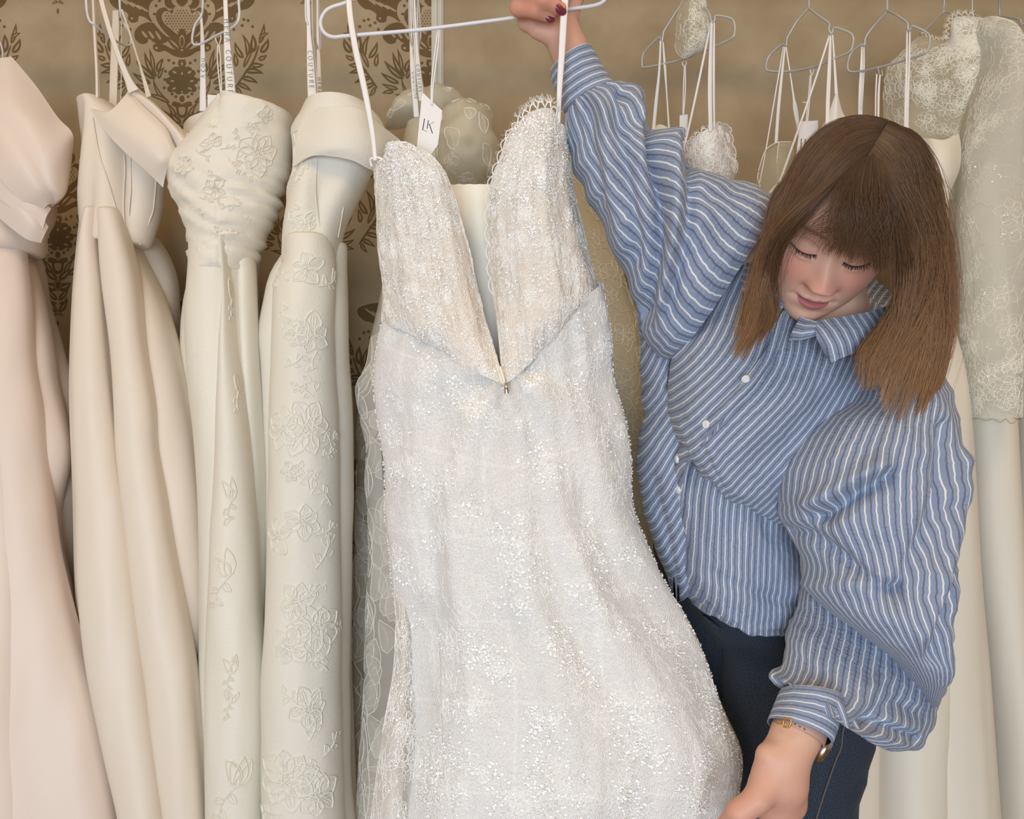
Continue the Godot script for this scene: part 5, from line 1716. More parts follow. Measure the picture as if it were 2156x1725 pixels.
	# bodice halves: thick at the top, thinner downwards
	for k in 420:
		var y := rng.randf()
		var x := rng.randf_range(0.12, 0.95)
		if rng.randf() < 0.35 + 0.65 * exp(-pow((y - 0.2) / 0.25, 2.0)) + 0.4 * exp(-pow((x - 0.6) / 0.15, 2.0)):
			discs(where, left, Vector2(x, y), 0.011, 7, 0.0011)
			discs(beads, left, Vector2(x, y), 0.012, 6, 0.0009)
		y = rng.randf()
		x = rng.randf_range(0.05, 0.95)
		if rng.randf() < 0.45 + 0.7 * exp(-pow((y - 0.22) / 0.25, 2.0)):
			discs(where, right, Vector2(x, y), 0.011, 7, 0.0012)
			discs(beads, right, Vector2(x, y), 0.012, 6, 0.0009)
	lace(th, left, 0.08, 0.97, 0.02, 0.98, 60, 0.014, 420, 0.00042)
	lace(th, right, 0.04, 0.97, 0.02, 0.98, 70, 0.014, 420, 0.00042)
	# sprays on the skirt, where the photograph has them
	for s in [[870, 690, 0.03, 50], [905, 770, 0.025, 30], [950, 830, 0.03, 40], [890, 860, 0.02, 20], [1010, 850, 0.03, 40], [985, 880, 0.025, 24], [1130, 790, 0.02, 24], [1215, 800, 0.024, 26], [1240, 690, 0.026, 40], [1255, 750, 0.02, 26], [1130, 800, 0.016, 20], [1220, 870, 0.03, 30], [1280, 720, 0.022, 40], [820, 830, 0.02, 30], [830, 900, 0.024, 50], [825, 1000, 0.02, 40], [960, 930, 0.016, 10], [1110, 900, 0.02, 16], [1130, 960, 0.028, 40], [1160, 1000, 0.028, 44], [1285, 920, 0.022, 50], [1310, 1020, 0.024, 50], [870, 1010, 0.026, 36], [940, 1010, 0.024, 30], [985, 1060, 0.028, 34], [905, 1040, 0.02, 24],
		[1085, 1110, 0.026, 46], [1090, 1180, 0.034, 90], [1045, 1120, 0.016, 20], [1150, 1220, 0.018, 18], [1085, 1260, 0.026, 50], [1105, 1290, 0.016, 20], [905, 1145, 0.022, 26], [860, 1200, 0.03, 70], [895, 1240, 0.02, 26], [875, 1300, 0.022, 30], [1235, 1100, 0.02, 24], [1250, 1155, 0.03, 60], [1285, 1180, 0.018, 18], [1240, 1255, 0.03, 60], [1270, 1230, 0.02, 20], [1330, 1160, 0.02, 44], [1350, 1240, 0.02, 16], [1325, 1320, 0.02, 22], [1385, 1330, 0.028, 60], [1410, 1360, 0.024, 50],
		[1000, 1370, 0.032, 80], [945, 1365, 0.022, 34], [1035, 1400, 0.028, 50], [1060, 1430, 0.018, 20], [1180, 1350, 0.032, 80], [1215, 1390, 0.028, 44], [1235, 1430, 0.022, 24], [1015, 1460, 0.016, 10], [1120, 1510, 0.018, 24], [1145, 1560, 0.036, 100], [1165, 1510, 0.016, 16], [960, 1510, 0.026, 36], [920, 1580, 0.036, 100], [965, 1600, 0.026, 44], [985, 1510, 0.022, 24], [1290, 1490, 0.02, 30], [1335, 1500, 0.022, 30], [1385, 1490, 0.028, 46], [1330, 1570, 0.036, 100], [1375, 1590, 0.026, 50], [1445, 1420, 0.028, 50], [1480, 1480, 0.024, 60], [1520, 1540, 0.02, 70], [1545, 1590, 0.02, 60],
		[910, 1660, 0.03, 70], [950, 1690, 0.026, 40], [1030, 1630, 0.022, 26], [1060, 1680, 0.026, 36], [1140, 1640, 0.028, 50], [1150, 1690, 0.03, 60], [1205, 1650, 0.022, 22], [1225, 1690, 0.022, 20], [1320, 1650, 0.022, 30], [1345, 1690, 0.028, 60], [1455, 1640, 0.028, 50], [1480, 1690, 0.028, 50], [1410, 1600, 0.018, 20], [1500, 1600, 0.024, 50]]:
		var c := body.find(s[0], s[1], 0.0, 0.6)
		dense.call(body, c, s[2], s[3])
	for k in 160:
		var c := Vector2(rng.randf_range(0.02, 0.58), rng.randf_range(0.05, 0.98))
		discs(where, body, c, 0.02, 2, 0.0014)
	# the edges of the silhouette are set with beads
	for k in 90:
		for a in [0.004, 0.594]:
			discs(beads, body, Vector2(a, (k + rng.randf()) / 90.0), 0.007, 3, 0.0012)
	lace(th, body, 0.0, 0.6, 0.03, 0.98, 60, 0.02, 900, 0.0004)
	lace(th, veil, 0.0, 0.9, 0.05, 0.98, 40, 0.018, 240, 0.0005)
	for k in 40:
		discs(where, veil, Vector2(rng.randf_range(0.0, 0.6), rng.randf_range(0.3, 0.98)), 0.012, 4, 0.0013)
	# scalloped edge on the top of the right half
	var edge := PackedVector3Array()
	for k in 16:
		edge.append(right.at(k / 15.0 * 0.72, 0.0) + Vector3(0, 0, 0.001))
	scallops(th, edge, 6, 0.009, 0.0011, 4)
	edge = PackedVector3Array()
	for k in 14:
		edge.append(right.at(0.0, 0.75 - 0.75 * k / 13.0))
	scallops(th, edge, 12, 0.004, 0.0007, 1)
	th.wire(line([[783, 350, 0.60], [780, 336, 0.605], [792, 332, 0.61], [804, 336, 0.615], [800, 352, 0.612]], 5), 0.0018, 6)
	stuff(obj("lace_embroidery", th.mesh(), mat.lace_thread, t))
	copies("sequins", disc_mesh(), mat.sequin, where, t)
	copies("pearl_beads", bead_mesh(), mat.bead, beads, t)
	# its hanger
	hanger("white coated wire hanger held up in the raised hand", "wire", 0.625, [
		["wire", [[1000, -140, 0.62], [860, -62, 0.62], [743, -1, 0.62], [697, 16, 0.62], [681, 30, 0.62], [675, 50, 0.62], [683, 69, 0.62], [702, 78, 0.62], [736, 75, 0.622], [860, 65, 0.622], [957, 54, 0.624], [1113, 33, 0.628], [1194, 20, 0.63], [1249, 12, 0.63], [1269, 4, 0.63], [1276, -8, 0.63], [1268, -26, 0.63], [1160, -80, 0.625], [1000, -140, 0.62]], 0.0026],
		["hook", [[1000, -140, 0.62], [1000, -180, 0.62], [985, -215, 0.62], [1005, -245, 0.62], [1030, -225, 0.62]], 0.0022]])

# ------------------------------------------------------------------ the woman

# bones [a, b, radius a, radius b] joined softly and meshed as surface nets
func flesh(mb: MB, bones: Array, cell: float, soft: float, tint: Variant = null) -> void:
	var lo := Vector3.ONE * 1e9
	var hi := -lo
	for b in bones:
		var r: float = maxf(b[2], b[3]) + soft * 3.0 + cell * 2.0
		for e in 2:
			lo = lo.min(b[e] - Vector3.ONE * r)
			hi = hi.max(b[e] + Vector3.ONE * r)
	var nx := int((hi.x - lo.x) / cell) + 2
	var ny := int((hi.y - lo.y) / cell) + 2
	var nz := int((hi.z - lo.z) / cell) + 2
	var f := PackedFloat32Array()
	f.resize(nx * ny * nz)
	var k := 1.0 / soft
	for b in bones:
		var r: float = maxf(b[2], b[3]) + soft * 3.0 + cell
		var p0: Vector3 = b[0]
		var d: Vector3 = b[1] - p0
		var l2 := maxf(d.length_squared(), 1e-9)
		var ra: float = b[2]
		var rb: float = b[3]
		var a := ((p0.min(b[1]) - Vector3.ONE * r - lo) / cell).floor()
		var z := ((p0.max(b[1]) + Vector3.ONE * r - lo) / cell).ceil()
		for iz in range(maxi(0, int(a.z)), mini(nz, int(z.z) + 1)):
			for iy in range(maxi(0, int(a.y)), mini(ny, int(z.y) + 1)):
				var row := (iz * ny + iy) * nx
				for ix in range(maxi(0, int(a.x)), mini(nx, int(z.x) + 1)):
					var q := lo + Vector3(ix, iy, iz) * cell - p0
					var h := clampf(q.dot(d) / l2, 0.0, 1.0)
					var dist := (q - d * h).length() - lerpf(ra, rb, h)
					if dist < soft * 3.0 + cell:
						f[row + ix] += exp(-k * dist)
	for i in f.size():
		f[i] = -log(maxf(f[i], 1e-9)) / k
	var id := PackedInt32Array()
	id.resize(nx * ny * nz)
	id.fill(-1)
	var base := mb.v.size()
	var vs := PackedVector3Array()
	var off := [0, 1, nx, nx + 1, nx * ny, nx * ny + 1, nx * ny + nx, nx * ny + nx + 1]
	for iz in nz - 1:
		for iy in ny - 1:
			for ix in nx - 1:
				var o := (iz * ny + iy) * nx + ix
				var m := 0
				for c in 8:
					if f[o + off[c]] < 0.0:
						m |= 1 << c
				if m == 0 or m == 255:
					continue
				var s := Vector3.ZERO
				var n := 0
				for e in [[0, 1], [2, 3], [4, 5], [6, 7], [0, 2], [1, 3], [4, 6], [5, 7], [0, 4], [1, 5], [2, 6], [3, 7]]:
					var fa := f[o + off[e[0]]]
					var fb := f[o + off[e[1]]]
					if (fa < 0.0) != (fb < 0.0):
						var g := fa / (fa - fb)
						s += Vector3(e[0] & 1, (e[0] >> 1) & 1, e[0] >> 2).lerp(Vector3(e[1] & 1, (e[1] >> 1) & 1, e[1] >> 2), g)
						n += 1
				id[o] = vs.size()
				vs.append(lo + (Vector3(ix, iy, iz) + s / n) * cell)
	var ns := PackedVector3Array()
	ns.resize(vs.size())
	var tris := PackedInt32Array()
	var steps := [1, nx, nx * ny]
	for iz in range(1, nz - 1):
		for iy in range(1, ny - 1):
			for ix in range(1, nx - 1):
				var o := (iz * ny + iy) * nx + ix
				for ax in 3:
					var fa := f[o]
					var fb := f[o + steps[ax]]
					if (fa < 0.0) == (fb < 0.0):
						continue
					var u: int = steps[(ax + 1) % 3]
					var v: int = steps[(ax + 2) % 3]
					var q := [id[o], id[o - u], id[o - u - v], id[o - v]]
					if q.min() < 0:
						continue
					if fa < 0.0:
						q = [q[0], q[3], q[2], q[1]]
					for t in [[0, 1, 2], [0, 2, 3]]:
						var i0: int = q[t[0]]
						var i1: int = q[t[1]]
						var i2: int = q[t[2]]
						var m := (vs[i2] - vs[i0]).cross(vs[i1] - vs[i0])
						ns[i0] += m
						ns[i1] += m
						ns[i2] += m
						tris.append_array([base + i0, base + i1, base + i2])
	for i in vs.size():
		mb.v.append(vs[i])
		mb.n.append(ns[i].normalized())
		mb.uv.append(Vector2(vs[i].x, vs[i].y))
		mb.c.append(tint.call(vs[i]) if tint != null else SKIN)
	mb.ix.append_array(tris)

const SKIN := Color(0.66, 0.395, 0.285)

func bone(a: Array, b: Array, ra: float, rb: float) -> Array:
	return [P(a[0], a[1], a[2]), P(b[0], b[1], b[2]), ra, rb]

var head_turn := Basis()
var head_at := Vector3.ZERO
const HEAD_ROWS := [[12.2, 0.4, 0.4, 0.6], [11.8, 2.4, 2.6, 3.2], [10.8, 3.9, 4.5, 5.4], [9.4, 5.2, 6.2, 7.2], [8.0, 6.0, 7.3, 8.4], [6.0, 6.7, 8.3, 9.3], [4.0, 7.05, 8.75, 9.6], [2.0, 7.25, 8.8, 9.7], [0.0, 7.45, 8.45, 9.4], [-2.0, 7.5, 8.4, 8.8], [-4.0, 7.4, 8.35, 7.6], [-6.0, 6.95, 8.3, 6.0], [-7.5, 6.25, 8.25, 4.0], [-8.7, 5.3, 8.2, 2.0], [-9.7, 4.1, 7.9, 0.4], [-10.5, 2.7, 7.2, -1.0], [-10.9, 1.1, 6.2, -2.6]]

func head_row(y: float) -> Vector3:
	var m := HEAD_ROWS.size()
	for k in m - 1:
		var a: Array = HEAD_ROWS[k]
		var b: Array = HEAD_ROWS[k + 1]
		if y >= b[0] or k == m - 2:
			var f := clampf((a[0] - y) / (a[0] - b[0]), 0.0, 1.0)
			var p: Array = HEAD_ROWS[maxi(k - 1, 0)]
			var q: Array = HEAD_ROWS[mini(k + 2, m - 1)]
			return Vector3(cat(p[1], a[1], b[1], q[1], f), cat(p[2], a[2], b[2], q[2], f), cat(p[3], a[3], b[3], q[3], f))
	return Vector3.ONE

func bump(x: float, y: float, cx: float, cy: float, sx: float, sy: float) -> float:
	return exp(-0.5 * (pow((x - cx) / sx, 2.0) + pow((y - cy) / sy, 2.0)))

# how far features stand out of the plain face, in cm, at (x, y)
func features(x: float, y: float) -> float:
	x -= 0.4 * smoothstep(-0.8, -3.0, y)
	y = y * 0.93 if y < 0.0 else y
	var ax := absf(x)
	var h := 0.0
	# nose: bridge, tip, wings, nostrils
	var along := clampf((0.9 - y) / 4.5, 0.0, 1.0)
	h += (0.25 + 1.55 * pow(along, 1.15)) * exp(-0.5 * pow(x / (0.62 + 0.38 * along), 2.0)) * smoothstep(1.8, 0.4, y) * smoothstep(-4.45, -3.75, y)
	h += 0.60 * bump(ax, y, 0.0, -3.3, 0.85, 0.62)
	h += 0.80 * bump(ax, y, 1.22, -3.62, 0.50, 0.46)
	h -= 0.42 * bump(ax, y, 0.62, -4.2, 0.28, 0.20)
	# mouth
	var ml := -6.28 + 0.045 * x * x - 0.05 * bump(x, 0.0, 0.0, 0.0, 0.6, 1.0)
	h += 0.42 * bump(ax, y, 0.0, ml + 0.42, 1.3, 0.34)
	h += 0.50 * bump(ax, y, 0.0, ml - 0.52, 1.05, 0.40)
	h -= 0.40 * exp(-0.5 * pow((y - ml) / 0.13, 2.0)) * smoothstep(2.35, 1.7, ax)
	h -= 0.25 * bump(ax, y, 2.2, -6.12, 0.35, 0.35)
	h -= 0.32 * bump(ax, y, 0.0, -7.75, 1.5, 0.42)
	h += 0.50 * bump(ax, y, 0.0, -9.2, 1.5, 0.9)
	h -= 0.10 * bump(ax, y, 0.0, -4.95, 0.28, 0.5)
	# eyes: sockets, lids over the balls, crease, lower lid
	h -= 0.75 * bump(ax, y, 2.9, 0.55, 1.7, 1.05)
	h += 0.80 * bump(ax, y, 3.15, -0.05, 1.25, 0.72)
	h -= 0.20 * exp(-0.5 * pow((y - (0.72 - 0.16 * pow(ax - 3.15, 2.0))) / 0.13, 2.0)) * smoothstep(1.8, 1.0, absf(ax - 3.15))
	h -= 0.22 * exp(-0.5 * pow((y - lash_y(ax) + 0.12) / 0.13, 2.0)) * smoothstep(1.75, 1.2, absf(ax - 3.15))
	h += 0.16 * exp(-0.5 * pow((y - lash_y(ax) + 0.50) / 0.2, 2.0)) * smoothstep(1.7, 1.0, absf(ax - 3.15))
	# brows, cheeks, the fold beside the mouth
	h += 0.40 * bump(ax, y, 2.9, 2.2, 1.9, 0.6)
	h += 0.62 * bump(ax, y, 4.1, -3.1, 1.9, 1.7)
	h -= 0.16 * exp(-0.5 * pow((ax - (1.9 - 0.42 * (y + 4.2))) / 0.22, 2.0)) * smoothstep(-3.6, -4.3, y) * smoothstep(-6.8, -6.0, y)
	return h

func lash_y(ax: float) -> float:
	return -0.42 - 0.34 * (1.0 - pow((ax - 3.1) / 1.6, 2.0))

func skin_at(x: float, y: float, front: float) -> Color:
	x -= 0.4 * smoothstep(-0.8, -3.0, y)
	y = y * 0.93 if y < 0.0 else y
	var ax := absf(x)
	var c := SKIN
	c = c.lerp(Color(0.66, 0.25, 0.19), 0.65 * bump(ax, y, 4.3, -2.7, 1.9, 1.5) * front)
	c = c.lerp(Color(0.66, 0.26, 0.20), 0.55 * bump(ax, y, 0.0, -3.2, 1.3, 0.9) * front)
	c = c.lerp(Color(0.46, 0.21, 0.16), 0.5 * bump(ax, y, 3.1, 0.15, 1.4, 0.7) * front)
	c = c.lerp(Color(0.55, 0.28, 0.20), 0.3 * bump(ax, y, 0.0, -9.0, 2.5, 1.4) * front)
	var ml := -6.28 + 0.045 * x * x
	var up := ml + 0.58 * smoothstep(2.0, 0.5, ax) - 0.10 * bump(x, 0, 0, 0, 0.3, 1)
	var dn := ml - 0.88 * sqrt(maxf(0.0, 1.0 - pow(ax / 1.95, 2.0)))
	if front > 0.3:
		var lip := smoothstep(dn - 0.10, dn + 0.10, y) * smoothstep(up + 0.10, up - 0.10, y) * smoothstep(2.05, 1.85, ax)
		c = c.lerp(Color(0.40, 0.115, 0.125), 0.9 * lip)
		c = c.lerp(Color(0.16, 0.045, 0.045), exp(-0.5 * pow((y - ml) / 0.09, 2.0)) * smoothstep(2.2, 1.9, ax) * 0.8)
		# the row of lashes and the brow, which is hair drawn on skin
		c = c.lerp(Color(0.05, 0.025, 0.02), 0.9 * exp(-0.5 * pow((y - lash_y(ax)) / 0.085, 2.0)) * smoothstep(1.65, 1.45, absf(ax - 3.1)))
		c = c.lerp(Color(0.24, 0.10, 0.07), 0.4 * exp(-0.5 * pow((y - (0.72 - 0.16 * pow(ax - 3.15, 2.0))) / 0.10, 2.0)) * smoothstep(1.7, 1.2, absf(ax - 3.15)))
		c = c.lerp(Color(0.10, 0.055, 0.035), 0.75 * exp(-0.5 * pow((y - (2.05 + 0.25 * sin((ax - 1.2) * 0.75))) / 0.22, 2.0)) * smoothstep(1.0, 1.6, ax) * smoothstep(5.2, 4.0, ax))
		c = c.lerp(Color(0.12, 0.05, 0.04), 0.8 * bump(ax, y, 0.62, -4.2, 0.26, 0.14))
	return c

# a point of the face in the head's own centimetres
func face_at(x: float, y: float, lift := 0.0) -> Vector3:
	var r := head_row(y)
	var s := clampf(x / r.x, -0.999, 0.999)
	var z := r.y * pow(1.0 - s * s, 0.45) + features(x, y) + lift
	return head_at + head_turn * (Vector3(x, y, z) * 0.01)

func make_head(mb: MB) -> void:
	var s := Surf.new()
	s.nu = 260
	s.nv = 250
	var cols := PackedColorArray()
	for j in s.nv + 1:
		var f := float(j) / s.nv
		# rows lie closer together on the face
		var y := lerpf(12.2, -10.9, f)
		var r := head_row(y)
		for i in s.nu + 1:
			var g := TAU * i / s.nu - PI
			# more columns to the front
			g = g - 0.55 * sin(g)
			var x := r.x * sin(g)
			var c := cos(g)
			var z := (r.y if c > 0 else r.z) * signf(c) * pow(absf(c), 0.9)
			if c > 0:
				z += features(x, y) * smoothstep(0.02, 0.3, c)
			s.p.append(head_at + head_turn * (Vector3(x, y, z) * 0.01))
			s.uv.append(Vector2(x, y) * 0.01)
			cols.append(skin_at(x, y, smoothstep(0.0, 0.4, c)))
	s.normals()
	var k := 125 * (s.nu + 1) + s.nu / 2
	if s.n[k].dot(head_turn.z) < 0:
		var rc := cols.duplicate()
		for j in s.nv + 1:
			for i in s.nu + 1:
				rc[(s.nv - j) * (s.nu + 1) + i] = cols[j * (s.nu + 1) + i]
		cols = rc
		mirror(s)
	mb.grid(s, cols)

# a strip of cloth laid on other cloth: edges as pixels [Lx, Ly, Rx, Ry], lifted by a little
func laid(strip: Array, surfs: Array, lift: float, swell := 0.0) -> Surf:
	var zs := []
	for e in strip:
		var row := []
		for i in 4:
			var px := lerpf(e[0], e[2], i / 3.0)
			var py := lerpf(e[1], e[3], i / 3.0)
			var z := -9.0
			for s in surfs:
				var c: Vector2 = s.find(px, py, 0.0, 0.52)
				var q: Vector3 = s.at(c.x, c.y)
				var d := 1.72 - q.z
				if Vector2(1078.0 + q.x / d * FOC - px, 862.5 - (q.y - 1.3) / d * FOC - py).length() < 26.0:
					z = maxf(z, q.z)
			row.append(z)
		zs.append(row)
	var rows := []
	for k in strip.size():
		var e: Array = strip[k]
		var row := []
		for i in 4:
			var z := 0.0
			var n := 0
			for o in [-1, 0, 1]:
				var v: float = zs[clampi(k + o, 0, strip.size() - 1)][i]
				if v > -5.0:
					z += v
					n += 1
			row.append([lerpf(e[0], e[2], i / 3.0), lerpf(e[1], e[3], i / 3.0), (z / n if n else 0.68) + lift + (swell if i == 1 or i == 2 else 0.0)])
		rows.append(row)
	return loft(rows, 14, strip.size() * 6)

# stripes follow the front opening: u is the distance from it, v the way along it, as the cloth is cut
func cut_along(s: Surf, a: Array, z: float) -> void:
	var q := PackedVector2Array()
	for e in a:
		var p := P(e[0], e[1], z)
		q.append(Vector2(p.x, p.y))
	var run := PackedFloat32Array([0.0])
	for k in q.size() - 1:
		run.append(run[k] + q[k].distance_to(q[k + 1]))
	for i in s.p.size():
		var p := Vector2(s.p[i].x, s.p[i].y)
		var sum := Vector2.ZERO
		var wt := 0.0
		for k in q.size() - 1:
			var d := (q[k + 1] - q[k]).normalized()
			var len := q[k].distance_to(q[k + 1])
			var h := (p - q[k]).dot(d)
			if k == 0:
				h = minf(h, len)
			elif k == q.size() - 2:
				h = maxf(h, 0.0)
			else:
				h = clampf(h, 0.0, len)
			var away := p - q[k] - d * h
			var side := away.dot(Vector2(-d.y, d.x))
			var w := 1.0 / pow(away.length() + 0.006, 4.0)
			sum += Vector2(-side, run[k] + h) * w
			wt += w
		s.uv[i] = sum / wt * 1.22

func swap_uv(s: Surf) -> void:
	for i in s.uv.size():
		s.uv[i] = Vector2(s.uv[i].y, s.uv[i].x)

# creases drawn as lines in pixels: [[points], depth in m, width in px]
# pleats: gathers at the start (1) or the end (-1) of the tube
func creases(list: Array, n: FastNoiseLite, amp: float, pleats := 0) -> Callable:
	return func(a: float, t: float, px: float, py: float) -> float:
		var h := n.get_noise_2d(px, py) * amp
		if pleats:
			var g := t if pleats > 0 else 1.0 - t
			h += 0.0042 * sin(a * 92.0 + 3.0 * n.get_noise_2d(px * 0.6, 7.0)) * smoothstep(0.34, 0.06, g) * smoothstep(0.0, 0.03, g)
		if a > 0.5:
			return h
		var keep := 1.0
		if pleats:
			keep = smoothstep(0.0, 0.12, t if pleats > 0 else 1.0 - t)
		for c in list:
			var best := 1e9
			var q: Array = c[0]
			for k in q.size() - 1:
				var o := Vector2(q[k][0], q[k][1])
				var d := Vector2(q[k + 1][0], q[k + 1][1]) - o
				var g := clampf((Vector2(px, py) - o).dot(d) / d.length_squared(), 0.0, 1.0)
				best = minf(best, (Vector2(px, py) - o - d * g).length())
			if best < c[2] * 3.0:
				h += c[1] * keep * exp(-0.5 * pow(best / c[2], 2.0))
		return h

const OPENING := [[1700, 610], [1660, 673], [1619, 770], [1582, 818], [1537, 863], [1486, 922], [1448, 970], [1436, 1020], [1430, 1090], [1428, 1180], [1424, 1290]]

func make_person() -> void:
	var t := thing("person", "woman with long brown hair, in striped shirt and jeans, holding up a dress", "person")
	head_turn = Basis(Vector3(0, 0, 1), deg_to_rad(-10.0)) * Basis(Vector3(1, 0, 0), deg_to_rad(45.0)) * Basis(Vector3(0, 1, 0), deg_to_rad(-9.0))
	head_at = P(1751, 536, 0.765) - head_turn * Vector3(0, 0, 0.081)
	# ---- skin: one mesh from head to hands
	var mb := MB.new()
	make_head(mb)
	var nape := head_at + head_turn * Vector3(0, -0.05, -0.03)
	flesh(mb, [
		[nape, P(1748, 740, 0.60), 0.052, 0.055],
		bone([1748, 740, 0.60], [1680, 880, 0.55], 0.055, 0.075),
		bone([1680, 880, 0.55], [1580, 1120, 0.52], 0.075, 0.065), bone([1580, 1120, 0.52], [1590, 1380, 0.46], 0.065, 0.07),
		bone([1690, 800, 0.575], [1590, 560, 0.58], 0.06, 0.045), bone([1720, 800, 0.57], [1870, 830, 0.63], 0.055, 0.045),
		bone([1590, 560, 0.58], [1390, 470, 0.60], 0.042, 0.034), bone([1390, 470, 0.60], [1230, 190, 0.60], 0.034, 0.027),
		bone([1870, 830, 0.63], [1850, 1310, 0.62], 0.043, 0.034), bone([1850, 1310, 0.62], [1775, 1420, 0.66], 0.030, 0.025), bone([1775, 1420, 0.66], [1712, 1492, 0.752], 0.025, 0.025)], 0.011, 0.012)
	# raised hand, round the hanger
	flesh(mb, [
		bone([1238, 205, 0.60], [1198, 106, 0.60], 0.0285, 0.0255), bone([1198, 106, 0.60], [1180, 62, 0.602], 0.0255, 0.026),
		bone([1180, 62, 0.602], [1160, 10, 0.60], 0.026, 0.025), bone([1176, 66, 0.606], [1112, 44, 0.612], 0.019, 0.015), bone([1150, 58, 0.606], [1120, -10, 0.60], 0.018, 0.018),
		bone([1186, 30, 0.60], [1140, -60, 0.60], 0.02, 0.02), bone([1130, 66, 0.614], [1165, 78, 0.61], 0.010, 0.012),
		# little finger, ring, middle, index
		bone([1112, 34, 0.612], [1092, 17, 0.645], 0.0115, 0.0105), bone([1092, 17, 0.645], [1128, 22, 0.657], 0.0105, 0.0098), bone([1128, 22, 0.657], [1157, 36, 0.652], 0.0098, 0.0078),
		bone([1106, 6, 0.61], [1094, -14, 0.652], 0.012, 0.011), bone([1094, -14, 0.652], [1144, 0, 0.668], 0.011, 0.0102), bone([1144, 0, 0.668], [1181, 19, 0.662], 0.0102, 0.0084),
		bone([1112, -30, 0.61], [1100, -50, 0.656], 0.012, 0.011), bone([1100, -50, 0.656], [1150, -34, 0.672], 0.011, 0.010), bone([1150, -34, 0.672], [1184, -16, 0.662], 0.010, 0.0085),
		bone([1126, -60, 0.61], [1118, -84, 0.655], 0.0115, 0.0105), bone([1118, -84, 0.655], [1164, -68, 0.668], 0.0105, 0.0098), bone([1164, -68, 0.668], [1192, -50, 0.658], 0.0098, 0.008),
		# thumb
		bone([1192, 40, 0.612], [1212, -14, 0.622], 0.016, 0.0125), bone([1212, -14, 0.622], [1206, -52, 0.655], 0.0125, 0.0115), bone([1206, -52, 0.655], [1180, -78, 0.682], 0.0115, 0.009)],
		0.0024, 0.0019, func(p: Vector3) -> Color: return SKIN.lerp(Color(0.60, 0.25, 0.17), clampf((p.z - 0.612) * 16.0, 0.0, 0.75)))
	# lower hand, pinching the lace
	flesh(mb, [
		bone([1712, 1492, 0.752], [1676, 1548, 0.79], 0.025, 0.0250), bone([1676, 1548, 0.79], [1652, 1602, 0.80], 0.0250, 0.024),
		bone([1652, 1602, 0.80], [1646, 1650, 0.80], 0.024, 0.026), bone([1660, 1610, 0.79], [1664, 1690, 0.79], 0.018, 0.018), bone([1640, 1596, 0.805], [1616, 1590, 0.808], 0.014, 0.0115),
		bone([1618, 1598, 0.80], [1612, 1650, 0.808], 0.010, 0.016), bone([1646, 1650, 0.80], [1640, 1700, 0.795], 0.024, 0.02),
		# thumb
		bone([1618, 1640, 0.81], [1594, 1684, 0.822], 0.0165, 0.0125), bone([1594, 1684, 0.822], [1556, 1712, 0.822], 0.0125, 0.0118), bone([1556, 1712, 0.822], [1522, 1742, 0.806], 0.0118, 0.0095),
		# index to little finger, curled under
		bone([1640, 1694, 0.795], [1628, 1740, 0.80], 0.013, 0.0112), bone([1628, 1740, 0.80], [1588, 1768, 0.80], 0.0112, 0.0102), bone([1588, 1768, 0.80], [1552, 1768, 0.79], 0.0102, 0.0082),
		bone([1654, 1700, 0.785], [1646, 1756, 0.785], 0.013, 0.0112), bone([1646, 1756, 0.785], [1604, 1786, 0.782], 0.0112, 0.0102), bone([1604, 1786, 0.782], [1566, 1784, 0.772], 0.0102, 0.0084),
		bone([1664, 1700, 0.77], [1660, 1764, 0.765], 0.0125, 0.011), bone([1660, 1764, 0.765], [1620, 1796, 0.762], 0.011, 0.010), bone([1620, 1796, 0.762], [1584, 1794, 0.752], 0.010, 0.0082),
		bone([1668, 1690, 0.758], [1668, 1750, 0.748], 0.0115, 0.0098), bone([1668, 1750, 0.748], [1638, 1784, 0.742], 0.0098, 0.009), bone([1638, 1784, 0.742], [1608, 1788, 0.735], 0.009, 0.0075)],
		0.0024, 0.0042, func(p: Vector3) -> Color: return SKIN.lerp(Color(0.60, 0.26, 0.19), clampf((1.3 - p.y - 0.36) * 6.0, 0.0, 0.5)))
	obj("body", mb.mesh(), mat.skin, t)
	for e in [[1181, 20, 0.669, 0.0082, -0.45], [1158, 38, 0.658, 0.0066, -0.3]]:
		mb = MB.new()
		nail(mb, P(e[0], e[1], e[2]), Vector3(0.86, -0.5, e[4]).normalized(), Vector3(0.35, -0.25, 0.9), e[3])
		obj("fingernail", mb.mesh(), mat.nail, t, "dark rose fingernail")
	# lashes
	mb = MB.new()
	for side in [-1.0, 1.0]:
		for k in 34:
			var ax := lerpf(1.65, 4.65, k / 33.0) + rng.randf_range(-0.04, 0.04)
			var l := rng.randf_range(0.55, 0.95) * (0.7 + 0.3 * (ax - 1.6) / 3.0)
			var q := PackedVector3Array()
			for e in 4:
				var f := e / 3.0
				q.append(face_at(side * (ax + (ax - 2.9) * 0.16 * f), lash_y(ax) - 0.03 - l * 0.55 * f, 0.02 + l * 0.65 * f * (1.0 - 0.25 * f)))
			mb.wire(q, 0.00048, 3, 0.0001)
	stuff(obj("eyelashes", mb.mesh(), mat.lash, t))
	make_clothes(t)
	make_hair(t)

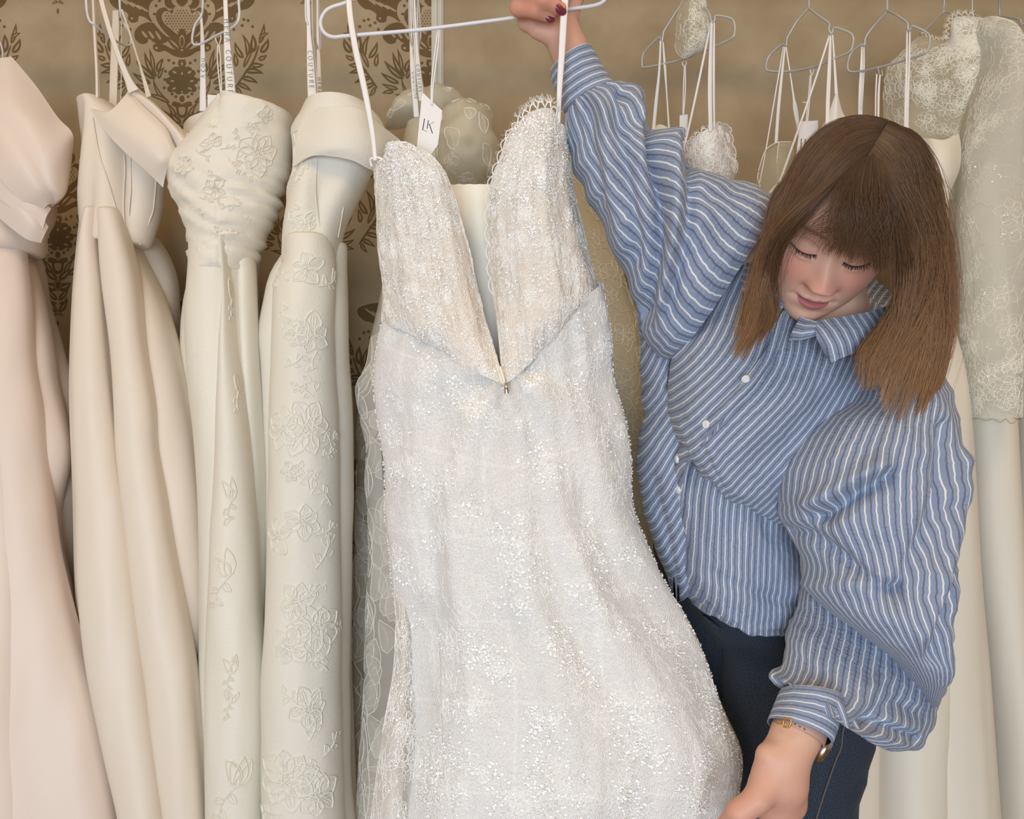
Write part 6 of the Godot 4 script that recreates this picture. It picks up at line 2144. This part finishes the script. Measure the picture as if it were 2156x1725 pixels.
func nail(mb: MB, c: Vector3, along: Vector3, up: Vector3, r: float) -> void:
	var side := along.cross(up).normalized()
	up = side.cross(along).normalized()
	if up.z < 0:
		up = -up
	var s := Surf.new()
	s.nu = 10
	s.nv = 10
	for j in 11:
		for i in 11:
			var x := i / 5.0 - 1.0
			var y := j / 5.0 - 1.0
			var w := x * sqrt(maxf(0.0, 1.0 - 0.5 * y * y))
			var h := y * sqrt(maxf(0.0, 1.0 - 0.5 * x * x))
			s.p.append(c + side * (w * r * 0.8) + along * (h * r) + up * (r * (0.25 - 0.4 * w * w - 0.12 * h * h)))
			s.uv.append(Vector2(x, y))
	s.normals()
	if s.n[60].dot(up) < 0:
		mirror(s)
	thick(mb, s, 0.0006)

func make_clothes(t: Node3D) -> void:
	var n := FastNoiseLite.new()
	n.frequency = 0.012
	n.fractal_octaves = 3
	n.seed = 5
	# ---- jeans
	var jeans := MB.new()
	var leg2 := fall([[1120, 1375, 1480], [1250, 1398, 1540], [1350, 1420, 1545], [1500, 1440, 1540], [1600, 1440, 1550], [1780, 1440, 1560]], 0.44, 0.44, 0.08, 0.09, 48, creases([], n, 0.006))
	jeans.grid(leg2)
	var leg1 := fall([[1260, 1460, 1740], [1310, 1478, 1800], [1345, 1512, 1835], [1400, 1524, 1855], [1449, 1520, 1850], [1545, 1520, 1828], [1586, 1522, 1810], [1660, 1528, 1795], [1780, 1534, 1768]], 0.52, 0.53, 0.10, 0.10, 72, creases([[[[1530, 1345], [1600, 1372], [1650, 1380]], -0.006, 7.0], [[[1540, 1360], [1570, 1420]], -0.004, 6.0]], n, 0.006))
	jeans.grid(leg1)
	var hips := held_hips()
	jeans.grid(hips)
	var jo := obj("jeans", jeans.mesh(), mat.denim, t, "dark blue denim jeans")
	var mb := MB.new()
	var seam := PackedVector3Array()
	for e in [[1790, 1490], [1776, 1536], [1771, 1575], [1760, 1601], [1738, 1664], [1719, 1725], [1712, 1760]]:
		var c := leg1.find(e[0], e[1], 0.0, 0.5)
		seam.append(P(e[0], e[1], leg1.at(c.x, c.y).z + 0.002))
	mb.wire(smooth(seam, 6), 0.0012, 6)
	obj("side_seam", mb.mesh(), mat.seam, jo)
	mb = MB.new()
	mb.grid(laid([[1478, 1296, 1490, 1300], [1484, 1306, 1500, 1308], [1492, 1318, 1512, 1318], [1500, 1328, 1520, 1326]], [hips, leg1], 0.006, 0.003))
	obj("belt_loop", mb.mesh(), mat.denim, jo)
	# ---- shirt
	var shirt := Node3D.new()
	shirt.name = "shirt"
	t.add_child(shirt)
	shirt.set_meta("label", "blue shirt with white and grey stripes, wide sleeves and buttoned cuffs")
	# the side and back, behind the front opening
	var side_stripes := [[1470, 700], [1400, 850], [1350, 930], [1310, 1010]]
	mb = MB.new()
	var back := tube([[1352, 680, 1480, 740, 0.53, 0.05], [1346, 740, 1480, 800, 0.53, 0.05], [1348, 800, 1480, 850, 0.53, 0.06], [1356, 870, 1480, 900, 0.53, 0.07], [1342, 960, 1480, 980, 0.53, 0.075], [1340, 1000, 1480, 1030, 0.53, 0.075], [1349, 1040, 1480, 1080, 0.53, 0.07], [1368, 1120, 1470, 1150, 0.535, 0.06], [1390, 1176, 1460, 1210, 0.54, 0.05], [1410, 1235, 1445, 1250, 0.545, 0.03], [1423, 1266, 1430, 1266, 0.55, 0.008]], 56, 0.01, creases([[[[1360, 1000], [1400, 1160], [1418, 1240]], -0.008, 6.0], [[[1350, 815], [1410, 815]], -0.005, 4.0]], n, 0.006))
	cut_along(back, side_stripes, 0.55)
	mb.grid(back)
	obj("side_panel", mb.mesh(), mat.shirt, shirt)
	# lower front
	mb = MB.new()
	var belly := loft([
		held_row(1412, 880, 1700, 1010, 1545, 930, 0.56, 0.07),
		held_row(1412, 960, 1702, 1080, 1550, 1020, 0.56, 0.085),
		held_row(1412, 1050, 1706, 1140, 1555, 1100, 0.555, 0.095),
		held_row(1424, 1140, 1750, 1215, 1562, 1180, 0.55, 0.10),
		held_row(1429, 1210, 1764, 1285, 1566, 1252, 0.545, 0.105),
		held_row(1442, 1246, 1766, 1330, 1572, 1308, 0.54, 0.105),
		held_row(1457, 1272, 1756, 1345, 1578, 1337, 0.54, 0.100),
		held_row(1462, 1276, 1750, 1342, 1578, 1334, 0.54, 0.090)], 110, 70, true, func(a: float, tt: float, _x: float, _y: float) -> float:
			if a > 0.6:
				return 0.0
			var f := a / 0.6
			var h := 0.005 * n.get_noise_2d(f * 420.0, tt * 300.0 + 40.0)
			h -= 0.006 * exp(-0.5 * pow((tt - 0.50 - 0.10 * f) / 0.02, 2.0)) * smoothstep(0.05, 0.3, f)
			h -= 0.005 * exp(-0.5 * pow((tt - 0.78 + 0.25 * (f - 0.7)) / 0.02, 2.0)) * smoothstep(0.45, 0.7, f)
			h -= 0.004 * exp(-0.5 * pow((tt - 0.90 + 0.10 * (f - 0.7)) / 0.018, 2.0)) * smoothstep(0.5, 0.8, f)
			return h)
	cut_along(belly, OPENING.slice(5), 0.64)
	mb.grid(belly)
	obj("front_panel", mb.mesh(), mat.shirt, shirt, "lower front of the shirt")
	# chest
	mb = MB.new()
	var chest := loft([
		held_row(1632, 404, 1960, 690, 1775, 600, 0.555, 0.05),
		held_row(1600, 432, 1956, 708, 1752, 640, 0.56, 0.065),
		held_row(1560, 482, 1948, 726, 1726, 676, 0.57, 0.08),
		held_row(1508, 556, 1945, 760, 1696, 712, 0.58, 0.095),
		held_row(1456, 650, 1930, 805, 1655, 765, 0.585, 0.11),
		held_row(1416, 740, 1880, 870, 1608, 820, 0.59, 0.12),
		held_row(1404, 805, 1820, 935, 1560, 880, 0.59, 0.122),
		held_row(1404, 860, 1770, 1010, 1525, 935, 0.585, 0.12),
		held_row(1416, 910, 1730, 1075, 1515, 985, 0.58, 0.115),
		held_row(1436, 960, 1700, 1108, 1532, 1030, 0.575, 0.108),
		held_row(1454, 990, 1680, 1118, 1548, 1056, 0.565, 0.098),
		held_row(1470, 1000, 1664, 1110, 1548, 1048, 0.55, 0.08)], 120, 110, true, func(a: float, tt: float, _x: float, _y: float) -> float:
			if a > 0.6:
				return 0.0
			var f := a / 0.6
			var h := 0.006 * n.get_noise_2d(f * 380.0, tt * 420.0 + 900.0)
			h -= 0.006 * exp(-0.5 * pow((f - 0.93 + 0.5 * (tt - 0.62)) / 0.022, 2.0)) * smoothstep(0.42, 0.55, tt) * smoothstep(0.9, 0.7, tt)
			h += 0.003 * sin(f * 34.0 + tt * 9.0) * smoothstep(0.35, 0.5, tt) * smoothstep(0.8, 0.6, tt) * smoothstep(0.6, 0.8, f)
			return h)
	cut_along(chest, OPENING.slice(0, 7), 0.69)
	mb.grid(chest)
	obj("chest_panel", mb.mesh(), mat.shirt, shirt, "upper front of the shirt")
	# the button band
	var band := laid([[1664, 640, 1672, 650], [1640, 668, 1660, 673], [1626, 712, 1648, 716], [1594, 764, 1619, 772], [1556, 812, 1582, 820], [1510, 858, 1537, 866], [1460, 914, 1486, 924], [1428, 950, 1452, 962], [1412, 985, 1441, 992], [1406, 1030, 1438, 1034], [1406, 1090, 1432, 1094], [1410, 1150, 1428, 1152], [1414, 1210, 1427, 1211], [1420, 1266, 1426, 1267]], [chest, belly], 0.013, 0.003)
	cut_along(band, OPENING, 0.69)
	mb = MB.new()
	thick(mb, band, 0.005)
	var bo := obj("button_band", mb.mesh(), mat.shirt, shirt)
	for e in [[1567, 806], [1489, 886], [1428, 962], [1427, 1034]]:
		var c := band.find(e[0], e[1], 0.0, 1.0)
		var p := band.at(c.x, c.y)
		var d := band.nat(c.x, c.y)
		mb = MB.new()
		button(mb, p + d * 0.001, d, 0.0052)
		obj("button", mb.mesh(), mat.button, bo, "small pearly button")
	# collar
	mb = MB.new()
	var flap := loft([
		[[1716, 676, 0.715], [1752, 670, 0.722], [1790, 664, 0.722], [1830, 656, 0.71], [1880, 640, 0.69]],
		[[1716, 694, 0.728], [1750, 700, 0.737], [1788, 696, 0.737], [1832, 686, 0.725], [1890, 666, 0.70]],
		[[1722, 718, 0.732], [1748, 730, 0.742], [1784, 724, 0.742], [1830, 712, 0.73], [1896, 690, 0.705]],
		[[1744, 760, 0.728], [1752, 763, 0.736], [1782, 750, 0.738], [1826, 736, 0.728], [1894, 712, 0.705]]], 30, 24)
	for i in flap.p.size():
		var q := flap.p[i]
		flap.uv[i] = Vector2((q.x * 0.94 + q.y * 0.34), q.y)
	thick(mb, flap, 0.003)
	obj("collar", mb.mesh(), mat.shirt, shirt, "turned-down right half of the collar")
	mb = MB.new()
	var stand := loft([
		[[1652, 640, 0.70], [1640, 664, 0.705], [1628, 700, 0.70]], [[1600, 560, 0.66], [1590, 600, 0.69], [1590, 650, 0.695]], [[1640, 480, 0.58], [1606, 520, 0.62], [1560, 590, 0.65]], [[1720, 440, 0.54], [1670, 440, 0.56], [1600, 500, 0.60]]], 20, 30)
	for i in stand.p.size():
		var q := stand.p[i]
		stand.uv[i] = Vector2((q.x * 0.6 + q.y * 0.8), q.y)
	thick(mb, stand, 0.003)
	obj("collar", mb.mesh(), mat.shirt, shirt, "left half of the collar, under the hair")
	mb = MB.new()
	var neckband := loft([[[1686, 667, 0.705], [1702, 672, 0.714], [1720, 678, 0.722]], [[1672, 690, 0.712], [1692, 694, 0.722], [1718, 692, 0.726]], [[1660, 716, 0.714], [1686, 716, 0.724], [1718, 708, 0.724]]], 16, 16)
	swap_uv(neckband)
	thick(mb, neckband, 0.002)
	obj("collar_stand", mb.mesh(), mat.shirt, shirt)
	# raised sleeve
	mb = MB.new()
	var up := tube([
		[1189, 236, 1292, 182, 0.60, 0.040], [1191, 262, 1326, 194, 0.60, 0.052], [1196, 296, 1352, 222, 0.602, 0.06], [1204, 335, 1366, 262, 0.605, 0.066], [1220, 380, 1394, 288, 0.608, 0.07],
		[1242, 424, 1424, 310, 0.61, 0.072], [1266, 466, 1446, 340, 0.61, 0.075], [1290, 515, 1470, 358, 0.61, 0.08], [1316, 575, 1510, 372, 0.605, 0.085], [1338, 640, 1552, 386, 0.60, 0.09], [1352, 705, 1590, 398, 0.595, 0.09], [1384, 750, 1616, 408, 0.59, 0.09], [1414, 758, 1634, 412, 0.585, 0.085]],
		110, 0.006, creases([
			[[[1366, 262], [1353, 312], [1358, 380], [1370, 460], [1370, 530], [1360, 610], [1352, 680]], -0.028, 9.0],
			[[[1400, 300], [1392, 380], [1396, 470], [1388, 560], [1372, 650]], 0.018, 13.0],
			[[[1450, 345], [1436, 400], [1420, 500], [1404, 570], [1388, 660]], -0.016, 7.0],
			[[[1300, 195], [1290, 280], [1300, 380], [1318, 470], [1330, 560]], -0.011, 8.0], [[[1262, 226], [1262, 320], [1282, 430], [1310, 520]], 0.010, 10.0], [[[1225, 240], [1236, 330], [1262, 430]], -0.010, 7.0], [[[1300, 186], [1330, 230], [1340, 300], [1336, 380]], 0.010, 10.0], [[[1432, 340], [1400, 330]], -0.006, 6.0]], n, 0.006, 1), 1.0, 0.45)
	mb.grid(up)
	obj("sleeve", mb.mesh(), mat.shirt, shirt, "wide sleeve of the raised arm")
	mb = MB.new()
	var cuff := tube([[1160, 150, 1244, 102, 0.60, 0.034], [1158, 156, 1247, 104, 0.60, 0.036], [1170, 192, 1268, 142, 0.60, 0.038], [1180, 216, 1282, 164, 0.60, 0.039], [1189, 238, 1294, 184, 0.60, 0.041], [1192, 240, 1292, 186, 0.60, 0.038]], 72, 0.005)
	swap_uv(cuff)
	mb.grid(cuff)
	obj("cuff", mb.mesh(), mat.shirt, shirt, "cuff of the raised arm")
	# hanging sleeve: the part that falls from the shoulder, then the pouch that is gathered into the cuff
	mb = MB.new()
	var pouch := tube([
		[1690, 1225, 1984, 1260, 0.63, 0.05], [1684, 1285, 1972, 1400, 0.66, 0.06], [1664, 1330, 1956, 1500, 0.69, 0.068], [1658, 1376, 1926, 1560, 0.715, 0.072], [1648, 1404, 1872, 1570, 0.735, 0.07], [1636, 1422, 1822, 1546, 0.75, 0.062], [1634, 1430, 1786, 1492, 0.748, 0.048, 0.3], [1648, 1448, 1760, 1476, 0.752, 0.031, 0.5]],
		110, 0.006, creases([[[[1760, 1480], [1820, 1490], [1880, 1520]], -0.014, 8.0], [[[1770, 1470], [1830, 1440], [1890, 1470]], -0.008, 9.0], [[[1745, 1456], [1790, 1400], [1830, 1380]], 0.008, 10.0], [[[1700, 1440], [1712, 1380], [1720, 1330]], -0.006, 7.0], [[[1670, 1440], [1690, 1370]], 0.005, 6.0]], n, 0.006, -1), 1.0, 0.50)
	mb.grid(pouch)
	cap(mb, pouch, 0, true)
	var arm := tube([
		[1800, 800, 1968, 760, 0.635, 0.06], [1764, 850, 1982, 812, 0.645, 0.08], [1712, 884, 1994, 870, 0.655, 0.095], [1662, 950, 2002, 940, 0.665, 0.105], [1640, 1020, 2006, 1004, 0.67, 0.11], [1646, 1080, 1998, 1070, 0.675, 0.11], [1672, 1128, 1993, 1130, 0.68, 0.108], [1692, 1180, 1989, 1185, 0.69, 0.105], [1704, 1240, 1983, 1240, 0.70, 0.10], [1744, 1288, 1977, 1310, 0.71, 0.095], [1804, 1330, 1970, 1380, 0.715, 0.082], [1866, 1380, 1962, 1440, 0.715, 0.06], [1908, 1430, 1956, 1476, 0.71, 0.035], [1924, 1458, 1950, 1488, 0.70, 0.015]],
		120, 0.006, creases([
			[[[1790, 990], [1730, 1030], [1684, 1072]], -0.024, 10.0], [[[1780, 968], [1720, 1006], [1672, 1050]], 0.015, 11.0],
			[[[1672, 1110], [1720, 1150], [1760, 1190], [1810, 1210]], -0.018, 8.0], [[[1700, 1230], [1750, 1200], [1810, 1180]], 0.008, 12.0],
			[[[1910, 900], [1900, 1000], [1870, 1080], [1820, 1180], [1800, 1230]], -0.014, 12.0], [[[1960, 960], [1946, 1060], [1900, 1170], [1860, 1290]], 0.013, 14.0], [[[1990, 1000], [1960, 1100], [1905, 1240], [1890, 1340]], -0.013, 11.0], [[[1826, 900], [1780, 960]], 0.006, 12.0], [[[1940, 1150], [1930, 1300], [1935, 1400]], 0.006, 10.0]], n, 0.006), 1.0, 0.60)
	mb.grid(arm)
	obj("sleeve", mb.mesh(), mat.shirt, shirt, "wide sleeve of the lowered arm, gathered into its cuff")
	mb = MB.new()
	var cuff2 := tube([[1648, 1450, 1768, 1478, 0.765, 0.036, 0.62], [1646, 1452, 1771, 1482, 0.765, 0.040, 0.62], [1636, 1478, 1762, 1520, 0.775, 0.039, 0.62], [1628, 1500, 1750, 1556, 0.783, 0.037, 0.62], [1623, 1513, 1743, 1572, 0.787, 0.036, 0.62], [1625, 1512, 1740, 1569, 0.787, 0.033, 0.62]], 72, 0.005)
	swap_uv(cuff2)
	mb.grid(cuff2)
	obj("cuff", mb.mesh(), mat.shirt, shirt, "cuff of the lowered arm")
	# ---- watch
	var watch := Node3D.new()
	watch.name = "wristwatch"
	t.add_child(watch)
	watch.set_meta("label", "watch on a dusty pink strap, half under the cuff")
	mb = MB.new()
	mb.grid(tube([[1636, 1505, 1734, 1553, 0.785, 0.0275, 0.62], [1634, 1509, 1734, 1557, 0.786, 0.0305, 0.62], [1630, 1526, 1726, 1578, 0.790, 0.0305, 0.62], [1632, 1528, 1724, 1577, 0.790, 0.0275, 0.62]], 56, 0.004))
	obj("watch_strap", mb.mesh(), mat.strap, watch)
	mb = MB.new()
	var w := P(1659, 1521, 0.821)
	mb.wire(line([[1648, 1529, 0.8195], [1652, 1515, 0.8195], [1665, 1517, 0.8225], [1661, 1531, 0.8225], [1648, 1529, 0.8195]], 5), 0.0011, 6)
	mb.wire(line([[1632, 1521, 0.806], [1640, 1524, 0.814], [1649, 1523, 0.820]], 5), 0.0009, 6)
	obj("buckle", mb.mesh(), mat.gold, watch)
	mb = MB.new()
	for k in 5:
		var q := P(1674 + k * 10.0, 1525.0 + k * 5.6, 0.8225 - 0.0012 * k * k)
		mb.wire(PackedVector3Array([q - Vector3(0, 0, 0.001), q + Vector3(0, 0, 0.0006)]), 0.0009, 6)
	obj("strap_holes", mb.mesh(), mat.lash, watch)
	mb = MB.new()
	mb.wire(line([[1722, 1594, 0.785], [1728, 1586, 0.79], [1737, 1573, 0.79], [1742, 1562, 0.785]], 6), 0.0062, 14)
	mb.wire(line([[1723, 1591, 0.772], [1735, 1577, 0.765], [1744, 1562, 0.765]], 6), 0.0062, 14)
	obj("watch_case", mb.mesh(), mat.steel, watch)
	mb = MB.new()
	mb.wire(line([[1710, 1592, 0.786], [1713, 1594, 0.786]], 3), 0.0024, 10)
	obj("watch_crown", mb.mesh(), mat.gold, watch)

func held_hips() -> Surf:
	return loft([
		held_row(1380, 1120, 1760, 1180, 1570, 1190, 0.48, 0.085),
		held_row(1400, 1200, 1790, 1260, 1580, 1260, 0.48, 0.10),
		held_row(1440, 1270, 1820, 1330, 1590, 1330, 0.48, 0.108),
		held_row(1470, 1320, 1840, 1380, 1600, 1370, 0.48, 0.105),
		held_row(1490, 1350, 1850, 1420, 1620, 1420, 0.48, 0.09)], 72, 30, true)

func button(mb: MB, c: Vector3, d: Vector3, r: float) -> void:
	var x := d.cross(Vector3(0, 1, 0.2)).normalized()
	var y := x.cross(d)
	var prof := [[0.0, 0.0016], [0.35, 0.0016], [0.55, 0.0013], [0.7, 0.0019], [0.9, 0.0019], [1.0, 0.0010], [1.0, -0.001]]
	var s := Surf.new()
	s.nu = 20
	s.nv = prof.size() - 1
	for e in prof:
		for i in 21:
			var g := TAU * i / 20.0
			s.p.append(c + (x * cos(g) + y * sin(g)) * (r * maxf(e[0], 0.01)) + d * e[1])
			s.uv.append(Vector2(i, e[0]))
	s.normals()
	if s.n[2 * 21].dot(d) < 0:
		mirror(s)
	mb.grid(s)
	for k in 4:
		var g := TAU * (k + 0.5) / 4
		var o := c + (x * cos(g) + y * sin(g)) * r * 0.28 + d * 0.0016
		mb.wire(PackedVector3Array([o, o + d * 0.0004]), r * 0.09, 5)

# ------------------------------------------------------------------ hair

# push a point out of the head, so that hair lies on it
func clear_head(p: Vector3, gap: float) -> Vector3:
	var l := head_turn.inverse() * (p - head_at) * 100.0
	if l.y < -9.0:
		return p
	if l.y > 2.5:
		# the skull
		var o := l - Vector3(0.5, 2.5, -0.4)
		var e := pow(pow(absf(o.x) / (7.0 + gap), 2.2) + pow(absf(o.y) / (9.2 + gap), 2.2) + pow(absf(o.z) / ((9.0 if o.z > 0 else 9.4) + gap), 2.2), 1.0 / 2.2)
		if e < 1.0:
			return head_at + head_turn * ((o / maxf(e, 0.05) + Vector3(0.5, 2.5, -0.4)) * 0.01)
		return p
	var r := head_row(l.y)
	var zr := r.y if l.z > 0 else maxf(r.z, 1.0)
	if l.z < 0 and r.z < 1.0:
		return p
	var e := sqrt(pow(l.x / (r.x + gap), 2.0) + pow(l.z / (zr + gap), 2.0))
	if e < 1.0 and e > 0.05:
		l.x /= e
		l.z /= e
		return head_at + head_turn * (l * 0.01)
	return p

func guide_at(g: Array, s: float, t: float) -> Vector3:
	var x := s * (g.size() - 1)
	var i := clampi(int(x), 0, g.size() - 2)
	var a := spot(g[i], t)
	var b := spot(g[i + 1], t)
	return a.lerp(b, x - i)

func spot(q: PackedVector3Array, t: float) -> Vector3:
	var x := t * (q.size() - 1)
	var i := clampi(int(x), 0, q.size() - 2)
	return catv(q[maxi(i - 1, 0)], q[i], q[i + 1], q[mini(i + 2, q.size() - 1)], x - i)

func locks(mb: MB, guides: Array, count: int, spread: float, r: float, root: Color, tip: Color, steps: int, ragged := 0.1, clump := 24, gap := 0.42) -> void:
	var g := []
	for a in guides:
		var q := PackedVector3Array()
		for e in a:
			q.append(P(e[0], e[1], e[2]))
		g.append(q)
	var tufts := []
	for k in clump:
		tufts.append([rng.randf(), Vector3(rng.randfn(), rng.randfn() * 0.5, rng.randfn()) * spread * 0.7, rng.randf_range(0.86, 1.0), rng.randf_range(-1.0, 1.0), rng.randf_range(0.0, TAU)])
	for k in count:
		var tf: Array = tufts[k % clump]
		var s0 := rng.randf()
		var s1 := clampf(tf[0] + rng.randfn() * 0.05, 0.0, 1.0)
		var off := Vector3(rng.randfn(), rng.randfn() * 0.4, rng.randfn() * 0.8) * spread
		var end: float = tf[2] * (1.0 - ragged * rng.randf() * rng.randf())
		var q := PackedVector3Array()
		var ph := rng.randf() * TAU
		var rise := rng.randf() * 0.35
		for e in steps + 1:
			var t := float(e) / steps * end
			var s := lerpf(s0, s1, smoothstep(0.1, 0.95, t) * 0.9)
			var p := guide_at(g, s, t)
			var loose := smoothstep(0.02, 0.55, t)
			p += off * loose * (1.0 - 0.55 * smoothstep(0.5, 1.0, t)) + tf[1] * loose
			p += Vector3(sin(t * 7.0 + tf[4]), 0, cos(t * 6.0 + tf[4])) * 0.0022 * loose
			p += Vector3(sin(t * 16.0 + ph), 0, 0) * 0.0007 * loose
			q.append(clear_head(p, gap + rise + off.z * 60.0 * loose))
		var tone = rng.randf_range(-1.0, 1.0) * 0.5 + tf[3] * 0.5
		var shade = 1.0 + 0.42 * tone
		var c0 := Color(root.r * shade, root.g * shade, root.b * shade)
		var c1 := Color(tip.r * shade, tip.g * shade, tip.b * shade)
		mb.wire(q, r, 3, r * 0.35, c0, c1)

# a dark mass under the strands
func under(mb: MB, guides: Array, back: float, gap: float) -> void:
	var rows := []
	for a in guides:
		var row := []
		var q := PackedVector3Array()
		for e in a:
			q.append(P(e[0], e[1], e[2]))
		for k in 10:
			row.append(spot(q, k / 9.0 * 0.84))
		rows.append(row)
	var s := loft(rows, 40, 30, false, null, true)
	var z := Surf.new()
	z.nu = s.nu
	z.nv = s.nv
	z.uv = s.uv
	for i in s.p.size():
		s.p[i] = clear_head(s.p[i] - Vector3(0, 0, back), gap)
	s.normals()
	if s.n[8 * 41 + 20].dot(s.p[8 * 41 + 20] - head_at) < 0:
		mirror(s)
	thick(mb, s, 0.006)

func make_hair(t: Node3D) -> void:
	var left := [
		[[1866, 262, 0.775], [1806, 268, 0.765], [1744, 308, 0.74], [1680, 394, 0.715], [1622, 490, 0.70], [1580, 600, 0.70], [1556, 690, 0.715], [1535, 732, 0.73]],
		[[1856, 276, 0.79], [1794, 294, 0.785], [1734, 356, 0.77], [1676, 430, 0.75], [1630, 510, 0.735], [1606, 600, 0.725], [1588, 680, 0.735], [1550, 755, 0.745]],
		[[1842, 302, 0.805], [1786, 330, 0.80], [1730, 388, 0.79], [1680, 448, 0.775], [1630, 520, 0.735], [1606, 600, 0.715], [1604, 670, 0.728], [1560, 764, 0.752]],
		[[1828, 326, 0.815], [1780, 362, 0.815], [1732, 410, 0.808], [1680, 462, 0.795], [1634, 525, 0.755], [1618, 600, 0.725], [1630, 668, 0.73], [1588, 728, 0.757]]]
	var right := [
		[[1868, 262, 0.775], [1922, 276, 0.76], [1962, 335, 0.735], [1986, 440, 0.71], [2004, 560, 0.69], [2008, 680, 0.688], [1984, 800, 0.695], [1944, 872, 0.705]],
		[[1862, 268, 0.79], [1912, 296, 0.785], [1948, 380, 0.77], [1970, 480, 0.748], [1984, 590, 0.733], [1982, 700, 0.73], [1954, 810, 0.737], [1912, 908, 0.745]],
		[[1852, 288, 0.80], [1896, 326, 0.803], [1928, 408, 0.795], [1944, 500, 0.78], [1950, 600, 0.765], [1938, 700, 0.758], [1910, 800, 0.757], [1880, 916, 0.757]],
		[[1840, 308, 0.81], [1880, 352, 0.816], [1908, 430, 0.815], [1918, 512, 0.80], [1915, 600, 0.785], [1896, 690, 0.775], [1870, 770, 0.77], [1850, 830, 0.765]],
		[[1826, 330, 0.817], [1864, 380, 0.824], [1892, 450, 0.815], [1912, 530, 0.785], [1904, 615, 0.752], [1850, 688, 0.755], [1804, 750, 0.765], [1808, 836, 0.765]]]
	var fringe := [
		[[1824, 318, 0.818], [1772, 376, 0.824], [1728, 424, 0.818], [1690, 460, 0.805], [1656, 500, 0.79]],
		[[1828, 318, 0.818], [1782, 388, 0.832], [1746, 438, 0.828], [1716, 478, 0.815], [1690, 510, 0.80]],
		[[1832, 318, 0.818], [1792, 398, 0.836], [1768, 456, 0.834], [1746, 500, 0.82], [1730, 536, 0.805]],
		[[1828, 318, 0.818], [1806, 400, 0.838], [1794, 460, 0.838], [1782, 512, 0.825], [1772, 552, 0.81]],
		[[1838, 310, 0.818], [1824, 402, 0.838], [1820, 462, 0.838], [1816, 520, 0.826], [1810, 562, 0.81]],
		[[1842, 310, 0.818], [1846, 400, 0.836], [1854, 466, 0.834], [1852, 532, 0.822], [1848, 580, 0.805]],
		[[1846, 310, 0.818], [1862, 390, 0.832], [1880, 460, 0.828], [1884, 532, 0.815], [1876, 604, 0.798]]]
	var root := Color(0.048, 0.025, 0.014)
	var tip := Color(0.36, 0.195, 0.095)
	var h := Node3D.new()
	h.name = "hair"
	t.add_child(h)
	h.set_meta("label", "long straight hair, dark brown at the parting and lighter towards the ends")
	var mb := MB.new()
	under(mb, left, 0.010, 0.15)
	under(mb, right, 0.010, 0.15)
	# the scalp under the parting and the back of the head
	var s := Surf.new()
	s.nu = 60
	s.nv = 40
	for j in 41:
		var y := lerpf(12.2, -1.0, j / 40.0)
		var r := head_row(y)
		var open := smoothstep(9.5, 5.0, y)
		for i in 61:
			var g := lerpf(-PI, PI, i / 60.0)
			var c := cos(g)
			var front := r.y * lerpf(1.01, 0.86, open)
			s.p.append(head_at + head_turn * (Vector3(0.4 * smoothstep(3.0, 7.0, y) + (r.x * 0.97) * sin(g) * lerpf(1.0, 0.985, open if c > 0.3 else 0.0), y, (front if c > 0 else r.z + 0.05) * signf(c) * pow(absf(c), 0.9)) * 0.01))
			s.uv.append(Vector2(i, j))
	s.normals()
	if s.n[20 * 61 + 30].dot(head_turn.z) < 0:
		mirror(s)
	obj("hair_base", mb.mesh(), mat.hair_under, h)
	mb = MB.new()
	mb.grid(s)
	obj("scalp", mb.mesh(), mat.scalp, h, "scalp that shows along the parting")
	mb = MB.new()
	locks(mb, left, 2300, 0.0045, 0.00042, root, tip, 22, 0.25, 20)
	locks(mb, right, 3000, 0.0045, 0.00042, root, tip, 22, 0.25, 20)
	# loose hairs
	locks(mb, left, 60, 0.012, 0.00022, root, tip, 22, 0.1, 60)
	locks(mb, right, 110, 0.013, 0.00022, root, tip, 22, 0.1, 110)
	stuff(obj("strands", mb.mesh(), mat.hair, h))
	mb = MB.new()
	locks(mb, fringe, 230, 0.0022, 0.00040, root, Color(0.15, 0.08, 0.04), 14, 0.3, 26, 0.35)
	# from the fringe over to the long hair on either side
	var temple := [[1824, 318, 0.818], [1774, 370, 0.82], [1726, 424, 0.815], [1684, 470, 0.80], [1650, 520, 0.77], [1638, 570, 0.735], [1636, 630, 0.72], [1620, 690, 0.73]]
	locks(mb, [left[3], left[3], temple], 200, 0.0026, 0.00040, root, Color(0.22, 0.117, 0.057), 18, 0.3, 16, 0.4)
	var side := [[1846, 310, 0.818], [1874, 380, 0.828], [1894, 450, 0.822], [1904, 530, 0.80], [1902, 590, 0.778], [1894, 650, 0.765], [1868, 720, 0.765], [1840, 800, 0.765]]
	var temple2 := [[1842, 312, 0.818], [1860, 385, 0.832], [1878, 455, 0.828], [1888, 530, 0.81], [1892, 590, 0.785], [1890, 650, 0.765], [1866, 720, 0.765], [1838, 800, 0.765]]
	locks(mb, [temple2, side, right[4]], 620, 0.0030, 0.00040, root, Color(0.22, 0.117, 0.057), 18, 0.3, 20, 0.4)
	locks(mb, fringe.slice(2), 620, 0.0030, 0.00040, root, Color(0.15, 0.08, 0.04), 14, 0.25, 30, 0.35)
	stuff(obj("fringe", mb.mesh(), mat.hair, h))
